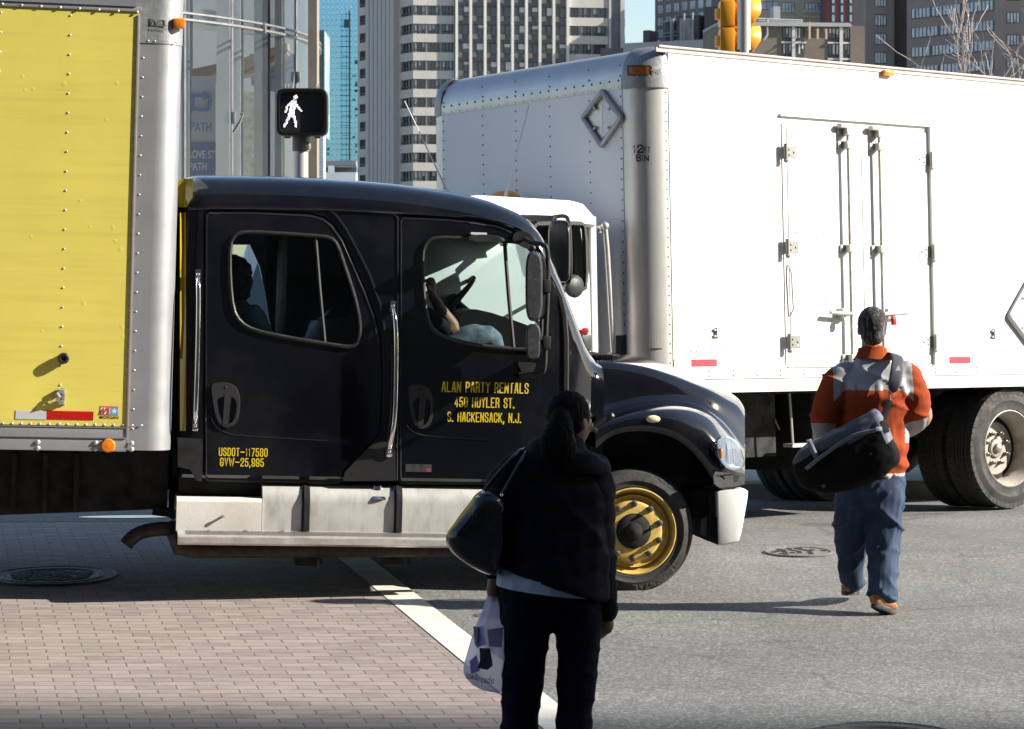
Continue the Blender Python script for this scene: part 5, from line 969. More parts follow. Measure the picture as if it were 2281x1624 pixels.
def head(b, c, s, yaw, tilt=0, side=0):
    # skull with face: built facing +y then turned by yaw
    M = Matrix.Translation(c) @ Matrix.Rotation(yaw, 4, 'Z') @ Matrix.Rotation(tilt, 4, 'X') @ Matrix.Scale(s, 4)
    def S_(p, r, sc=(1, 1, 1)): 
        q = MB(); q.sph(p, r, 16, sc=sc); b.add([M @ Vector(v) for v in q.v], q.f, 0, True)
    S_((0, -.012, .035), .094, (.82, 1.0, 1.0)); S_((0, .020, -.02), .074, (.86, .95, 1.1)); S_((0, .045, -.075), .036, (1, .95, .8)); S_((0, .02, -.05), .06, (.95, .9, .8))
    S_((0, .098, -.012), .014, (.9, 1.1, 1.2)); S_((0, .088, .012), .011, (.8, 1, 2)); S_((0, .083, -.047), .018, (1.3, .7, .5)); S_((.042, .068, -.01), .022); S_((-.042, .068, -.01), .022); S_((0, .075, .035), .030, (1.7, .7, .5))
    for sx in (-1, 1): S_((sx*.078, -.008, -.003), .024, (.38, .9, 1.35))
    return M
def eyes(M, parent, s=1):
    for sx in (-1, 1):
        b = MB(); b.sph(M @ Vector((sx*.031, .079, .014)), .0105, 10); b.build('eye', mat('eye', (.6, .58, .55), .2, var=.02), parent)
# --- man in the orange fleece (seen from behind, walking away) ---
YM = 15.5; KM = F/YM
def man():
    ox, oz = P(1940, 1362, YM).x, gz(YM); B = thing('person', 'man in orange and grey fleece and blue jeans walking away from the camera', 'person', (ox, YM, oz))
    L = lambda px, py, dy=0: ((px-1940)/KM, dy, CZ-(py-YH)/KM*1-oz)
    c = lambda px, py, dy, ra, rb: (*L(px, py, dy), ra, rb)
    b = MB()                                          # body: one continuous surface
    chain(b, [c(1945,1070,.0,.15,.12), c(1944,1000,0,.155,.12), c(1945,920,0,.17,.125), c(1946,850,0,.185,.12), c(1945,812,.0,.15,.09)])
    chain(b, [c(1945,822,0,.07,.07), c(1944,790,.02,.062,.066), c(1943,760,.03,.06,.066)])
    hd = L(1943, 736, .03); M = head(b, Vector(hd), 1.02, R(4))
    chain(b, [c(1868,838,0,.065,.07), c(1843,900,-.03,.055,.06), c(1838,965,.02,.05,.05), c(1868,985,.20,.034,.034)]); chain(b, [c(2022,842,0,.065,.07), c(2048,900,-.02,.055,.06), c(2056,935,.02,.05,.05), c(2020,962,.22,.034,.034)])
    hand(b, L(1874, 985, .25), (.25, .95, .0), (.6, -.2, -.6), 1., .7, 1); hand(b, L(2012, 964, .27), (-.3, .95, 0), (-.6, -.2, -.6), 1., .7, -1)
    chain(b, [c(1912,1060,0,.085,.09), c(1905,1150,.06,.075,.08), c(1903,1200,.10,.06,.065), c(1905,1280,.20,.045,.05), c(1908,1325,.26,.038,.05)]); chain(b, [c(1970,1060,0,.085,.09), c(1972,1150,0,.075,.08), c(1970,1210,-.02,.06,.065), c(1965,1290,-.10,.045,.05), c(1960,1328,-.14,.038,.05)])
    body = remesh(b, 'body', SKIN, B, .0085, 2); eyes(M, B)
    # hair
    b = MB(); q = MB(); q.sph((0, -.020, .038), .103, 20, sc=(.86, 1.0, 1.02)); q.sph((0, -.045, -.012), .078, 16, sc=(.93, .85, 1.05)); b.add([M @ Vector(v) for v in q.v], q.f, 0, True)
    hair = remesh(b, 'hair', mat('grey_black_hair', (.030, .028, .028), .6, var=.5, vs=70, dirt=(.34, .33, .33), ds=55, da=.9, streak=(1, 1, .18), bump=.6, bs=260, spec=.2), B, .007, 2)
    wrinkle(hair, lambda p: .0035*noise.noise(Vector((p.x*160, p.y*160, p.z*40)))-.002); bm = bmesh.new(); bm.from_mesh(hair.data)
    Mi = M.inverted(); dead = [v for v in bm.verts if (Mi @ v.co).y > .045+.5*max(0, (Mi @ v.co).z-.03) and (Mi @ v.co).z < .075 or (Mi @ v.co).z < -.082]; bmesh.ops.delete(bm, geom=dead, context='VERTS'); bm.to_mesh(hair.data); bm.free()
    # jeans
    b = MB()
    chain(b, [c(1946,1035,.0,.175,.135), c(1944,1065,0,.195,.145), c(1943,1095,0,.188,.14)])
    chain(b, [c(1904,1080,0,.112,.12), c(1899,1130,.03,.108,.112), c(1900,1190,.09,.098,.10), c(1904,1250,.16,.088,.09), c(1908,1285,.21,.080,.088), c(1911,1303,.24,.078,.088)])
    chain(b, [c(1970,1080,0,.122,.125), c(1969,1130,0,.118,.118), c(1968,1190,-.02,.108,.105), c(1964,1250,-.08,.097,.096), c(1958,1298,-.13,.090,.096), c(1957,1318,-.14,.092,.104)])
    DEN = mat('blue_denim', (.020, .038, .082), .85, var=.15, vs=5, dirt=(.09, .135, .20), ds=2.6, da=.5, streak=(2.2, 1, .5), bump=.25, bs=260)
    j = remesh(b, 'jeans', DEN, B, .0090, 3)
    def wj(p):
        z = p.z; leg = 1 if p.x > .03 else -1; low = max(0, .42-z)
        def ridge(a, k): n_ = 1-abs(noise.noise(a)); return n_**k
        f = .007*noise.noise(Vector((p.x*4, p.y*4, z*6)))
        f += .013*ridge(Vector((p.x*3.2, p.y*3, z*7+p.x*5*leg)), 7)*(.5+1.6*math.exp(-((z-.50)/.12)**2)+3.2*low)
        f += .010*ridge(Vector((p.x*5+9, p.y*3, z*4-p.x*8)), 9)
        return f-.008
    wrinkle(j, wj)
    # shoes
    def shoe(ankle, heel, toe, rt):
        b = MB(); h, t = Vector(heel), Vector(toe); m_ = h.lerp(t, .5); up = Vector(ankle)
        ell(b, [h+Vector((0, .0, .035)), h.lerp(t, .35)+Vector((0, 0, .045)), h.lerp(t, .7)+Vector((0, 0, .035)), t+Vector((0, 0, .025))], [(.036, .04), (.040, .045), (.047, .036), (.038, .026)], 14); ell(b, [h+Vector((0, 0, .03)), up], [(.038, .04), (.036, .040)], 12)
        s_ = remesh(b, 'shoe', mat('tan_leather', (.36, .15, .055), .3, var=.25, vs=14, coat=.3, dirt=(.10, .045, .02), ds=10, da=.5), B, .007, 2)
        b = MB(); dv = (t-h).normalized(); sx = Vector((0, 0, 1)).cross(dv).normalized(); nu = dv.cross(sx)
        n = 20; prof_ = [(math.cos(a)*.5+.5, math.sin(a)) for a in [2*math.pi*i/n for i in range(n)]]; Lg = (t-h).length+.06
        ringf = lambda o_, g: [h-dv*.03+dv*(x*Lg)+sx*(y*(.040+.012*math.sin(x*3))*g)+nu*o_ for x, y in prof_]
        b.loft([ringf(-.020, .94), ringf(-.016, 1), ringf(.008, 1.02), ringf(.012, .95)]); b.build('sole', mat('shoe_sole', (.045, .04, .04), .6, dirt=(.2, .19, .18), ds=20, da=.4), s_)
    shoe(L(1905, 1312, .24), L(1897, 1329, .22), L(1925, 1336, .46), 0); shoe(L(1955, 1325, -.15), L(1940, 1338, -.20), L(1984, 1362, -.10), 1)
    # fleece jacket
    b = MB()
    chain(b, [c(1950,1056,.0,.185,.150), c(1952,1030,0,.188,.155), c(1950,960,0,.205,.17), c(1948,900,-.01,.222,.17), c(1947,860,-.01,.238,.16), c(1946,828,-.0,.222,.13), c(1944,808,.0,.125,.10), c(1944,795,.01,.085,.085)])
    chain(b, [c(1882,830,0,.078,.09), c(1866,850,-.01,.096,.10), c(1846,890,-.03,.098,.098), c(1837,930,-.02,.090,.09), c(1838,960,.02,.080,.085), c(1850,980,.10,.06,.065), c(1868,985,.20,.05,.05)])
    chain(b, [c(2010,832,0,.080,.09), c(2024,854,-.01,.096,.10), c(2038,888,-.03,.098,.098), c(2044,918,-.02,.088,.09), c(2046,940,.04,.07,.075), c(2030,955,.14,.055,.06), c(2018,962,.22,.048,.05)])
    FL = mat('orange_fleece', (.31, .056, .020), .95, var=.10, vs=6, bump=.5, bs=190, spec=.15); GR = mat('grey_nylon', (.30, .30, .315), .45, var=.06, vs=5, bump=.08, bs=40); CRM = mat('cream_hem', (.58, .54, .46), .8)
    jk = remesh(b, 'fleece_jacket', [FL, GR, CRM], B, .0105, 4)
    def wk(p):
        z = p.z; f = .012*noise.noise(Vector((p.x*4, p.y*3, z*5)))
        if z > L(0, 885)[2] and abs(p.x) < .2: f += .008*max(0, math.sin(p.x*85+2*noise.noise(Vector((p.x*8, 0, z*5)))))*math.exp(-((z-L(0, 868)[2])/.05)**2)
        f += .016*(1-abs(noise.noise(Vector((p.x*3+z*5+2, p.y*2, z*7)))))**7
        if p.x > .12: f += .014*noise.noise(Vector((p.x*10, 1, z*18)))
        return f-.006
    wrinkle(jk, wk)
    zy = L(0, 866)[2]; zh = L(0, 1051)[2]
    for p in jk.data.polygons:
        q = p.center; arm = q.x < -.24 or q.x > .235
        if q.z < zh and abs(q.x) < .25: p.material_index = 2
        elif q.z > L(0, 796)[2]: p.material_index = 0
        elif q.z > zy+max(0, (abs(q.x+.0)-.16))*-.9 and abs(q.x) < .235-.0*(q.z): p.material_index = 1
        elif (q.x < -.22 and q.z < L(0, 942)[2]) or (q.x > .19 and q.z < L(0, 944)[2]+(q.x-.19)*.3 and q.z > L(0, 985)[2]): p.material_index = 1
    b = MB(); rings = []                             # stand-up collar
    cc = Vector(L(1944, 790, .015))
    for dz, r_ in ((-.035, .118), (-.005, .098), (.018, .088), (.038, .084), (.040, .078), (.02, .078)):
        rings.append([cc+Vector((r_*math.cos(t), r_*.98*math.sin(t)-.0, dz+.012*math.sin(t+math.pi)+.006*noise.noise(Vector((math.cos(t)*2, math.sin(t)*2, dz*9))))) for t in [2*math.pi*i/30 for i in range(30)]])
    b.loft(rings, 0, False); b.build('collar', FL, B)
    # ---- duffel bag ----
    DB = thing('duffel_bag', 'black and grey duffel bag slung on the back of the man in orange fleece', 'bag', (ox, YM, oz))
    BK = mat('bag_black', (.005, .005, .006), .85, spec=.15, var=.2, bump=.3, bs=120); BG = mat('bag_grey', (.055, .058, .072), .6, var=.12, vs=8, bump=.2, bs=120); BL = mat('bag_blue_grey', (.12, .13, .17), .55, var=.1)
    # spine from lower left to upper right, section is a rounded box
    A = Vector(L(1776, 1044, -.31)); Cc = Vector(L(1960, 962, -.36)); ax = (Cc-A).normalized(); vn = Vector((0, -1, 0)); up = ax.cross(vn)*-1; up = (up if up.z > 0 else -up).normalized(); dp = ax.cross(up)
    b = MB(); rings = []; ts = [(-.09, .22), (-.07, .45), (-.02, .66), (.08, .84), (.22, .98), (.42, 1.07), (.62, 1.12), (.82, 1.12), (.95, 1.06), (1.0, .95), (1.02, .72), (1.03, .35)]
    Lb = (Cc-A).length
    def sect(t, s_, grow=0):
        o = A+ax*Lb*t-up*.030*math.sin(math.pi*max(0, min(1, t))); out = []
        for i in range(32):
            a = 2*math.pi*i/32; cx_, sy_ = math.cos(a), math.sin(a); e = .48; q = o+up*(.165*s_+grow)*(abs(cx_)**e)*(1 if cx_ > 0 else -1)+dp*(.15*s_+grow)*(abs(sy_)**e)*(1 if sy_ > 0 else -1); out.append(q)
        return out
    b.loft([sect(t, s_) for t, s_ in ts]); bag = b.build('bag_body', [BK, BG, BL], DB); modmesh(bag, [('SUBSURF', dict(levels=2, render_levels=2))])
    wrinkle(bag, lambda p: .013*noise.noise(p*9)+.006*noise.noise(p*25))
    for p in bag.data.polygons:
        d = p.center-A; tt = d.dot(ax)/Lb; h = d.dot(up)
        if h > .075+.015*math.sin(tt*7): p.material_index = 1
        if tt > .93 and h > -.02: p.material_index = 2
        if tt > .93 and .03 < h < .11 and p.normal.dot(ax) > .4: p.material_index = 0
        p.use_smooth = True
    def front(t, h, o_=.006): return A+ax*Lb*t+up*h+Vector((0, -.160-o_, 0))
    b = MB()
    for (t0, h0), (t1, h1) in (((.02, .03), (.35, .075)), ((.35, .075), (.62, .10)), ((.62, .10), (.86, .075))): b.tube([front(t0, h0, .002), front((t0+t1)/2, (h0+h1)/2+.004, .006), front(t1, h1, .002)], .007, 6, asp=1.6)
    b.build('piping', BL, DB)
    for t in (.20, .62):
        r0, r1 = sect(t-.028, 1.075, .004), sect(t+.028, 1.075, .004); idx = [i for i in range(32) if r0[i].y < A.y+.02 and (r0[i]-A).dot(up) > .02]; idx.sort(key=lambda i: (r0[i]-A).dot(up)); b = MB(); b.loft([[r0[i], r1[i]] for i in idx], 0, False, False); o = b.build('webbing', BL, DB); modmesh(o, [('SOLIDIFY', dict(thickness=.006))])
    b = MB(); b.box(front(.90, .075, .008)-Vector((.018, .004, .012)), front(.90, .075, .008)+Vector((.018, .004, .012)), bev=.003); b.build('tag', WHT, DB)
    b = MB(); [b.dome(front(t, h, .001), (0, -1, 0), .012, .006) for t, h in ((.12, -.10), (.72, -.04))]; b.build('stud', BG, DB)
    # strap over the right shoulder
    S_ = lambda px, py, dy: Vector(L(px, py, dy))
    b = MB(); b.tube(smoothpts([S_(1952, 925, -.30), S_(1962, 905, -.25), S_(1971, 890, -.212)], 2, False), .020, 8, mi=1, asp=.25, up=(0, -1, 0)); b.tube([S_(1972, 888, -.212), S_(1970, 878, -.212), S_(1976, 872, -.21), S_(1983, 868, -.208)], .006, 6); b.build('strap_clip', [mat('clip_grey', (.25, .25, .26), .35, metal=.5), BK], DB)
    b = MB(); rings = []
    for px, py, dy, hw in ((1976,872,-.208,.022), (1978,862,-.212,.036), (1981,850,-.212,.041), (1986,828,-.196,.042), (1992,806,-.155,.042), (1993,794,-.10,.042), (1990,788,-.03,.04), (1985,792,.06,.036), (1975,812,.13,.03)):
        q = S_(px, py, dy); tn = Vector((.96, 0, -.28)); rings.append([q-tn*hw, q-tn*hw+Vector((0, -.014, .008)), q+tn*hw+Vector((0, -.014, .008)), q+tn*hw])
    b.loft(rings); pd = b.build('shoulder_pad', BG, DB); modmesh(pd, [('SUBSURF', dict(levels=2, render_levels=2))])
    b = MB(); q = S_(1990, 818, -.20); b.add([q+Vector((0, -.014, .02)), q+Vector((.012, -.016, -.012)), q+Vector((-.02, -.018, -.012))], [(0, 1, 2)]); b.build('emblem', WHT, DB)
    b = MB(); b.tube([S_(1975, 812, .13), S_(1940, 860, .19), S_(1880, 940, .19), S_(1840, 990, .05), S_(1800, 1010, -.15)], .018, 6, asp=.3); b.build('strap', BK, DB)
man()
# --- woman in dark jacket, in the shade of the building behind the camera ---
YW = 11.0; KW = F/YW
def woman():
    ox, oz = P(1225, 900, YW).x, gz(YW); B = thing('person', 'woman with a ponytail in dark quilted jacket and trousers, seen from behind', 'person', (ox, YW, oz))
    L = lambda px, py, dy=0: ((px-1225)/KW, dy, CZ-(py-YH)/KW-oz); c = lambda px, py, dy, ra, rb: (*L(px, py, dy), ra, rb)
    b = MB()
    chain(b, [c(1232,1330,0,.17,.13), c(1235,1240,0,.165,.125), c(1235,1120,0,.16,.11), c(1240,1040,0,.14,.09)]); chain(b, [c(1262,1050,0,.06,.06), c(1270,985,.03,.052,.055), c(1274,965,.035,.05,.055)])
    M = head(b, Vector(L(1272, 943, .035)), 1.03, R(-42), R(-6))
    chain(b, [c(1150,1060,0,.055,.055), c(1105,1160,-.02,.045,.045), c(1102,1240,.06,.035,.035), c(1100,1286,.03,.025,.025)]); chain(b, [c(1330,1075,0,.055,.055), c(1345,1190,0,.045,.045), c(1350,1300,.02,.036,.036), c(1350,1352,.03,.026,.026)])
    hand(b, L(1349, 1356, .03), (.05, .05, -1), (-.9, .5, -.1), .95, .45, -1); hand(b, L(1100, 1286, .03), (0, .05, -1), (.6, .5, -.1), .9, 1.25, 1)
    chain(b, [c(1180,1350,0,.09,.1), c(1168,1500,.01,.07,.08), c(1160,1600,.01,.06,.065), c(1160,1760,0,.045,.05), c(1160,1870,0,.04,.05)]); chain(b, [c(1290,1350,0,.09,.1), c(1288,1500,0,.07,.08), c(1282,1600,0,.06,.065), c(1278,1760,-.0,.045,.05), c(1278,1870,0,.04,.05)])
    remesh(b, 'body', SKIND, B, .009, 2); eyes(M, B)
    HR = mat('black_hair', (.004, .0035, .0035), .8, spec=.12, var=.4, vs=40, bump=.5, bs=150)
    b = MB(); q = MB(); q.sph((0, -.022, .034), .100, 18, sc=(.86, 1., 1.0)); b.add([M @ Vector(v) for v in q.v], q.f, 0, True)
    chain(b, [c(1250,925,-.06,.04,.04), c(1246,955,-.10,.062,.045), c(1242,985,-.12,.078,.05), c(1246,1010,-.13,.075,.045), c(1252,1028,-.13,.05,.035)]); h = remesh(b, 'hair', HR, B, .0075, 2); wrinkle(h, lambda p: .004*noise.noise(Vector((p.x*130, p.y*130, p.z*25))))
    b = MB(); 
    chain(b, [c(1226,1290,.0,.19,.15), c(1225,1315,0,.21,.155), c(1225,1330,0,.21,.155)])
    chain(b, [c(1170,1335,0,.115,.14), c(1172,1375,0,.112,.135)]); chain(b, [c(1284,1335,0,.11,.14), c(1284,1375,0,.108,.135)])
    chain(b, [c(1176,1375,0,.105,.13), c(1170,1450,.01,.092,.115), c(1162,1540,.01,.082,.1), c(1158,1620,.01,.078,.09), c(1158,1760,0,.08,.09), c(1158,1880,0,.09,.1)]); chain(b, [c(1286,1375,0,.103,.13), c(1288,1450,0,.09,.115), c(1284,1540,0,.078,.10), c(1278,1620,0,.072,.09), c(1276,1760,0,.075,.09), c(1276,1880,0,.09,.1)])
    t = remesh(b, 'trousers', mat('dark_trousers', (.0045, .005, .013), .9, spec=.1, var=.2, vs=9, bump=.2, bs=200), B, .0105, 3); wrinkle(t, lambda p: .008*noise.noise(Vector((p.x*5, p.y*4, p.z*12)))+.008*(1-abs(noise.noise(Vector((p.x*5, p.y*3, p.z*9)))))**6)
    b = MB(); chain(b, [c(1228,1245,0,.195,.15), c(1225,1290,0,.225,.178), c(1222,1335,.0,.228,.18)]); t = remesh(b, 'shirt', mat('pale_blue_shirt', (.36, .45, .56), .8, var=.06, vs=8, bump=.15, bs=50), B, .010, 2); wrinkle(t, lambda p: .006*noise.noise(Vector((p.x*4+p.z*6, p.y*3, p.z*18)))); bm = bmesh.new(); bm.from_mesh(t.data); h0, h1 = Vector(L(1102, 1302)), Vector(L(1310, 1327)); dv = (h1-h0).normalized(); bmesh.ops.bisect_plane(bm, geom=bm.verts[:]+bm.edges[:]+bm.faces[:], plane_co=h0, plane_no=Vector((dv.z, 0, -dv.x)), clear_outer=True); bm.to_mesh(t.data); bm.free()
    # jacket: the hem dips towards her right hand
    b = MB(); chain(b, [c(1238,1330,.0,.228,.185), c(1240,1285,.0,.232,.185), c(1240,1240,0,.236,.185), c(1240,1160,0,.235,.175), c(1240,1100,0,.235,.165), c(1243,1050,0,.205,.14), c(1248,1022,.0,.15,.115), c(1258,1002,.01,.10,.09)])
    chain(b, [c(1195,1046,0,.09,.09), c(1160,1062,-.01,.10,.10)]); chain(b, [c(1290,1048,0,.09,.09), c(1315,1064,0,.10,.10)])
    JK = mat('dark_quilted_nylon', (.0055, .005, .010), .75, spec=.18, var=.15, vs=7, bump=.1, bs=90); j = remesh(b, 'quilted_jacket', JK, B, .0115, 4)
    def wk(p):
        z = p.z; u = (z+.06*noise.noise(Vector((p.x*3, p.y*3, z*2))))/.098; g = abs(math.sin(math.pi*u)); return .008*(g**.5)-.006+.010*noise.noise(p*6)+.010*(1-abs(noise.noise(p*4)))**6
    wrinkle(j, wk); bm = bmesh.new(); bm.from_mesh(j.data); h0, h1 = Vector(L(1105, 1258)), Vector(L(1310, 1326)); dv = (h1-h0).normalized()
    bmesh.ops.bisect_plane(bm, geom=bm.verts[:]+bm.edges[:]+bm.faces[:], plane_co=h0, plane_no=Vector((dv.z, 0, -dv.x)), clear_outer=True); bm.to_mesh(j.data); bm.free(); modmesh(j, [('SOLIDIFY', dict(thickness=.012))])
    for ch in ([c(1180,1050,0,.09,.10), c(1148,1066,-.01,.105,.105), c(1126,1115,-.02,.10,.10), c(1114,1170,-.01,.085,.09), c(1108,1230,.05,.068,.07), c(1102,1270,.04,.05,.05)], [c(1290,1052,0,.09,.10), c(1312,1076,0,.105,.105), c(1318,1120,0,.10,.10), c(1322,1180,0,.095,.10), c(1326,1250,.01,.088,.09), c(1336,1310,.02,.072,.075), c(1344,1348,.02,.058,.06), c(1348,1362,.02,.045,.045)]):
        b = MB(); chain(b, ch); sl = remesh(b, 'sleeve', JK, B, .011, 4); wrinkle(sl, wk)
    b = MB(); cc = Vector(L(1262, 1012, .0)); rings = []
    for dz, r_, dx in ((-.06, .17, .0), (-.035, .172, .015), (-.005, .155, .03), (.02, .14, .035), (.03, .11, .035), (.0, .10, .02)): rings.append([cc+Vector((r_*math.cos(t)+dx-.2*dz, r_*.9*math.sin(t), dz-.035*math.cos(t)+.008*math.sin(5*t))) for t in [2*math.pi*i/26 for i in range(26)]])
    b.loft(rings, 0, False); hb = b.build('hood', JK, B); modmesh(hb, [('SUBSURF', dict(levels=1, render_levels=1))])
    b = MB(); chain(b, [c(1160,1880,-.02,.04,.05), c(1160,1890,.12,.045,.04)]); remesh(b, 'shoe', DRK, B, .009, 1); b = MB(); chain(b, [c(1278,1880,-.02,.04,.05), c(1280,1890,.12,.045,.04)]); remesh(b, 'shoe', DRK, B, .009, 1)
    b = MB(); b.tube([L(1302, 938, .07), L(1302, 952, .06)], .003, 5); b.sph(L(1301, 957, .03), .006, 8); b.build('earring', CHR, B)
    # handbag
    H = thing('handbag', 'black leather handbag hanging from the shoulder of the woman in the dark jacket', 'bag', (ox, YW, oz)); LTH = mat('black_leather', (.006, .006, .007), .25, var=.2, vs=10, bump=.2, bs=60, coat=.3)
    out = [(1088,1082),(1120,1090),(1135,1110),(1140,1180),(1130,1250),(1108,1287),(1060,1268),(1010,1232),(995,1208),(993,1186),(1020,1150),(1045,1118),(1060,1095)]
    out = smoothpts(out, 2); cx_, cy_ = 1075, 1185; b = MB(); b.loft([[L(cx_+(x-cx_)*s_, cy_+(y-cy_)*s_, -.06+d) for x, y in out] for s_, d in ((.35, -.115), (.75, -.10), (.95, -.06), (1, 0), (.95, .06), (.7, .09))]); o = b.build('bag_body', LTH, H); modmesh(o, [('SUBSURF', dict(levels=1, render_levels=1))]); wrinkle(o, lambda p: .010*noise.noise(p*9))
    b = MB(); [b.tube(smoothpts([L(*p) for p in pts], 2, False), .0095, 7) for pts in ([(1078,1090,-.13),(1110,1050,-.12),(1150,1008,-.08),(1170,998,.0),(1160,1030,.10)], [(1118,1096,-.15),(1140,1060,-.14),(1165,1015,-.10),(1178,1000,.0)])]; b.build('handle', LTH, H)
    for x, y in ((1078, 1090), (1066, 1100), (1118, 1096), (1112, 1108)): b = MB(); b.sph(L(x, y, -.17), .008, 10); b.build('buckle', CHR, H)
    # plastic carrier bag
    G = thing('plastic_bag', 'translucent plastic carrier bag with purple print held by the woman in dark jacket', 'bag', (ox, YW, oz))
    m = bpy.data.materials.new('thin_plastic'); m.use_nodes = True; n = m.node_tree.nodes; Lk = m.node_tree.links; n.remove(n['Principled BSDF'])
    t1 = n.new('ShaderNodeBsdfTransparent'); t1.inputs[0].default_value = (.93, .93, 1, 1); d1 = n.new('ShaderNodeBsdfDiffuse'); d1.inputs[0].default_value = (.72, .72, .86, 1); t2 = n.new('ShaderNodeBsdfTranslucent'); t2.inputs[0].default_value = (.75, .74, .92, 1); g1 = n.new('ShaderNodeBsdfGlossy'); g1.inputs['Roughness'].default_value = .25
    a1 = n.new('ShaderNodeMixShader'); a1.inputs[0].default_value = .5; Lk.new(d1.outputs[0], a1.inputs[1]); Lk.new(t2.outputs[0], a1.inputs[2]); a2 = n.new('ShaderNodeMixShader'); a2.inputs[0].default_value = .66; Lk.new(t1.outputs[0], a2.inputs[1]); Lk.new(a1.outputs[0], a2.inputs[2]); a3 = n.new('ShaderNodeMixShader'); a3.inputs[0].default_value = .06; Lk.new(a2.outputs[0], a3.inputs[1]); Lk.new(g1.outputs[0], a3.inputs[2]); Lk.new(a3.outputs[0], n['Material Output'].inputs[0])
    rows = [(1292,1097,1103,.006), (1305,1093,1108,.012), (1330,1084,1116,.025), (1370,1070,1124,.045), (1410,1056,1131,.06), (1450,1043,1135,.075), (1485,1031,1135,.08), (1500,1029,1134,.078), (1520,1040,1128,.07), (1535,1065,1120,.055), (1547,1105,1119,.02)]
    b = MB(); rings = []
    for y, x0, x1, dp_ in rows:
        cx_, hw = (x0+x1)/2, (x1-x0)/2; ring = []
        for i in range(40):
            a = 2*math.pi*i/40; fold = 1+.10*math.sin(7*a+y*.02)*(1 if y < 1480 else .4); ring.append(L(cx_+hw*math.cos(a), y+3*math.sin(3*a), dp_*math.sin(a)*fold+.03))
        rings.append(ring)
    b.loft(rings); o = b.build('bag_film', m, G); modmesh(o, [('SUBSURF', dict(levels=1, render_levels=1))]); wrinkle(o, lambda p: .006*noise.noise(Vector((p.x*14, p.y*14, p.z*4)))+.003*noise.noise(p*40))
    PU = mat('purple_print', (.30, .25, .55), .5, var=.15, vs=20); DKP = mat('dark_print', (.045, .04, .06), .5)
    def patch(poly, m, dy=-.012):
        b = MB(); ring = []
        for x, y in poly:
            r_ = [r for r in rows if r[0] >= y][0]; cx_, hw = (r_[1]+r_[2])/2, max(1, (r_[2]-r_[1])/2); k = max(-.98, min(.98, (x-cx_)/hw)); ring.append(L(x, y, .03-r_[3]*math.sqrt(1-k*k)*1.0+dy))
        b.add(ring, [tuple(range(len(ring)))]); b.build('print', m, G)
    patch([(1055,1400),(1075,1392),(1083,1430),(1062,1442)], PU); patch([(1085,1400),(1122,1396),(1118,1440),(1090,1436)], mat('pale_purple_print', (.45, .40, .62), .5)); patch([(1046,1470),(1062,1455),(1070,1490),(1050,1498)], PU); patch([(1054,1395),(1065,1395),(1063,1430),(1058,1436)], DKP); patch([(1068,1440),(1092,1440),(1098,1478),(1086,1488),(1064,1484),(1070,1466)], DKP)
    q = L(1052, 1502, -.075); text('DUANE', 'print', DKP, G, q, (1, .0, -.16), (.1, 0, 1), .022, .048, .03); q = L(1083, 1507, -.085); text('reade', 'print', DKP, G, q, (1, .0, -.10), (.1, 0, 1), .030, .068)
woman()
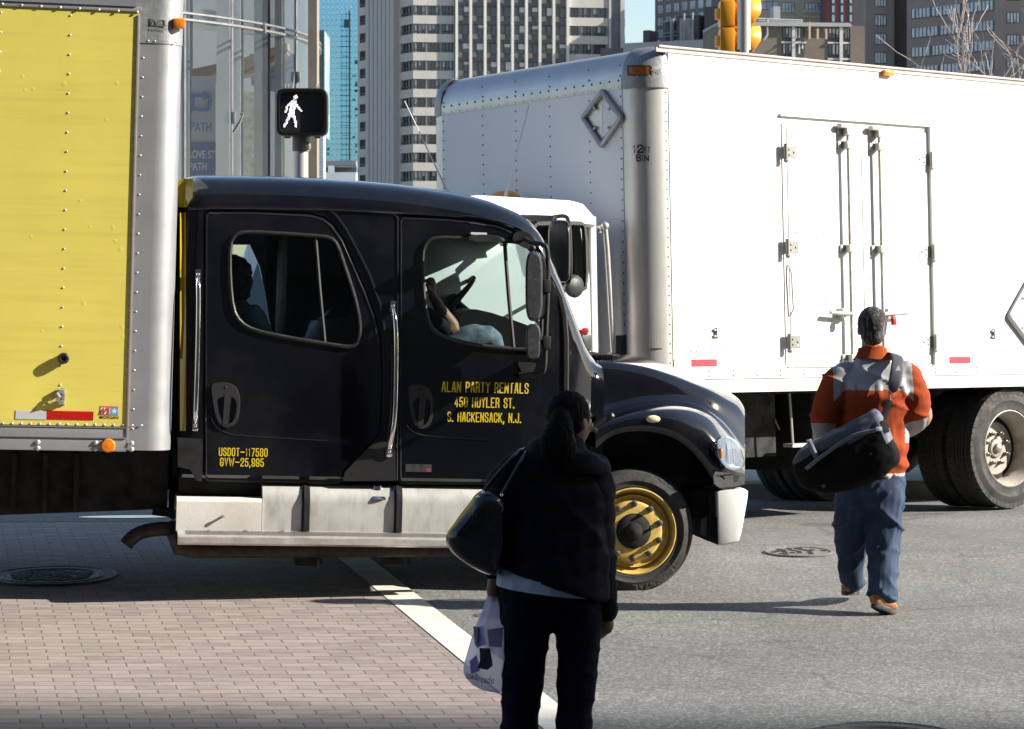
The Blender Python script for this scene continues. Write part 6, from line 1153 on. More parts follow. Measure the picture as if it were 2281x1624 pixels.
# --- two people inside the cab ---
def seated(label, px, py_eye, v, facing, mats, arm=None, hairm=None, curly=False):
    kn = .20 if arm else 0
    q = uv(px, py_eye, v); B = thing('person', label, 'person', M=M1 @ Matrix.Translation((q.x, v, q.z)) @ Matrix.Rotation(facing, 4, 'Z'))
    b = MB(); c = lambda x, y, z, a, r: (x, y, z, a, r)   # local: +y is forward, x to the right
    chain(b, [c(0,-.02,-.72,.16,.12), c(0,-.03,-.5,.15,.11), c(0,-.03,-.28,.17,.10), c(0,-.02,-.17,.12,.08)]); chain(b, [c(0,-.02,-.2,.055,.055), c(0,0,-.08,.05,.055)]); M = head(b, Vector((0, 0, 0)), 1., 0)
    for s_ in (-1, 1):
        chain(b, [c(s_*.09,0,-.70,.075,.08), c(s_*.11,.28,-.66+kn*.6,.07,.07), c(s_*.12,.50,-.66+kn,.055,.055), c(s_*.12,.56,-.85+kn,.045,.05), c(s_*.12,.60,-1.05+kn*.5,.035,.04)])
    if arm:
        for s_ in (-1, 1):
            up_ = s_ == arm
            if up_: chain(b, [c(s_*.18,-.02,-.22,.05,.055), c(s_*.21,.17,-.34,.044,.046), c(s_*.21,.29,-.37,.042,.044), c(s_*.21,.21,-.26,.038,.038), c(s_*.20,.15,-.17,.028,.029)]); hand(b, (s_*.20, .147, -.16), (-.0, -.12, 1), (-s_*.3, -.95, -.1), .95, 1.35, -s_)
            else: chain(b, [c(s_*.18,-.02,-.22,.05,.055), c(s_*.21,.05,-.45,.043,.045), c(s_*.12,.25,-.52,.03,.03)]); hand(b, (s_*.12, .25, -.52), (-s_*.4, .9, -.1), (0, 0, -1), .95, .6, s_)
    else:
        for s_ in (-1, 1): chain(b, [c(s_*.18,-.02,-.22,.05,.055), c(s_*.22,.06,-.45,.045,.045), c(s_*.10,.28,-.52,.032,.03)]); hand(b, (s_*.10, .28, -.52), (-s_*.5, .9, -.1), (0, 0, -1), .95, .6, s_)
    remesh(b, 'body', mats[0], B, .0085, 2); eyes(M, B)
    b = MB(); qq = MB(); qq.sph((0, -.025, .04), .106 if curly else .100, 16, sc=(.9, 1., 1.)); 
    if curly:
        rnd = random.Random(5)
        for i in range(70): a, e = rnd.uniform(0, 6.28), rnd.uniform(-.9, 1.4); p = Vector((.10*math.cos(a)*math.cos(e), -.03+.105*math.sin(a)*math.cos(e), .03+.11*math.sin(e))); 
        for i in range(90):
            a, e = rnd.uniform(0, 6.28), rnd.uniform(-1.1, 1.45); p = Vector((.098*math.cos(a)*math.cos(e), -.035+.100*math.sin(a)*math.cos(e), .03+.105*math.sin(e)))
            if p.y < .055 or p.z > .09: qq.sph(p, rnd.uniform(.016, .026), 8)
        for i in range(30): qq.sph((.085+rnd.uniform(-.02, .02), rnd.uniform(-.06, .03), rnd.uniform(-.12, .02)), .022, 8); qq.sph((-.085+rnd.uniform(-.02, .02), rnd.uniform(-.06, .03), rnd.uniform(-.12, .02)), .022, 8)
    b.add([M @ Vector(v_) for v_ in qq.v], qq.f, 0, True); remesh(b, 'hair', hairm or mats[3], B, .008, 1)
    b = MB(); chain(b, [c(0,-.02,-.72,.19,.15), c(0,-.03,-.5,.18,.14), c(0,-.03,-.28,.20,.13), c(0,-.02,-.19,.14,.10), c(0,-.02,-.14,.08,.075)])
    for s_ in (-1, 1):
        if arm == s_: chain(b, [c(s_*.17,-.02,-.23,.07,.075), c(s_*.205,.10,-.30,.066,.07), c(s_*.21,.23,-.365,.062,.062)])
        elif arm: chain(b, [c(s_*.17,-.02,-.23,.07,.075), c(s_*.20,.02,-.38,.062,.065)])
        else: chain(b, [c(s_*.17,-.02,-.23,.08,.085), c(s_*.22,.06,-.44,.07,.072), c(s_*.14,.22,-.51,.055,.055)])
    t = remesh(b, 'top', mats[1], B, .0105, 3); wrinkle(t, lambda p: .010*noise.noise(p*8)+.008*(1-abs(noise.noise(p*6+Vector((3, 1, 2)))))**5)
    b = MB(); chain(b, [c(0,-.02,-.76,.19,.15), c(0,.0,-.68,.19,.15)])
    for s_ in (-1, 1): chain(b, [c(s_*.09,0,-.69,.10,.10), c(s_*.11,.28,-.63+kn*.6,.095,.09), c(s_*.12,.52,-.63+kn,.085,.085), c(s_*.12,.58,-.80+kn,.07,.07), c(s_*.12,.60,-1.0+kn*.5,.06,.06)])
    t = remesh(b, 'trousers', mats[2], B, .0105, 3); wrinkle(t, lambda p: .010*noise.noise(p*10)); return B
seated('curly haired passenger in dark green hooded jacket at the rear window of the black cab', 530, 622, .55, R(-52), [mat('warm_skin', (.45, .23, .13), .5), mat('dark_green_jacket', (.10, .17, .17), .85, var=.15), DK, mat('curly_black_hair', (.010, .008, .008), .7)], curly=True)
seated('passenger with raised fist, dark T-shirt and pale jeans in the black cab front', 905, 600, .85, R(-90), [SKIN, mat('black_tshirt', (.012, .014, .018), .9), mat('pale_denim', (.15, .19, .25), .85, var=.2, vs=12, dirt=(.42, .48, .54), ds=9, da=.7), mat('short_black_hair', (.01, .01, .01), .6)], arm=1)
# ---------------- background buildings ----------------
class Fac(Frame):                                     # vertical wall plane: origin at its left end, local -y faces out
    def __init__(s, pxL, YL, ang):
        super().__init__(Matrix.Translation((((pxL-CX)/F)*YL, YL, 0)) @ Matrix.Rotation(R(ang), 4, 'Z'))
    def x(s, px, py=300): return s.on(px, py, 1, 0).x
    def z(s, px, py): return s.on(px, py, 1, 0).z
def win(fr, x0, x1, z0, z1, n, gm, fm, parent, dep=.05, tr=None, fw=.09, blind=None):
    b = MB(); b.add([(x0, dep, z0), (x1, dep, z0), (x1, dep, z1), (x0, dep, z1)], [(0, 1, 2, 3)], 0)
    for i in range(n+1): x = x0+(x1-x0)*i/n; b.box((x-fw/2, -.02, z0), (x+fw/2, dep+.02, z1), 1)
    for z in (z0, z1)+((tr,) if tr else ()): b.box((x0, -.03, z-fw/2), (x1, dep+.02, z+fw/2), 1)
    if blind:
        for i in range(n):
            if random.random() < blind: x = x0+(x1-x0)*i/n; w_ = (x1-x0)/n; b.box((x+.1, dep-.03, z0+(z1-z0)*random.choice((0, .0, .35, .5))), (x+w_-.1, dep-.01, z1-.05), 2)
    mats = [gm, fm]+([mat('blinds', (.62, .62, .60), .8, var=.1)] if blind else [])
    o = b.build('window', mats, parent, fix=False); return o
CON = mat('pale_concrete_facade', (.52, .49, .45), .85, var=.08, vs=.3, dirt=(.36, .34, .31), ds=.12, da=.4, streak=(1, 1, .2)); GLD = mat('dark_window_glass', (.045, .052, .065), .06, var=.3, vs=.4, spec=.9); GLM = mat('mirror_window_glass', (.10, .12, .15), .03, metal=.3, spec=1.); FRD = mat('window_frame_dark', (.06, .06, .065), .5); FRW = mat('window_frame_pale', (.5, .5, .5), .5)
def solid(fr, name, x0, x1, z0, z1, m, parent, dep=14, y0=.06): b = MB(); b.box((x0, y0, z0), (x1, dep, z1)); return b.build(name, m, parent)
# --- ribbed concrete tower ---
t = thing('office_tower', 'tall pale concrete office tower with white vertical ribs and banded windows', 'building', (-20, 500, gz(500)))
YC = 500.; fr = Fac(920, YC, 8); zt_ = fr.z(1100, -60)
rl = Fac(797, 500+24.5*math.cos(R(29)), -61)
def holder(fr): e = bpy.data.objects.new('x', None); return e
def addto(o, fr, par): o.parent = par; o.matrix_parent_inverse = par.matrix_world.inverted(); o.matrix_world = fr.M; return o
bpy.context.view_layer.update()
class Part:                                            # build in facade coordinates, then hang under the thing
    def __init__(s, fr, par): s.fr, s.par = fr, par
    def __call__(s, o): o.parent = s.par; o.matrix_local = s.par.matrix_world.inverted() @ s.fr.M; return o
pr, plf = Part(fr, t), Part(rl, t)
zrow = [fr.z(925, 11.9+41*i) for i in range(-1, 12)]; zbot = [fr.z(925, 34.3+41*i) for i in range(-1, 12)]
xR = fr.x(1388); xs = [fr.x(v) for v in (920, 951, 982, 1012)]
pr(solid(fr, 'wall', .0, xR, 0, zt_, mat('shaft_glass', (.13, .135, .15), .25, var=.3, vs=.2), None, 30, .5))
b = MB(); 
for a, c in zip([None]+zbot[:-1], zrow): 
    pass
def bands(x0, x1, y0=-.05, y1=.55):
    b = MB(); zz = [zt_]+[v for p in zip(zrow, zbot) for v in p]+[0]
    for i in range(0, len(zz), 2): b.box((x0, y0, zz[i+1]), (x1, y1, zz[i]))
    return b
pr(bands(0, xs[3]).build('spandrels', CON, None)); pr(bands(fr.x(1264), fr.x(1355)).build('spandrels', CON, None))
b = MB()
for v in (920, 948, 978, 1008): b.box((fr.x(v), .05, 0), (fr.x(v)+.7, .5, zt_))
for v in (1264, 1288, 1316, 1350): b.box((fr.x(v), .05, 0), (fr.x(v)+.6, .5, zt_))
pr(b.build('piers', mat('grey_pier', (.25, .24, .23), .8, var=.1), None))
for i, (a, c) in enumerate(zip(zrow, zbot)):
    for x0, x1 in ((924, 948), (955, 978), (985, 1008)): pr(win(fr, fr.x(x0), fr.x(x1), c, a, 3, GLD, FRD, None, .3, a-.7*(a-c)*.0 if False else c+.28*(a-c), .12, .3))
    if i < 8:
        for x0, x1 in ((1268, 1288), (1293, 1316), (1321, 1349)): pr(win(fr, fr.x(x0), fr.x(x1), c, a, 3, GLD, FRD, None, .3, c+.28*(a-c), .12, .3))
b = MB(); rb = (1013.5, 1045, 1077, 1107, 1138, 1169, 1199, 1230, 1261)
for v in rb: b.box((fr.x(v), -.9, 0), (fr.x(v+5.5), .5, zt_))
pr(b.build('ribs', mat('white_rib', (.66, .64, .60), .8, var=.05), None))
for k in range(8):
    for i, (a, c) in enumerate(zip(zrow, zbot)):
        if i > 6: continue
        b = MB(); x0, x1 = fr.x(rb[k]+6), fr.x(rb[k+1]-.5); xm = x0+(x1-x0)*random.choice((.4, .5, .5)); b.add([(x0, .3, c), (x1, .3, c), (x1, .3, a), (x0, .3, a)], [(0, 1, 2, 3)], 0); b.box((x0, .1, c-.9 if i % 1 == 0 else c), (xm, .4, c+.1), 1); b.box((xm-.08, .1, c), (xm+.08, .35, a), 2); b.box((x0, .1, a-.1), (x1, .35, a+.06), 2)
        if random.random() < .5: b.box((xm, .2, a-(a-c)*random.uniform(.3, .9)), (x1, .28, a), 3)
        pr(b.build('window', [GLD, mat('tan_panel', (.28, .255, .23), .6, var=.15), FRD, mat('blinds', (.62, .62, .6), .8)], None))
pr(bands(fr.x(1383), fr.x(1392)).build('spandrels', CON, None)); b = MB(); b.box((fr.x(1356), -.3, 0), (fr.x(1361), .5, zt_)); b.box((fr.x(1382), -.3, 0), (fr.x(1391), .5, zt_)); b.box((fr.x(1391)-.1, .4, 0), (fr.x(1391), 20, zt_)); pr(b.build('corner_pier', CON, None))
# left face
xe = rl.x(920)-.01; plf(solid(rl, 'wall', 0, xe-.6, 0, zt_, CON, None, 10, .5))
zz = [zt_]+[v for p in zip(zrow, zbot) for v in p]+[0]
for x0, x1 in ((797, 824), (889, 920)):
    b = MB()
    for i in range(0, len(zz), 2): b.box((rl.x(x0), -.05, zz[i+1]), (min(xe, rl.x(x1)), .6, zz[i]))
    b.box((rl.x(x0), -.02, 0), (rl.x(x0)+1., .5, zt_)); plf(b.build('spandrels', CON, None))
for i, (a, c) in enumerate(zip(zrow, zbot)):
    for x0, x1 in ((802, 821.5), (893, 919)): plf(win(rl, rl.x(x0), rl.x(x1), c, a, 4, GLM, FRD, None, .2, c+.25*(a-c), .2))
b = MB()
for i in range(7): x = rl.x(826+i*9.2); b.box((x, -1.2, 0), (x+1.5, .5, zt_))
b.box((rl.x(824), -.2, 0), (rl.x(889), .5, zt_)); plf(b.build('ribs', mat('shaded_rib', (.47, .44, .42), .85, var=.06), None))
# --- teal glass tower ---
t = thing('glass_tower', 'turquoise mirrored glass tower behind the pedestrian signal', 'building', (-30, 520, gz(500))); bpy.context.view_layer.update()
fr = Fac(700, 560, 0); pr = Part(fr, t); zb_, zt_ = fr.z(740, 357), fr.z(740, -40); x0, x1 = fr.x(700), fr.x(812)
TEAL = mat('teal_mirror_glass', (.24, .55, .74), .05, metal=.75, var=.12, vs=.05, bump=.10, bs=.35)
pr(solid(fr, 'curtain_wall', x0, x1, zb_, zt_, TEAL, None, 20, 0)); b = MB()
for i in range(34): z = zb_+(zt_-zb_)*i/33; b.box((x0, -.12, z-.09), (x1, .0, z+.09))
for i in range(12): x = x0+(x1-x0)*i/11; b.box((x-.07, -.12, zb_), (x+.07, .0, zt_))
pr(b.build('mullions', mat('pale_teal_mullion', (.42, .62, .66), .4), None))
b = MB(); b.box((fr.x(777), -.3, zb_), (fr.x(780.5), .0, fr.z(778, 24))); b.box((fr.x(766), -.16, fr.z(770, 62)), (fr.x(777), -.0, fr.z(770, 44))); rnd = random.Random(2)
for i in range(26): y = rnd.uniform(135, 350); x = rnd.choice((792, 790, 785, 729)); b.box((fr.x(x), -.14, fr.z(x, y)), (fr.x(x+rnd.uniform(3, 8)), -.0, fr.z(x, y-rnd.uniform(2, 7))))  # small dark boxes paint broken reflections onto the glass
for i in range(14): y = 60+i*22; b.box((fr.x(rnd.choice((757, 763))), -.15, fr.z(770, y)), (fr.x(777), -.0, fr.z(770, y-1.)))
pr(b.build('dark_stripe_and_reflections', mat('teal_dark', (.02, .07, .11), .1), None))
t = thing('low_building', 'low white walled building with a grey upper band below the turquoise tower', 'building', (-30, 300, gz(300))); bpy.context.view_layer.update()
fr = Fac(700, 330, 0); pr = Part(fr, t); b = MB(); b.box((fr.x(700), .0, 0), (fr.x(793), 3, fr.z(760, 384))); pr(b.build('wall', mat('white_render', (.68, .68, .68), .8, var=.06, vs=.3), None))
fr = Fac(700, 350, 0); pr = Part(fr, t); b = MB(); b.box((fr.x(700), .0, 0), (fr.x(794), 3, fr.z(760, 372))); pr(b.build('recess', mat('dark_recess', (.10, .12, .16), .6), None)); b = MB(); b.box((fr.x(700), -1, fr.z(760, 370)), (fr.x(794), 2, fr.z(760, 359))); pr(b.build('roof_band', mat('grey_band', (.22, .24, .28), .6), None)); b = MB(); b.box((fr.x(732), -1, 0), (fr.x(746), 1, fr.z(760, 370))); pr(b.build('column', WHT, None))
t = thing('annex_building', 'narrow building of white siding right behind the curved glass station', 'building', (-10, 120, gz(120))); bpy.context.view_layer.update()
fr = Fac(690, 120, 0); pr = Part(fr, t); b = MB(); b.box((fr.x(690), 0, 0), (fr.x(721), 1.2, fr.z(715, 300)))
for i in range(14): b.box((fr.x(690), -.02, fr.z(715, 395-i*7)), (fr.x(722), 0, fr.z(715, 394-i*7)))
pr(b.build('wall', mat('white_siding', (.50, .54, .60), .7), None)); b = MB(); b.box((fr.x(706), 1, fr.z(715, 300)), (fr.x(717.5), 5, fr.z(715, 62))); 
pr(b.build('lift_shaft', mat('pale_green_glass', (.35, .48, .50), .15, var=.5, vs=.7), None)); b = MB()
for i in range(9): b.box((fr.x(705), .9, fr.z(715, 300-i*28)), (fr.x(718), 1.1, fr.z(715, 298-i*28)))
for x in (705.5, 711, 717): b.box((fr.x(x), .9, fr.z(715, 300)), (fr.x(x)+.05, 1.1, fr.z(715, 62)))
pr(b.build('shaft_frame', mat('dark_teal_frame', (.10, .16, .18), .5), None))
# --- brown brick slab at the right ---
BR = mat('brown_brick_facade', (.26, .22, .20), .9, var=.1, vs=.2, dirt=(.31, .275, .25), ds=.12, da=.3); BRD = mat('dark_brown_brick', (.15, .125, .12), .9, var=.12, vs=.3); GW = mat('pale_curtained_glass', (.36, .44, .52), .12, var=.45, vs=.7, spec=.8)
t = thing('apartment_block', 'large brown brick apartment block with long window bands at the right edge', 'building', (70, 380, gz(300))); bpy.context.view_layer.update()
ang = -52; fr = Fac(2020, 380, ang); pr = Part(fr, t); x0, x1 = 0, fr.x(2217); zt_ = fr.z(2020, -120); pr(solid(fr, 'wall', x0, x1, 0, zt_, BR, None, 12, 0))
for i in range(-1, 5):
    zt2 = fr.z(2217, 0+44.6*i); zb2 = fr.z(2217, 22+44.6*i); segs = [(2031, 2090), (2094, 2145), (2149, 2213)] if i % 2 else [(2031, 2072), (2076, 2140), (2144, 2213)]
    for a, c in segs:
        b = MB(); xa, xb = fr.x(a), fr.x(c); b.add([(xa, -.02, zb2), (xb, -.02, zb2), (xb, -.02, zt2), (xa, -.02, zt2)], [(0, 1, 2, 3)]); n = max(4, int((c-a)/8)); k = (xb-xa)/n
        for j in range(n+1): b.box((xa+k*j-.05, -.10, zb2), (xa+k*j+.05, -.02, zt2), 1)
        for j in range(n):
            if random.random() < .62: b.box((xa+k*j+k*.12, -.06, zb2+.1), (xa+k*j+k*random.uniform(.5, .9), -.03, zt2-.1), 2)
        b.box((xa, -.12, zb2-.06), (xb, -.02, zb2+.03), 1); pr(b.build('window', [GW, FRD, mat('pale_curtains', (.62, .66, .66), .8, var=.1)], None))
f2 = Fac(1929, 385, 3); p2 = Part(f2, t); p2(solid(f2, 'wall', 0, f2.x(1992), 0, zt_+10, BR, None, 10, 0)); p2(solid(f2, 'recessed_wall', f2.x(1992), f2.x(2060), 0, zt_+10, BRD, None, 12, 1.5))
for i in range(-1, 5): p2(win(f2, f2.x(1949), f2.x(1974), f2.z(1960, 57+42*i), f2.z(1960, 33+42*i), 4, GW, FRD, None, -.02, None, .14, .5))
f3 = Fac(2217, 372-24, -10); f3 = Fac(2217, (fr.M @ Vector((x1, 0, 0))).y, -8); p3 = Part(f3, t); p3(solid(f3, 'wall', 0, f3.x(2330), 0, zt_+10, BR, None, 10, 0))
for i in range(-1, 5): p3(win(f3, f3.x(2243), f3.x(2271), f3.z(2250, 51+50*i), f3.z(2250, 28+50*i), 4, GW, FRD, None, -.02, None, .14, .6))
# --- maroon tower, beige hotel, blue slab ---
t = thing('maroon_tower', 'maroon clad tower with narrow vertical windows left of the brown block', 'building', (60, 470, gz(300))); bpy.context.view_layer.update()
fr = Fac(1843, 470, 0); pr = Part(fr, t); zt_ = fr.z(1850, -80); pr(solid(fr, 'wall', 0, fr.x(1932), 0, zt_, mat('maroon_cladding', (.20, .06, .07), .6, var=.08, vs=.3), None, 10, 0))
for c0 in (1855, 1874.5, 1894, 1914.5):
    for i in range(5): y = -20+i*20.5; b = MB(); b.box((fr.x(c0-5), -.05, fr.z(1850, y+9)), (fr.x(c0+4), 0, fr.z(1850, y-11)), 1); b.box((fr.x(c0-1.5), -.1, fr.z(1850, y+7)), (fr.x(c0+3.5), -.03, fr.z(1850, y-8))); pr(b.build('window', [mat('pale_blue_pane', (.35, .55, .60), .2, var=.2), FRD], None))
t = thing('beige_hotel', 'beige building with zigzag mouldings behind the traffic light', 'building', (50, 480, gz(300))); bpy.context.view_layer.update()
fr = Fac(1672, 480, 0); pr = Part(fr, t); BE = mat('beige_cladding', (.40, .37, .28), .8, var=.08); pr(solid(fr, 'wall', 0, fr.x(1828), 0, fr.z(1700, -60), BE, None, 10, 0)); b = MB()
for x, y in ((1730, 28), (1730, 40), (1790, 28), (1790, 40)):
    for i in range(6): b.tube([(fr.x(x+i*7), -.2, fr.z(1700, y)), (fr.x(x+i*7+3.5), -.2, fr.z(1700, y-4)), (fr.x(x+i*7+7), -.2, fr.z(1700, y))], .15, 5)
pr(b.build('zigzag_moulding', mat('pale_moulding', (.55, .53, .46), .7), None))
for x0_, x1_, y0_, y1_ in ((1680, 1735, 22, 4), (1742, 1770, 26, 6), (1793, 1824, 26, 7)): pr(win(fr, fr.x(x0_), fr.x(x1_), fr.z(1700, y0_), fr.z(1700, y1_), 4, GW, FRD, None, -.02, None, .1, .2))
b = MB(); b.box((fr.x(1826), -.5, 0), (fr.x(1843), 9, fr.z(1700, -60))); pr(b.build('blue_bay', mat('blue_glazing', (.14, .22, .40), .2, var=.4, vs=.5), None))
t = thing('grey_tower', 'grey brown tower with rows of pale blue windows right of the open sky', 'building', (50, 520, gz(300))); bpy.context.view_layer.update()
fr = Fac(1459, 520, -55); pr = Part(fr, t); pr(solid(fr, 'wall', 0, fr.x(1680), 0, fr.z(1459, -70), mat('grey_brown_wall', (.15, .145, .16), .8, var=.1, vs=.2), None, 10, 0))
for r_ in range(-1, 3):
    for i in range(7): x = 1465+i*18.; y = 33+r_*27-.02; zc = fr.z(1459, y+r_*0+0); b = win(fr, fr.x(x), fr.x(x+12), fr.z(1459, 33+27*r_), fr.z(1459, 13+27*r_), 2, mat('pale_blue_glass', (.28, .40, .48), .15, var=.3, vs=.5), FRD, None, -.02, None, .12); pr(b)
# --- brown low block with antennas in front of them ---
t = thing('brick_block', 'flat roofed brown brick block with grey parapet and rooftop antennas behind the traffic light', 'building', (45, 300, gz(300))); bpy.context.view_layer.update()
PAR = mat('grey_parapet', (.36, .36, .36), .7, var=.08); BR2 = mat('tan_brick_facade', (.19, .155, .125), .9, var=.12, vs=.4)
fr = Fac(1600, 300, 6); pr = Part(fr, t); zt_ = fr.z(1680, 50); pr(solid(fr, 'wall', 0, fr.x(1925), 0, zt_-.3, BR2, None, 10, 0)); b = MB(); b.box((0, -.5, fr.z(1680, 58.5)), (fr.x(1893), 10, zt_)); pr(b.build('parapet', PAR, None))
b = MB(); b.box((fr.x(1893), -.25, 0), (fr.x(1925), -.0, fr.z(1900, 62))); pr(b.build('corner_bay', BR2, None))
for x0_, x1_ in ((1743, 1763), (1770, 1791), (1845, 1869), (1877, 1892)):
    for y in (62, 98, 134): b = win(fr, fr.x(x0_), fr.x(x1_), fr.z(1760, y+22), fr.z(1760, y), 3, GLD, FRD, None, -.02, None, .12, .7); pr(b); q = MB(); q.box((fr.x(x0_), -.06, fr.z(1760, y+33)), (fr.x(x1_), .0, fr.z(1760, y+23))); o = q.build('spandrel', FRD, None); pr(o)
b = MB(); [b.box((fr.x(x), -.35, 0), (fr.x(x+7), .0, fr.z(1760, 60))) for x in (1763, 1869)]; [b.box((fr.x(x0_), -.2, fr.z(1760, y-2)), (fr.x(x1_), .0, fr.z(1760, y-6))) for x0_, x1_ in ((1740, 1795), (1843, 1893)) for y in (99, 135)]; pr(b.build('white_pilasters', mat('pale_pilaster', (.58, .55, .52), .8), None))
for x in (1795, 1813, 1832): b = MB(); b.box((fr.x(x), -1.6, fr.z(1800, 90)), (fr.x(x+4), -1.3, fr.z(1800, 67 if x > 1800 else 52))); b.tube([(fr.x(x+2), -1.3, fr.z(1800, 70)), (fr.x(x+2), 0, fr.z(1800, 66))], .08, 5); pr(b.build('antenna_panel', mat('antenna_beige', (.55, .42, .30), .6), None))
b = MB(); [b.tube([(fr.x(1708), -.3, fr.z(1700, 42)), (fr.x(1708), -.3, fr.z(1700, 78)), (fr.x(1700), -.3, fr.z(1700, 90))], .15, 5)]; [b.tube([(fr.x(1690), .5, fr.z(1700, y)), (fr.x(1790), .5, fr.z(1700, y+3))], .10, 4) for y in (41, 45)]; b.box((fr.x(1727), 1, fr.z(1700, 45)), (fr.x(1742), 3, fr.z(1700, 12))); pr(b.build('roof_pipes', PAR, None))
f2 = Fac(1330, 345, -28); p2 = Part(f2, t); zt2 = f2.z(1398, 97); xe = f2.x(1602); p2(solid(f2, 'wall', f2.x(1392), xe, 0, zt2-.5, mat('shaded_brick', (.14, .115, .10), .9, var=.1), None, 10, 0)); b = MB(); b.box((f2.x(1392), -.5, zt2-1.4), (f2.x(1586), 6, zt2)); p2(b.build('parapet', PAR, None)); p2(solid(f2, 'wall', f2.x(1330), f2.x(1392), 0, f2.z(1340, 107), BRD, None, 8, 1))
for x in (1465, 1504, 1514, 1541, 1572, 1582): b = MB(); b.box((f2.x(x), -.1, f2.z(x, 118)), (f2.x(x+5), .0, f2.z(x, 90 if x != 1541 else 92))); p2(b.build('window', FRW, None))
b = MB(); b.box((f2.x(1418), 2, zt2-1), (f2.x(1432), 5, f2.z(1420, 65))); b.box((f2.x(1500), 1, zt2-1), (f2.x(1549), 5, f2.z(1500, 34))); b.box((f2.x(1462), 3, zt2-1), (f2.x(1500), 6, f2.z(1500, 40))); b.box((f2.x(1562), 1, zt2-1), (f2.x(1608), 6, f2.z(1600, 12))); p2(b.build('penthouse', mat('rooftop_brick', (.10, .085, .09), .85, var=.15), None))
b = MB(); b.box((f2.x(1508), .8, zt2), (f2.x(1532), 1.0, f2.z(1510, 40)));  [b.tube([(f2.x(1455), 2.8, f2.z(1455, y)), (f2.x(1500), 2.8, f2.z(1500, y-7))], .12, 4) for y in (80, 72, 46)]; b.cyl((f2.x(1478), 2.8, zt2), (f2.x(1478), 2.8, f2.z(1478, 38)), .3, 6); p2(b.build('roof_vents', mat('vent_grey', (.28, .28, .28), .6), None))
# --- curved glass station ---
t = thing('glass_station', 'curved glass station entrance with a blue and white transit banner inside', 'building', (-9.2, 36, gz(36))); bpy.context.view_layer.update()
cx_, cy_, RR = -9.2, 36., 6.5; SG = glass('station_glass', (.86, .90, .91), .02, .0, .0); SF = mat('station_steel', (.24, .24, .25), .4, metal=.5)
def ang(px):                                           # angle on the drum that shows at this column (front side)
    best = min(range(-900, 1), key=lambda k: abs(CX+F*(cx_+RR*math.cos(R(k/10)))/(cy_+RR*math.sin(R(k/10)))-px)); return R(best/10)
def zon(a, py): Y = cy_+RR*math.sin(a); return CZ-(py-YH)/F*Y
base = Part(Fac(CX, 1e-9, 0), t) if False else None
def put(o): o.parent = t; o.matrix_local = t.matrix_world.inverted(); return o
zm = zon(ang(430), 32); zb_ = .8; seams = [ang(x) for x in (300, 410, 515, 658)]+[R(-2), R(12)]
for z0_, z1_, nm in ((zb_, zm-.10, 'glass_pane'), (zm+.02, zm+3.2, 'glass_pane')):
    for a0, a1 in zip(seams[:-1], seams[1:]):
        b = MB(); n = 8; b.loft([[(cx_+RR*math.cos(a0+(a1-a0)*i/n), cy_+RR*math.sin(a0+(a1-a0)*i/n), z) for i in range(n+1)] for z in (z0_, z1_)], 0, False, False); put(b.build(nm, SG, None))
b = MB(); ar = [seams[0]+(seams[-1]-seams[0])*i/40 for i in range(41)]
for z, r_ in ((zm-.08, .022), (zm+.0, .018)): b.tube([(cx_+(RR+.03)*math.cos(a), cy_+(RR+.03)*math.sin(a), z) for a in ar], r_, 6)
for a in seams[1:-1]: b.cyl((cx_+(RR+.01)*math.cos(a), cy_+(RR+.01)*math.sin(a), zb_), (cx_+(RR+.01)*math.cos(a), cy_+(RR+.01)*math.sin(a), zm+3.2), .022, 6)
for px, py in ((515, 262), (659, 172), (583, 63)): a = ang(px); q = Vector((cx_+(RR+.03)*math.cos(a), cy_+(RR+.03)*math.sin(a), zon(a, py))); b.box(q-Vector((.03, .05, .07)), q+Vector((.03, .05, .07)), bev=.01)
put(b.build('mullions', SF, None))
PD = lambda px, py, Y: P(px, py, Y)
def slab(name, pts, Y, m, dep=.15, tn=0):
    f = lambda x: Y+(x-450)/F*Y*tn
    b = MB(); b.loft([[P(x, y, f(x)) for x, y in pts], [P(x, y, f(x))+Vector((0, dep, 0)) for x, y in pts]], sm=False); return put(b.build(name, m, None))
INW = mat('station_inner_wall', (.44, .47, .50), .7, var=.1, vs=.7); IND = mat('station_dark', (.17, .18, .20), .7, var=.2, vs=.8)
slab('inner_wall', [(380, 500), (706, 500), (706, -60), (380, -60)], 38.5, INW); slab('ceiling_slab', [(395, 50), (620, 74), (620, 44), (395, 12)], 34.6, mat('white_soffit', (.62, .62, .60), .7), .8)
slab('beam', [(400, 200), (560, 165), (640, 120), (640, 95), (540, 130), (400, 160)], 35.2, mat('rust_beam', (.24, .17, .12), .6), .4)
for x0_, x1_, m in ((404, 421, mat('blue_grey_column', (.20, .23, .27), .6)), (482, 512, INW), (518, 536, mat('pale_column', (.46, .48, .50), .6)), (566, 596, IND), (612, 628, IND), (686, 706, mat('brown_wall', (.22, .19, .16), .8))): slab('column', [(x0_, 500), (x1_, 500), (x1_, -80), (x0_, -80)], 34.0 if x0_ > 500 else 33.4, m, .4)
for y in range(150, 480, 13): pass
slab('inner_panel', [(530, 500), (568, 500), (566, 205), (530, 205)], 34.8, mat('slatted_panel', (.45, .43, .40), .6, var=.3, vs=14, streak=(1, 1, 9)), .1)
slab('inner_shade', [(560, 190), (650, 215), (660, 120), (555, 120)], 36.5, mat('shade_blue', (.16, .19, .24), .5), .2)
YBN = 33.7; bn = slab('banner', [(420, 500), (480, 500), (480, 170), (420, 170)], YBN, mat('banner_white', (.72, .78, .86), .6, var=.03), .03, .45)
slab('banner_lower', [(420, 500), (480, 500), (480, 318), (420, 318)], YBN-.03, mat('banner_blue', (.05, .22, .60), .5, var=.04), .03, .45)
LB_ = mat('logo_blue', (.05, .24, .65), .5)
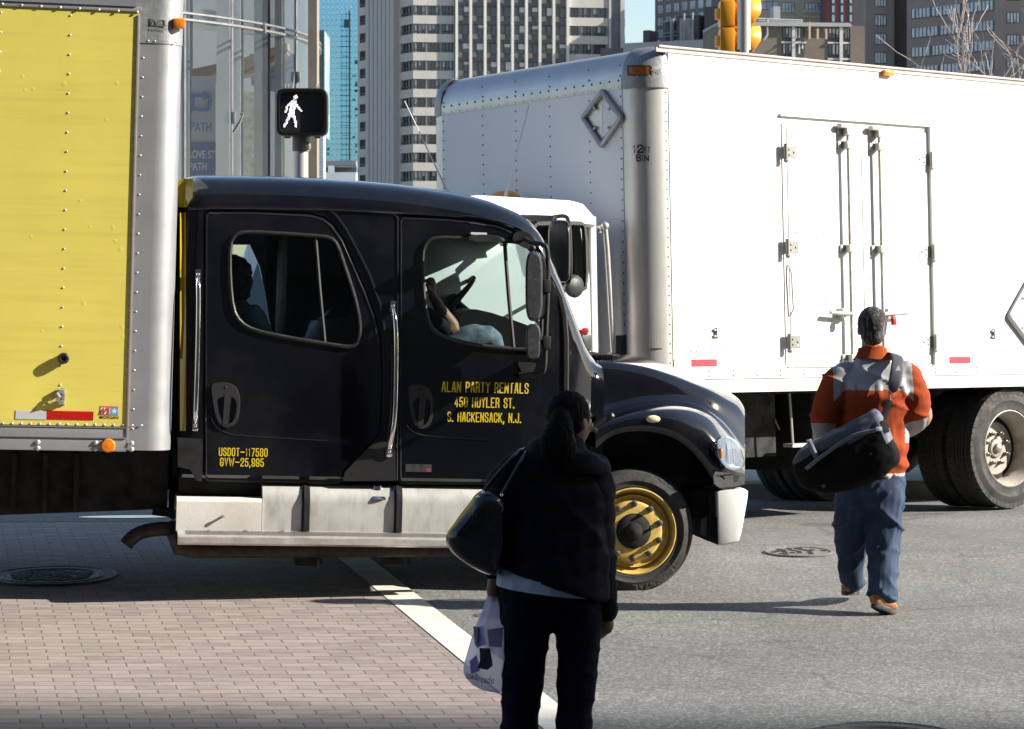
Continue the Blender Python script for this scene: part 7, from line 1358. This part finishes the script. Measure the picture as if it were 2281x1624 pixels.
slab('logo', [(423, 209), (453, 211), (453, 203), (472, 213), (453, 222), (453, 217), (434, 215), (434, 238), (461, 241), (465, 228), (471, 216), (469, 240), (462, 248), (434, 245), (434, 240), (423, 252), (423, 245), (423, 238)][:3]+[(453, 203), (472, 214), (453, 222), (453, 218), (435, 216), (431, 240), (423, 240)], YBN-.04, LB_, .02, .45)
slab('logo', [(424, 240), (461, 241), (464, 222), (472, 216), (468, 246), (462, 249), (428, 247), (424, 262)], YBN-.055, LB_, .02, .45)
LW = mat('banner_lettering_white', (.75, .78, .82), .5)
def btext(s, cx, cy, h, w_, m): k = YBN/F; q = P(cx, cy, YBN-.09+(cx-450)/F*YBN*.45); put(text(s, 'lettering', m, None, q, (1, .45, 0), (0, 0, 1), h*k, w_*k, .02))
btext('PATH', 448, 283, 20, 48, LB_); btext('GROVE ST', 443, 344, 18, 76, LW); btext('PATH', 441, 371, 17, 40, LW)
b = MB(); b.tube([P(535, 255, 31.2), P(542, 253, 31.2), P(533, 275, 31.2), P(520, 295, 31.2)], .02, 5); put(b.build('door_closer', SF, None))
# --- buildings behind the camera: they throw the shade at the bottom and darken the reflections ---
def plain(label, x0, x1, y0, y1, h, m, face, n, parent=None):
    t = thing('street_building', label, 'building', ((x0+x1)/2, (y0+y1)/2, 0)); bpy.context.view_layer.update(); b = MB(); b.box((x0, y0, -1), (x1, y1, h)); put2 = lambda o: (setattr(o, 'parent', t), setattr(o, 'matrix_local', t.matrix_world.inverted())); put2(b.build('wall', m, None))
    fl = int(h/3.6)
    for i in range(n):
        for k in range(fl):
            z = 1.2+k*3.6; b = MB()
            if face == 'y': x = x0+(x1-x0)*(i+.3)/n; b.box((x, y1, z), (x+(x1-x0)/n*.5, y1+.03, z+2))
            else: y = y0+(y1-y0)*(i+.3)/n; b.box((x0-.03, y, z), (x0, y+(y1-y0)/n*.5, z+2))
            put2(b.build('window', GLD, None))
BB = mat('street_brick', (.16, .09, .07), .9, var=.2, vs=.5)
plain('tall dark brick building off to the right whose shade covers the near street', 72, 95, -60, 3.2, 62, BB, 'x', 6)
plain('long brown brick building behind the viewpoint', -60, -8, -45, -16, 48, BB, 'y', 5)
plain('grey stone building behind the viewpoint', -6, 40, -50, -16, 52, mat('street_stone', (.18, .17, .16), .85, var=.15, vs=.5), 'y', 5)
# --- bare street tree at the right ---
def tree(label, px, Y, seed):
    rnd = random.Random(seed); B = thing('street_tree', label, 'tree', (P(px, 600, Y).x, Y, gz(Y))); tr, tw, lf = MB(), MB(), MB(); tips = []
    def grow(p, d, L_, r, lv):
        pts = [p.copy()]; rr_ = [r]; q = p.copy(); dd = d.copy()
        for i in range(5): dd = (dd+Vector((rnd.uniform(-.22, .22), rnd.uniform(-.22, .22), rnd.uniform(-.05, .16)))).normalized(); q = q+dd*L_/5; pts.append(q.copy()); rr_.append(r*(1-.13*(i+1)))
        (tr if lv < 2 else tw).tube(pts, [max(q_, .007) for q_ in rr_], 7 if lv < 2 else 4)
        if lv >= 3: tips.extend(pts[2:])
        if lv < 4:
            for k in range(4 if lv else 6):
                i = rnd.choice((2, 3, 4, 5)) if lv else 5; nd = (dd+Vector((rnd.uniform(-1, 1), rnd.uniform(-1, 1), rnd.uniform(-.25, .75)))).normalized(); grow(pts[i], nd, L_*rnd.uniform(.55, .8), rr_[i]*rnd.uniform(.5, .68), lv+1)
    grow(Vector((0, 0, 0)), Vector((-.05, 0, 1)), 3.3, .13, 0)
    for p in tips:
        if rnd.random() < (.3 if p.z < 4.9 else .006):
            for _ in range(2): a = Vector([rnd.uniform(-1, 1) for _ in range(3)]).normalized()*.045; c = a.orthogonal().normalized()*.03; q = p+Vector([rnd.uniform(-.08, .08) for _ in range(3)]); lf.add([q-a, q+c, q+a, q-c], [(0, 1, 2, 3)])
    BK_ = mat('pale_bark', (.30, .24, .22), .8, var=.2, vs=9); tr.build('trunk', BK_, B); tw.build('branches', mat('twig_bark', (.40, .34, .32), .8), B); lf.build('crown', mat('autumn_leaves', (.42, .19, .06), .7, var=.4, vs=9), B)
tree('bare autumn tree with a few orange leaves above the right end of the white truck', 2470, 48, 11)

for x, y in ((1520, 55), (1537, 62), (1542, 60), (1525, 30), (1544, 28)):
    b = MB(); b.cyl((f2.x(x), -.2, zt2), (f2.x(x), -.2, f2.z(x, y)), .13, 6); p2(b.build('vent_pipe', mat('vent_grey', (.28, .28, .28), .6), None))
bpy.context.view_layer.update()
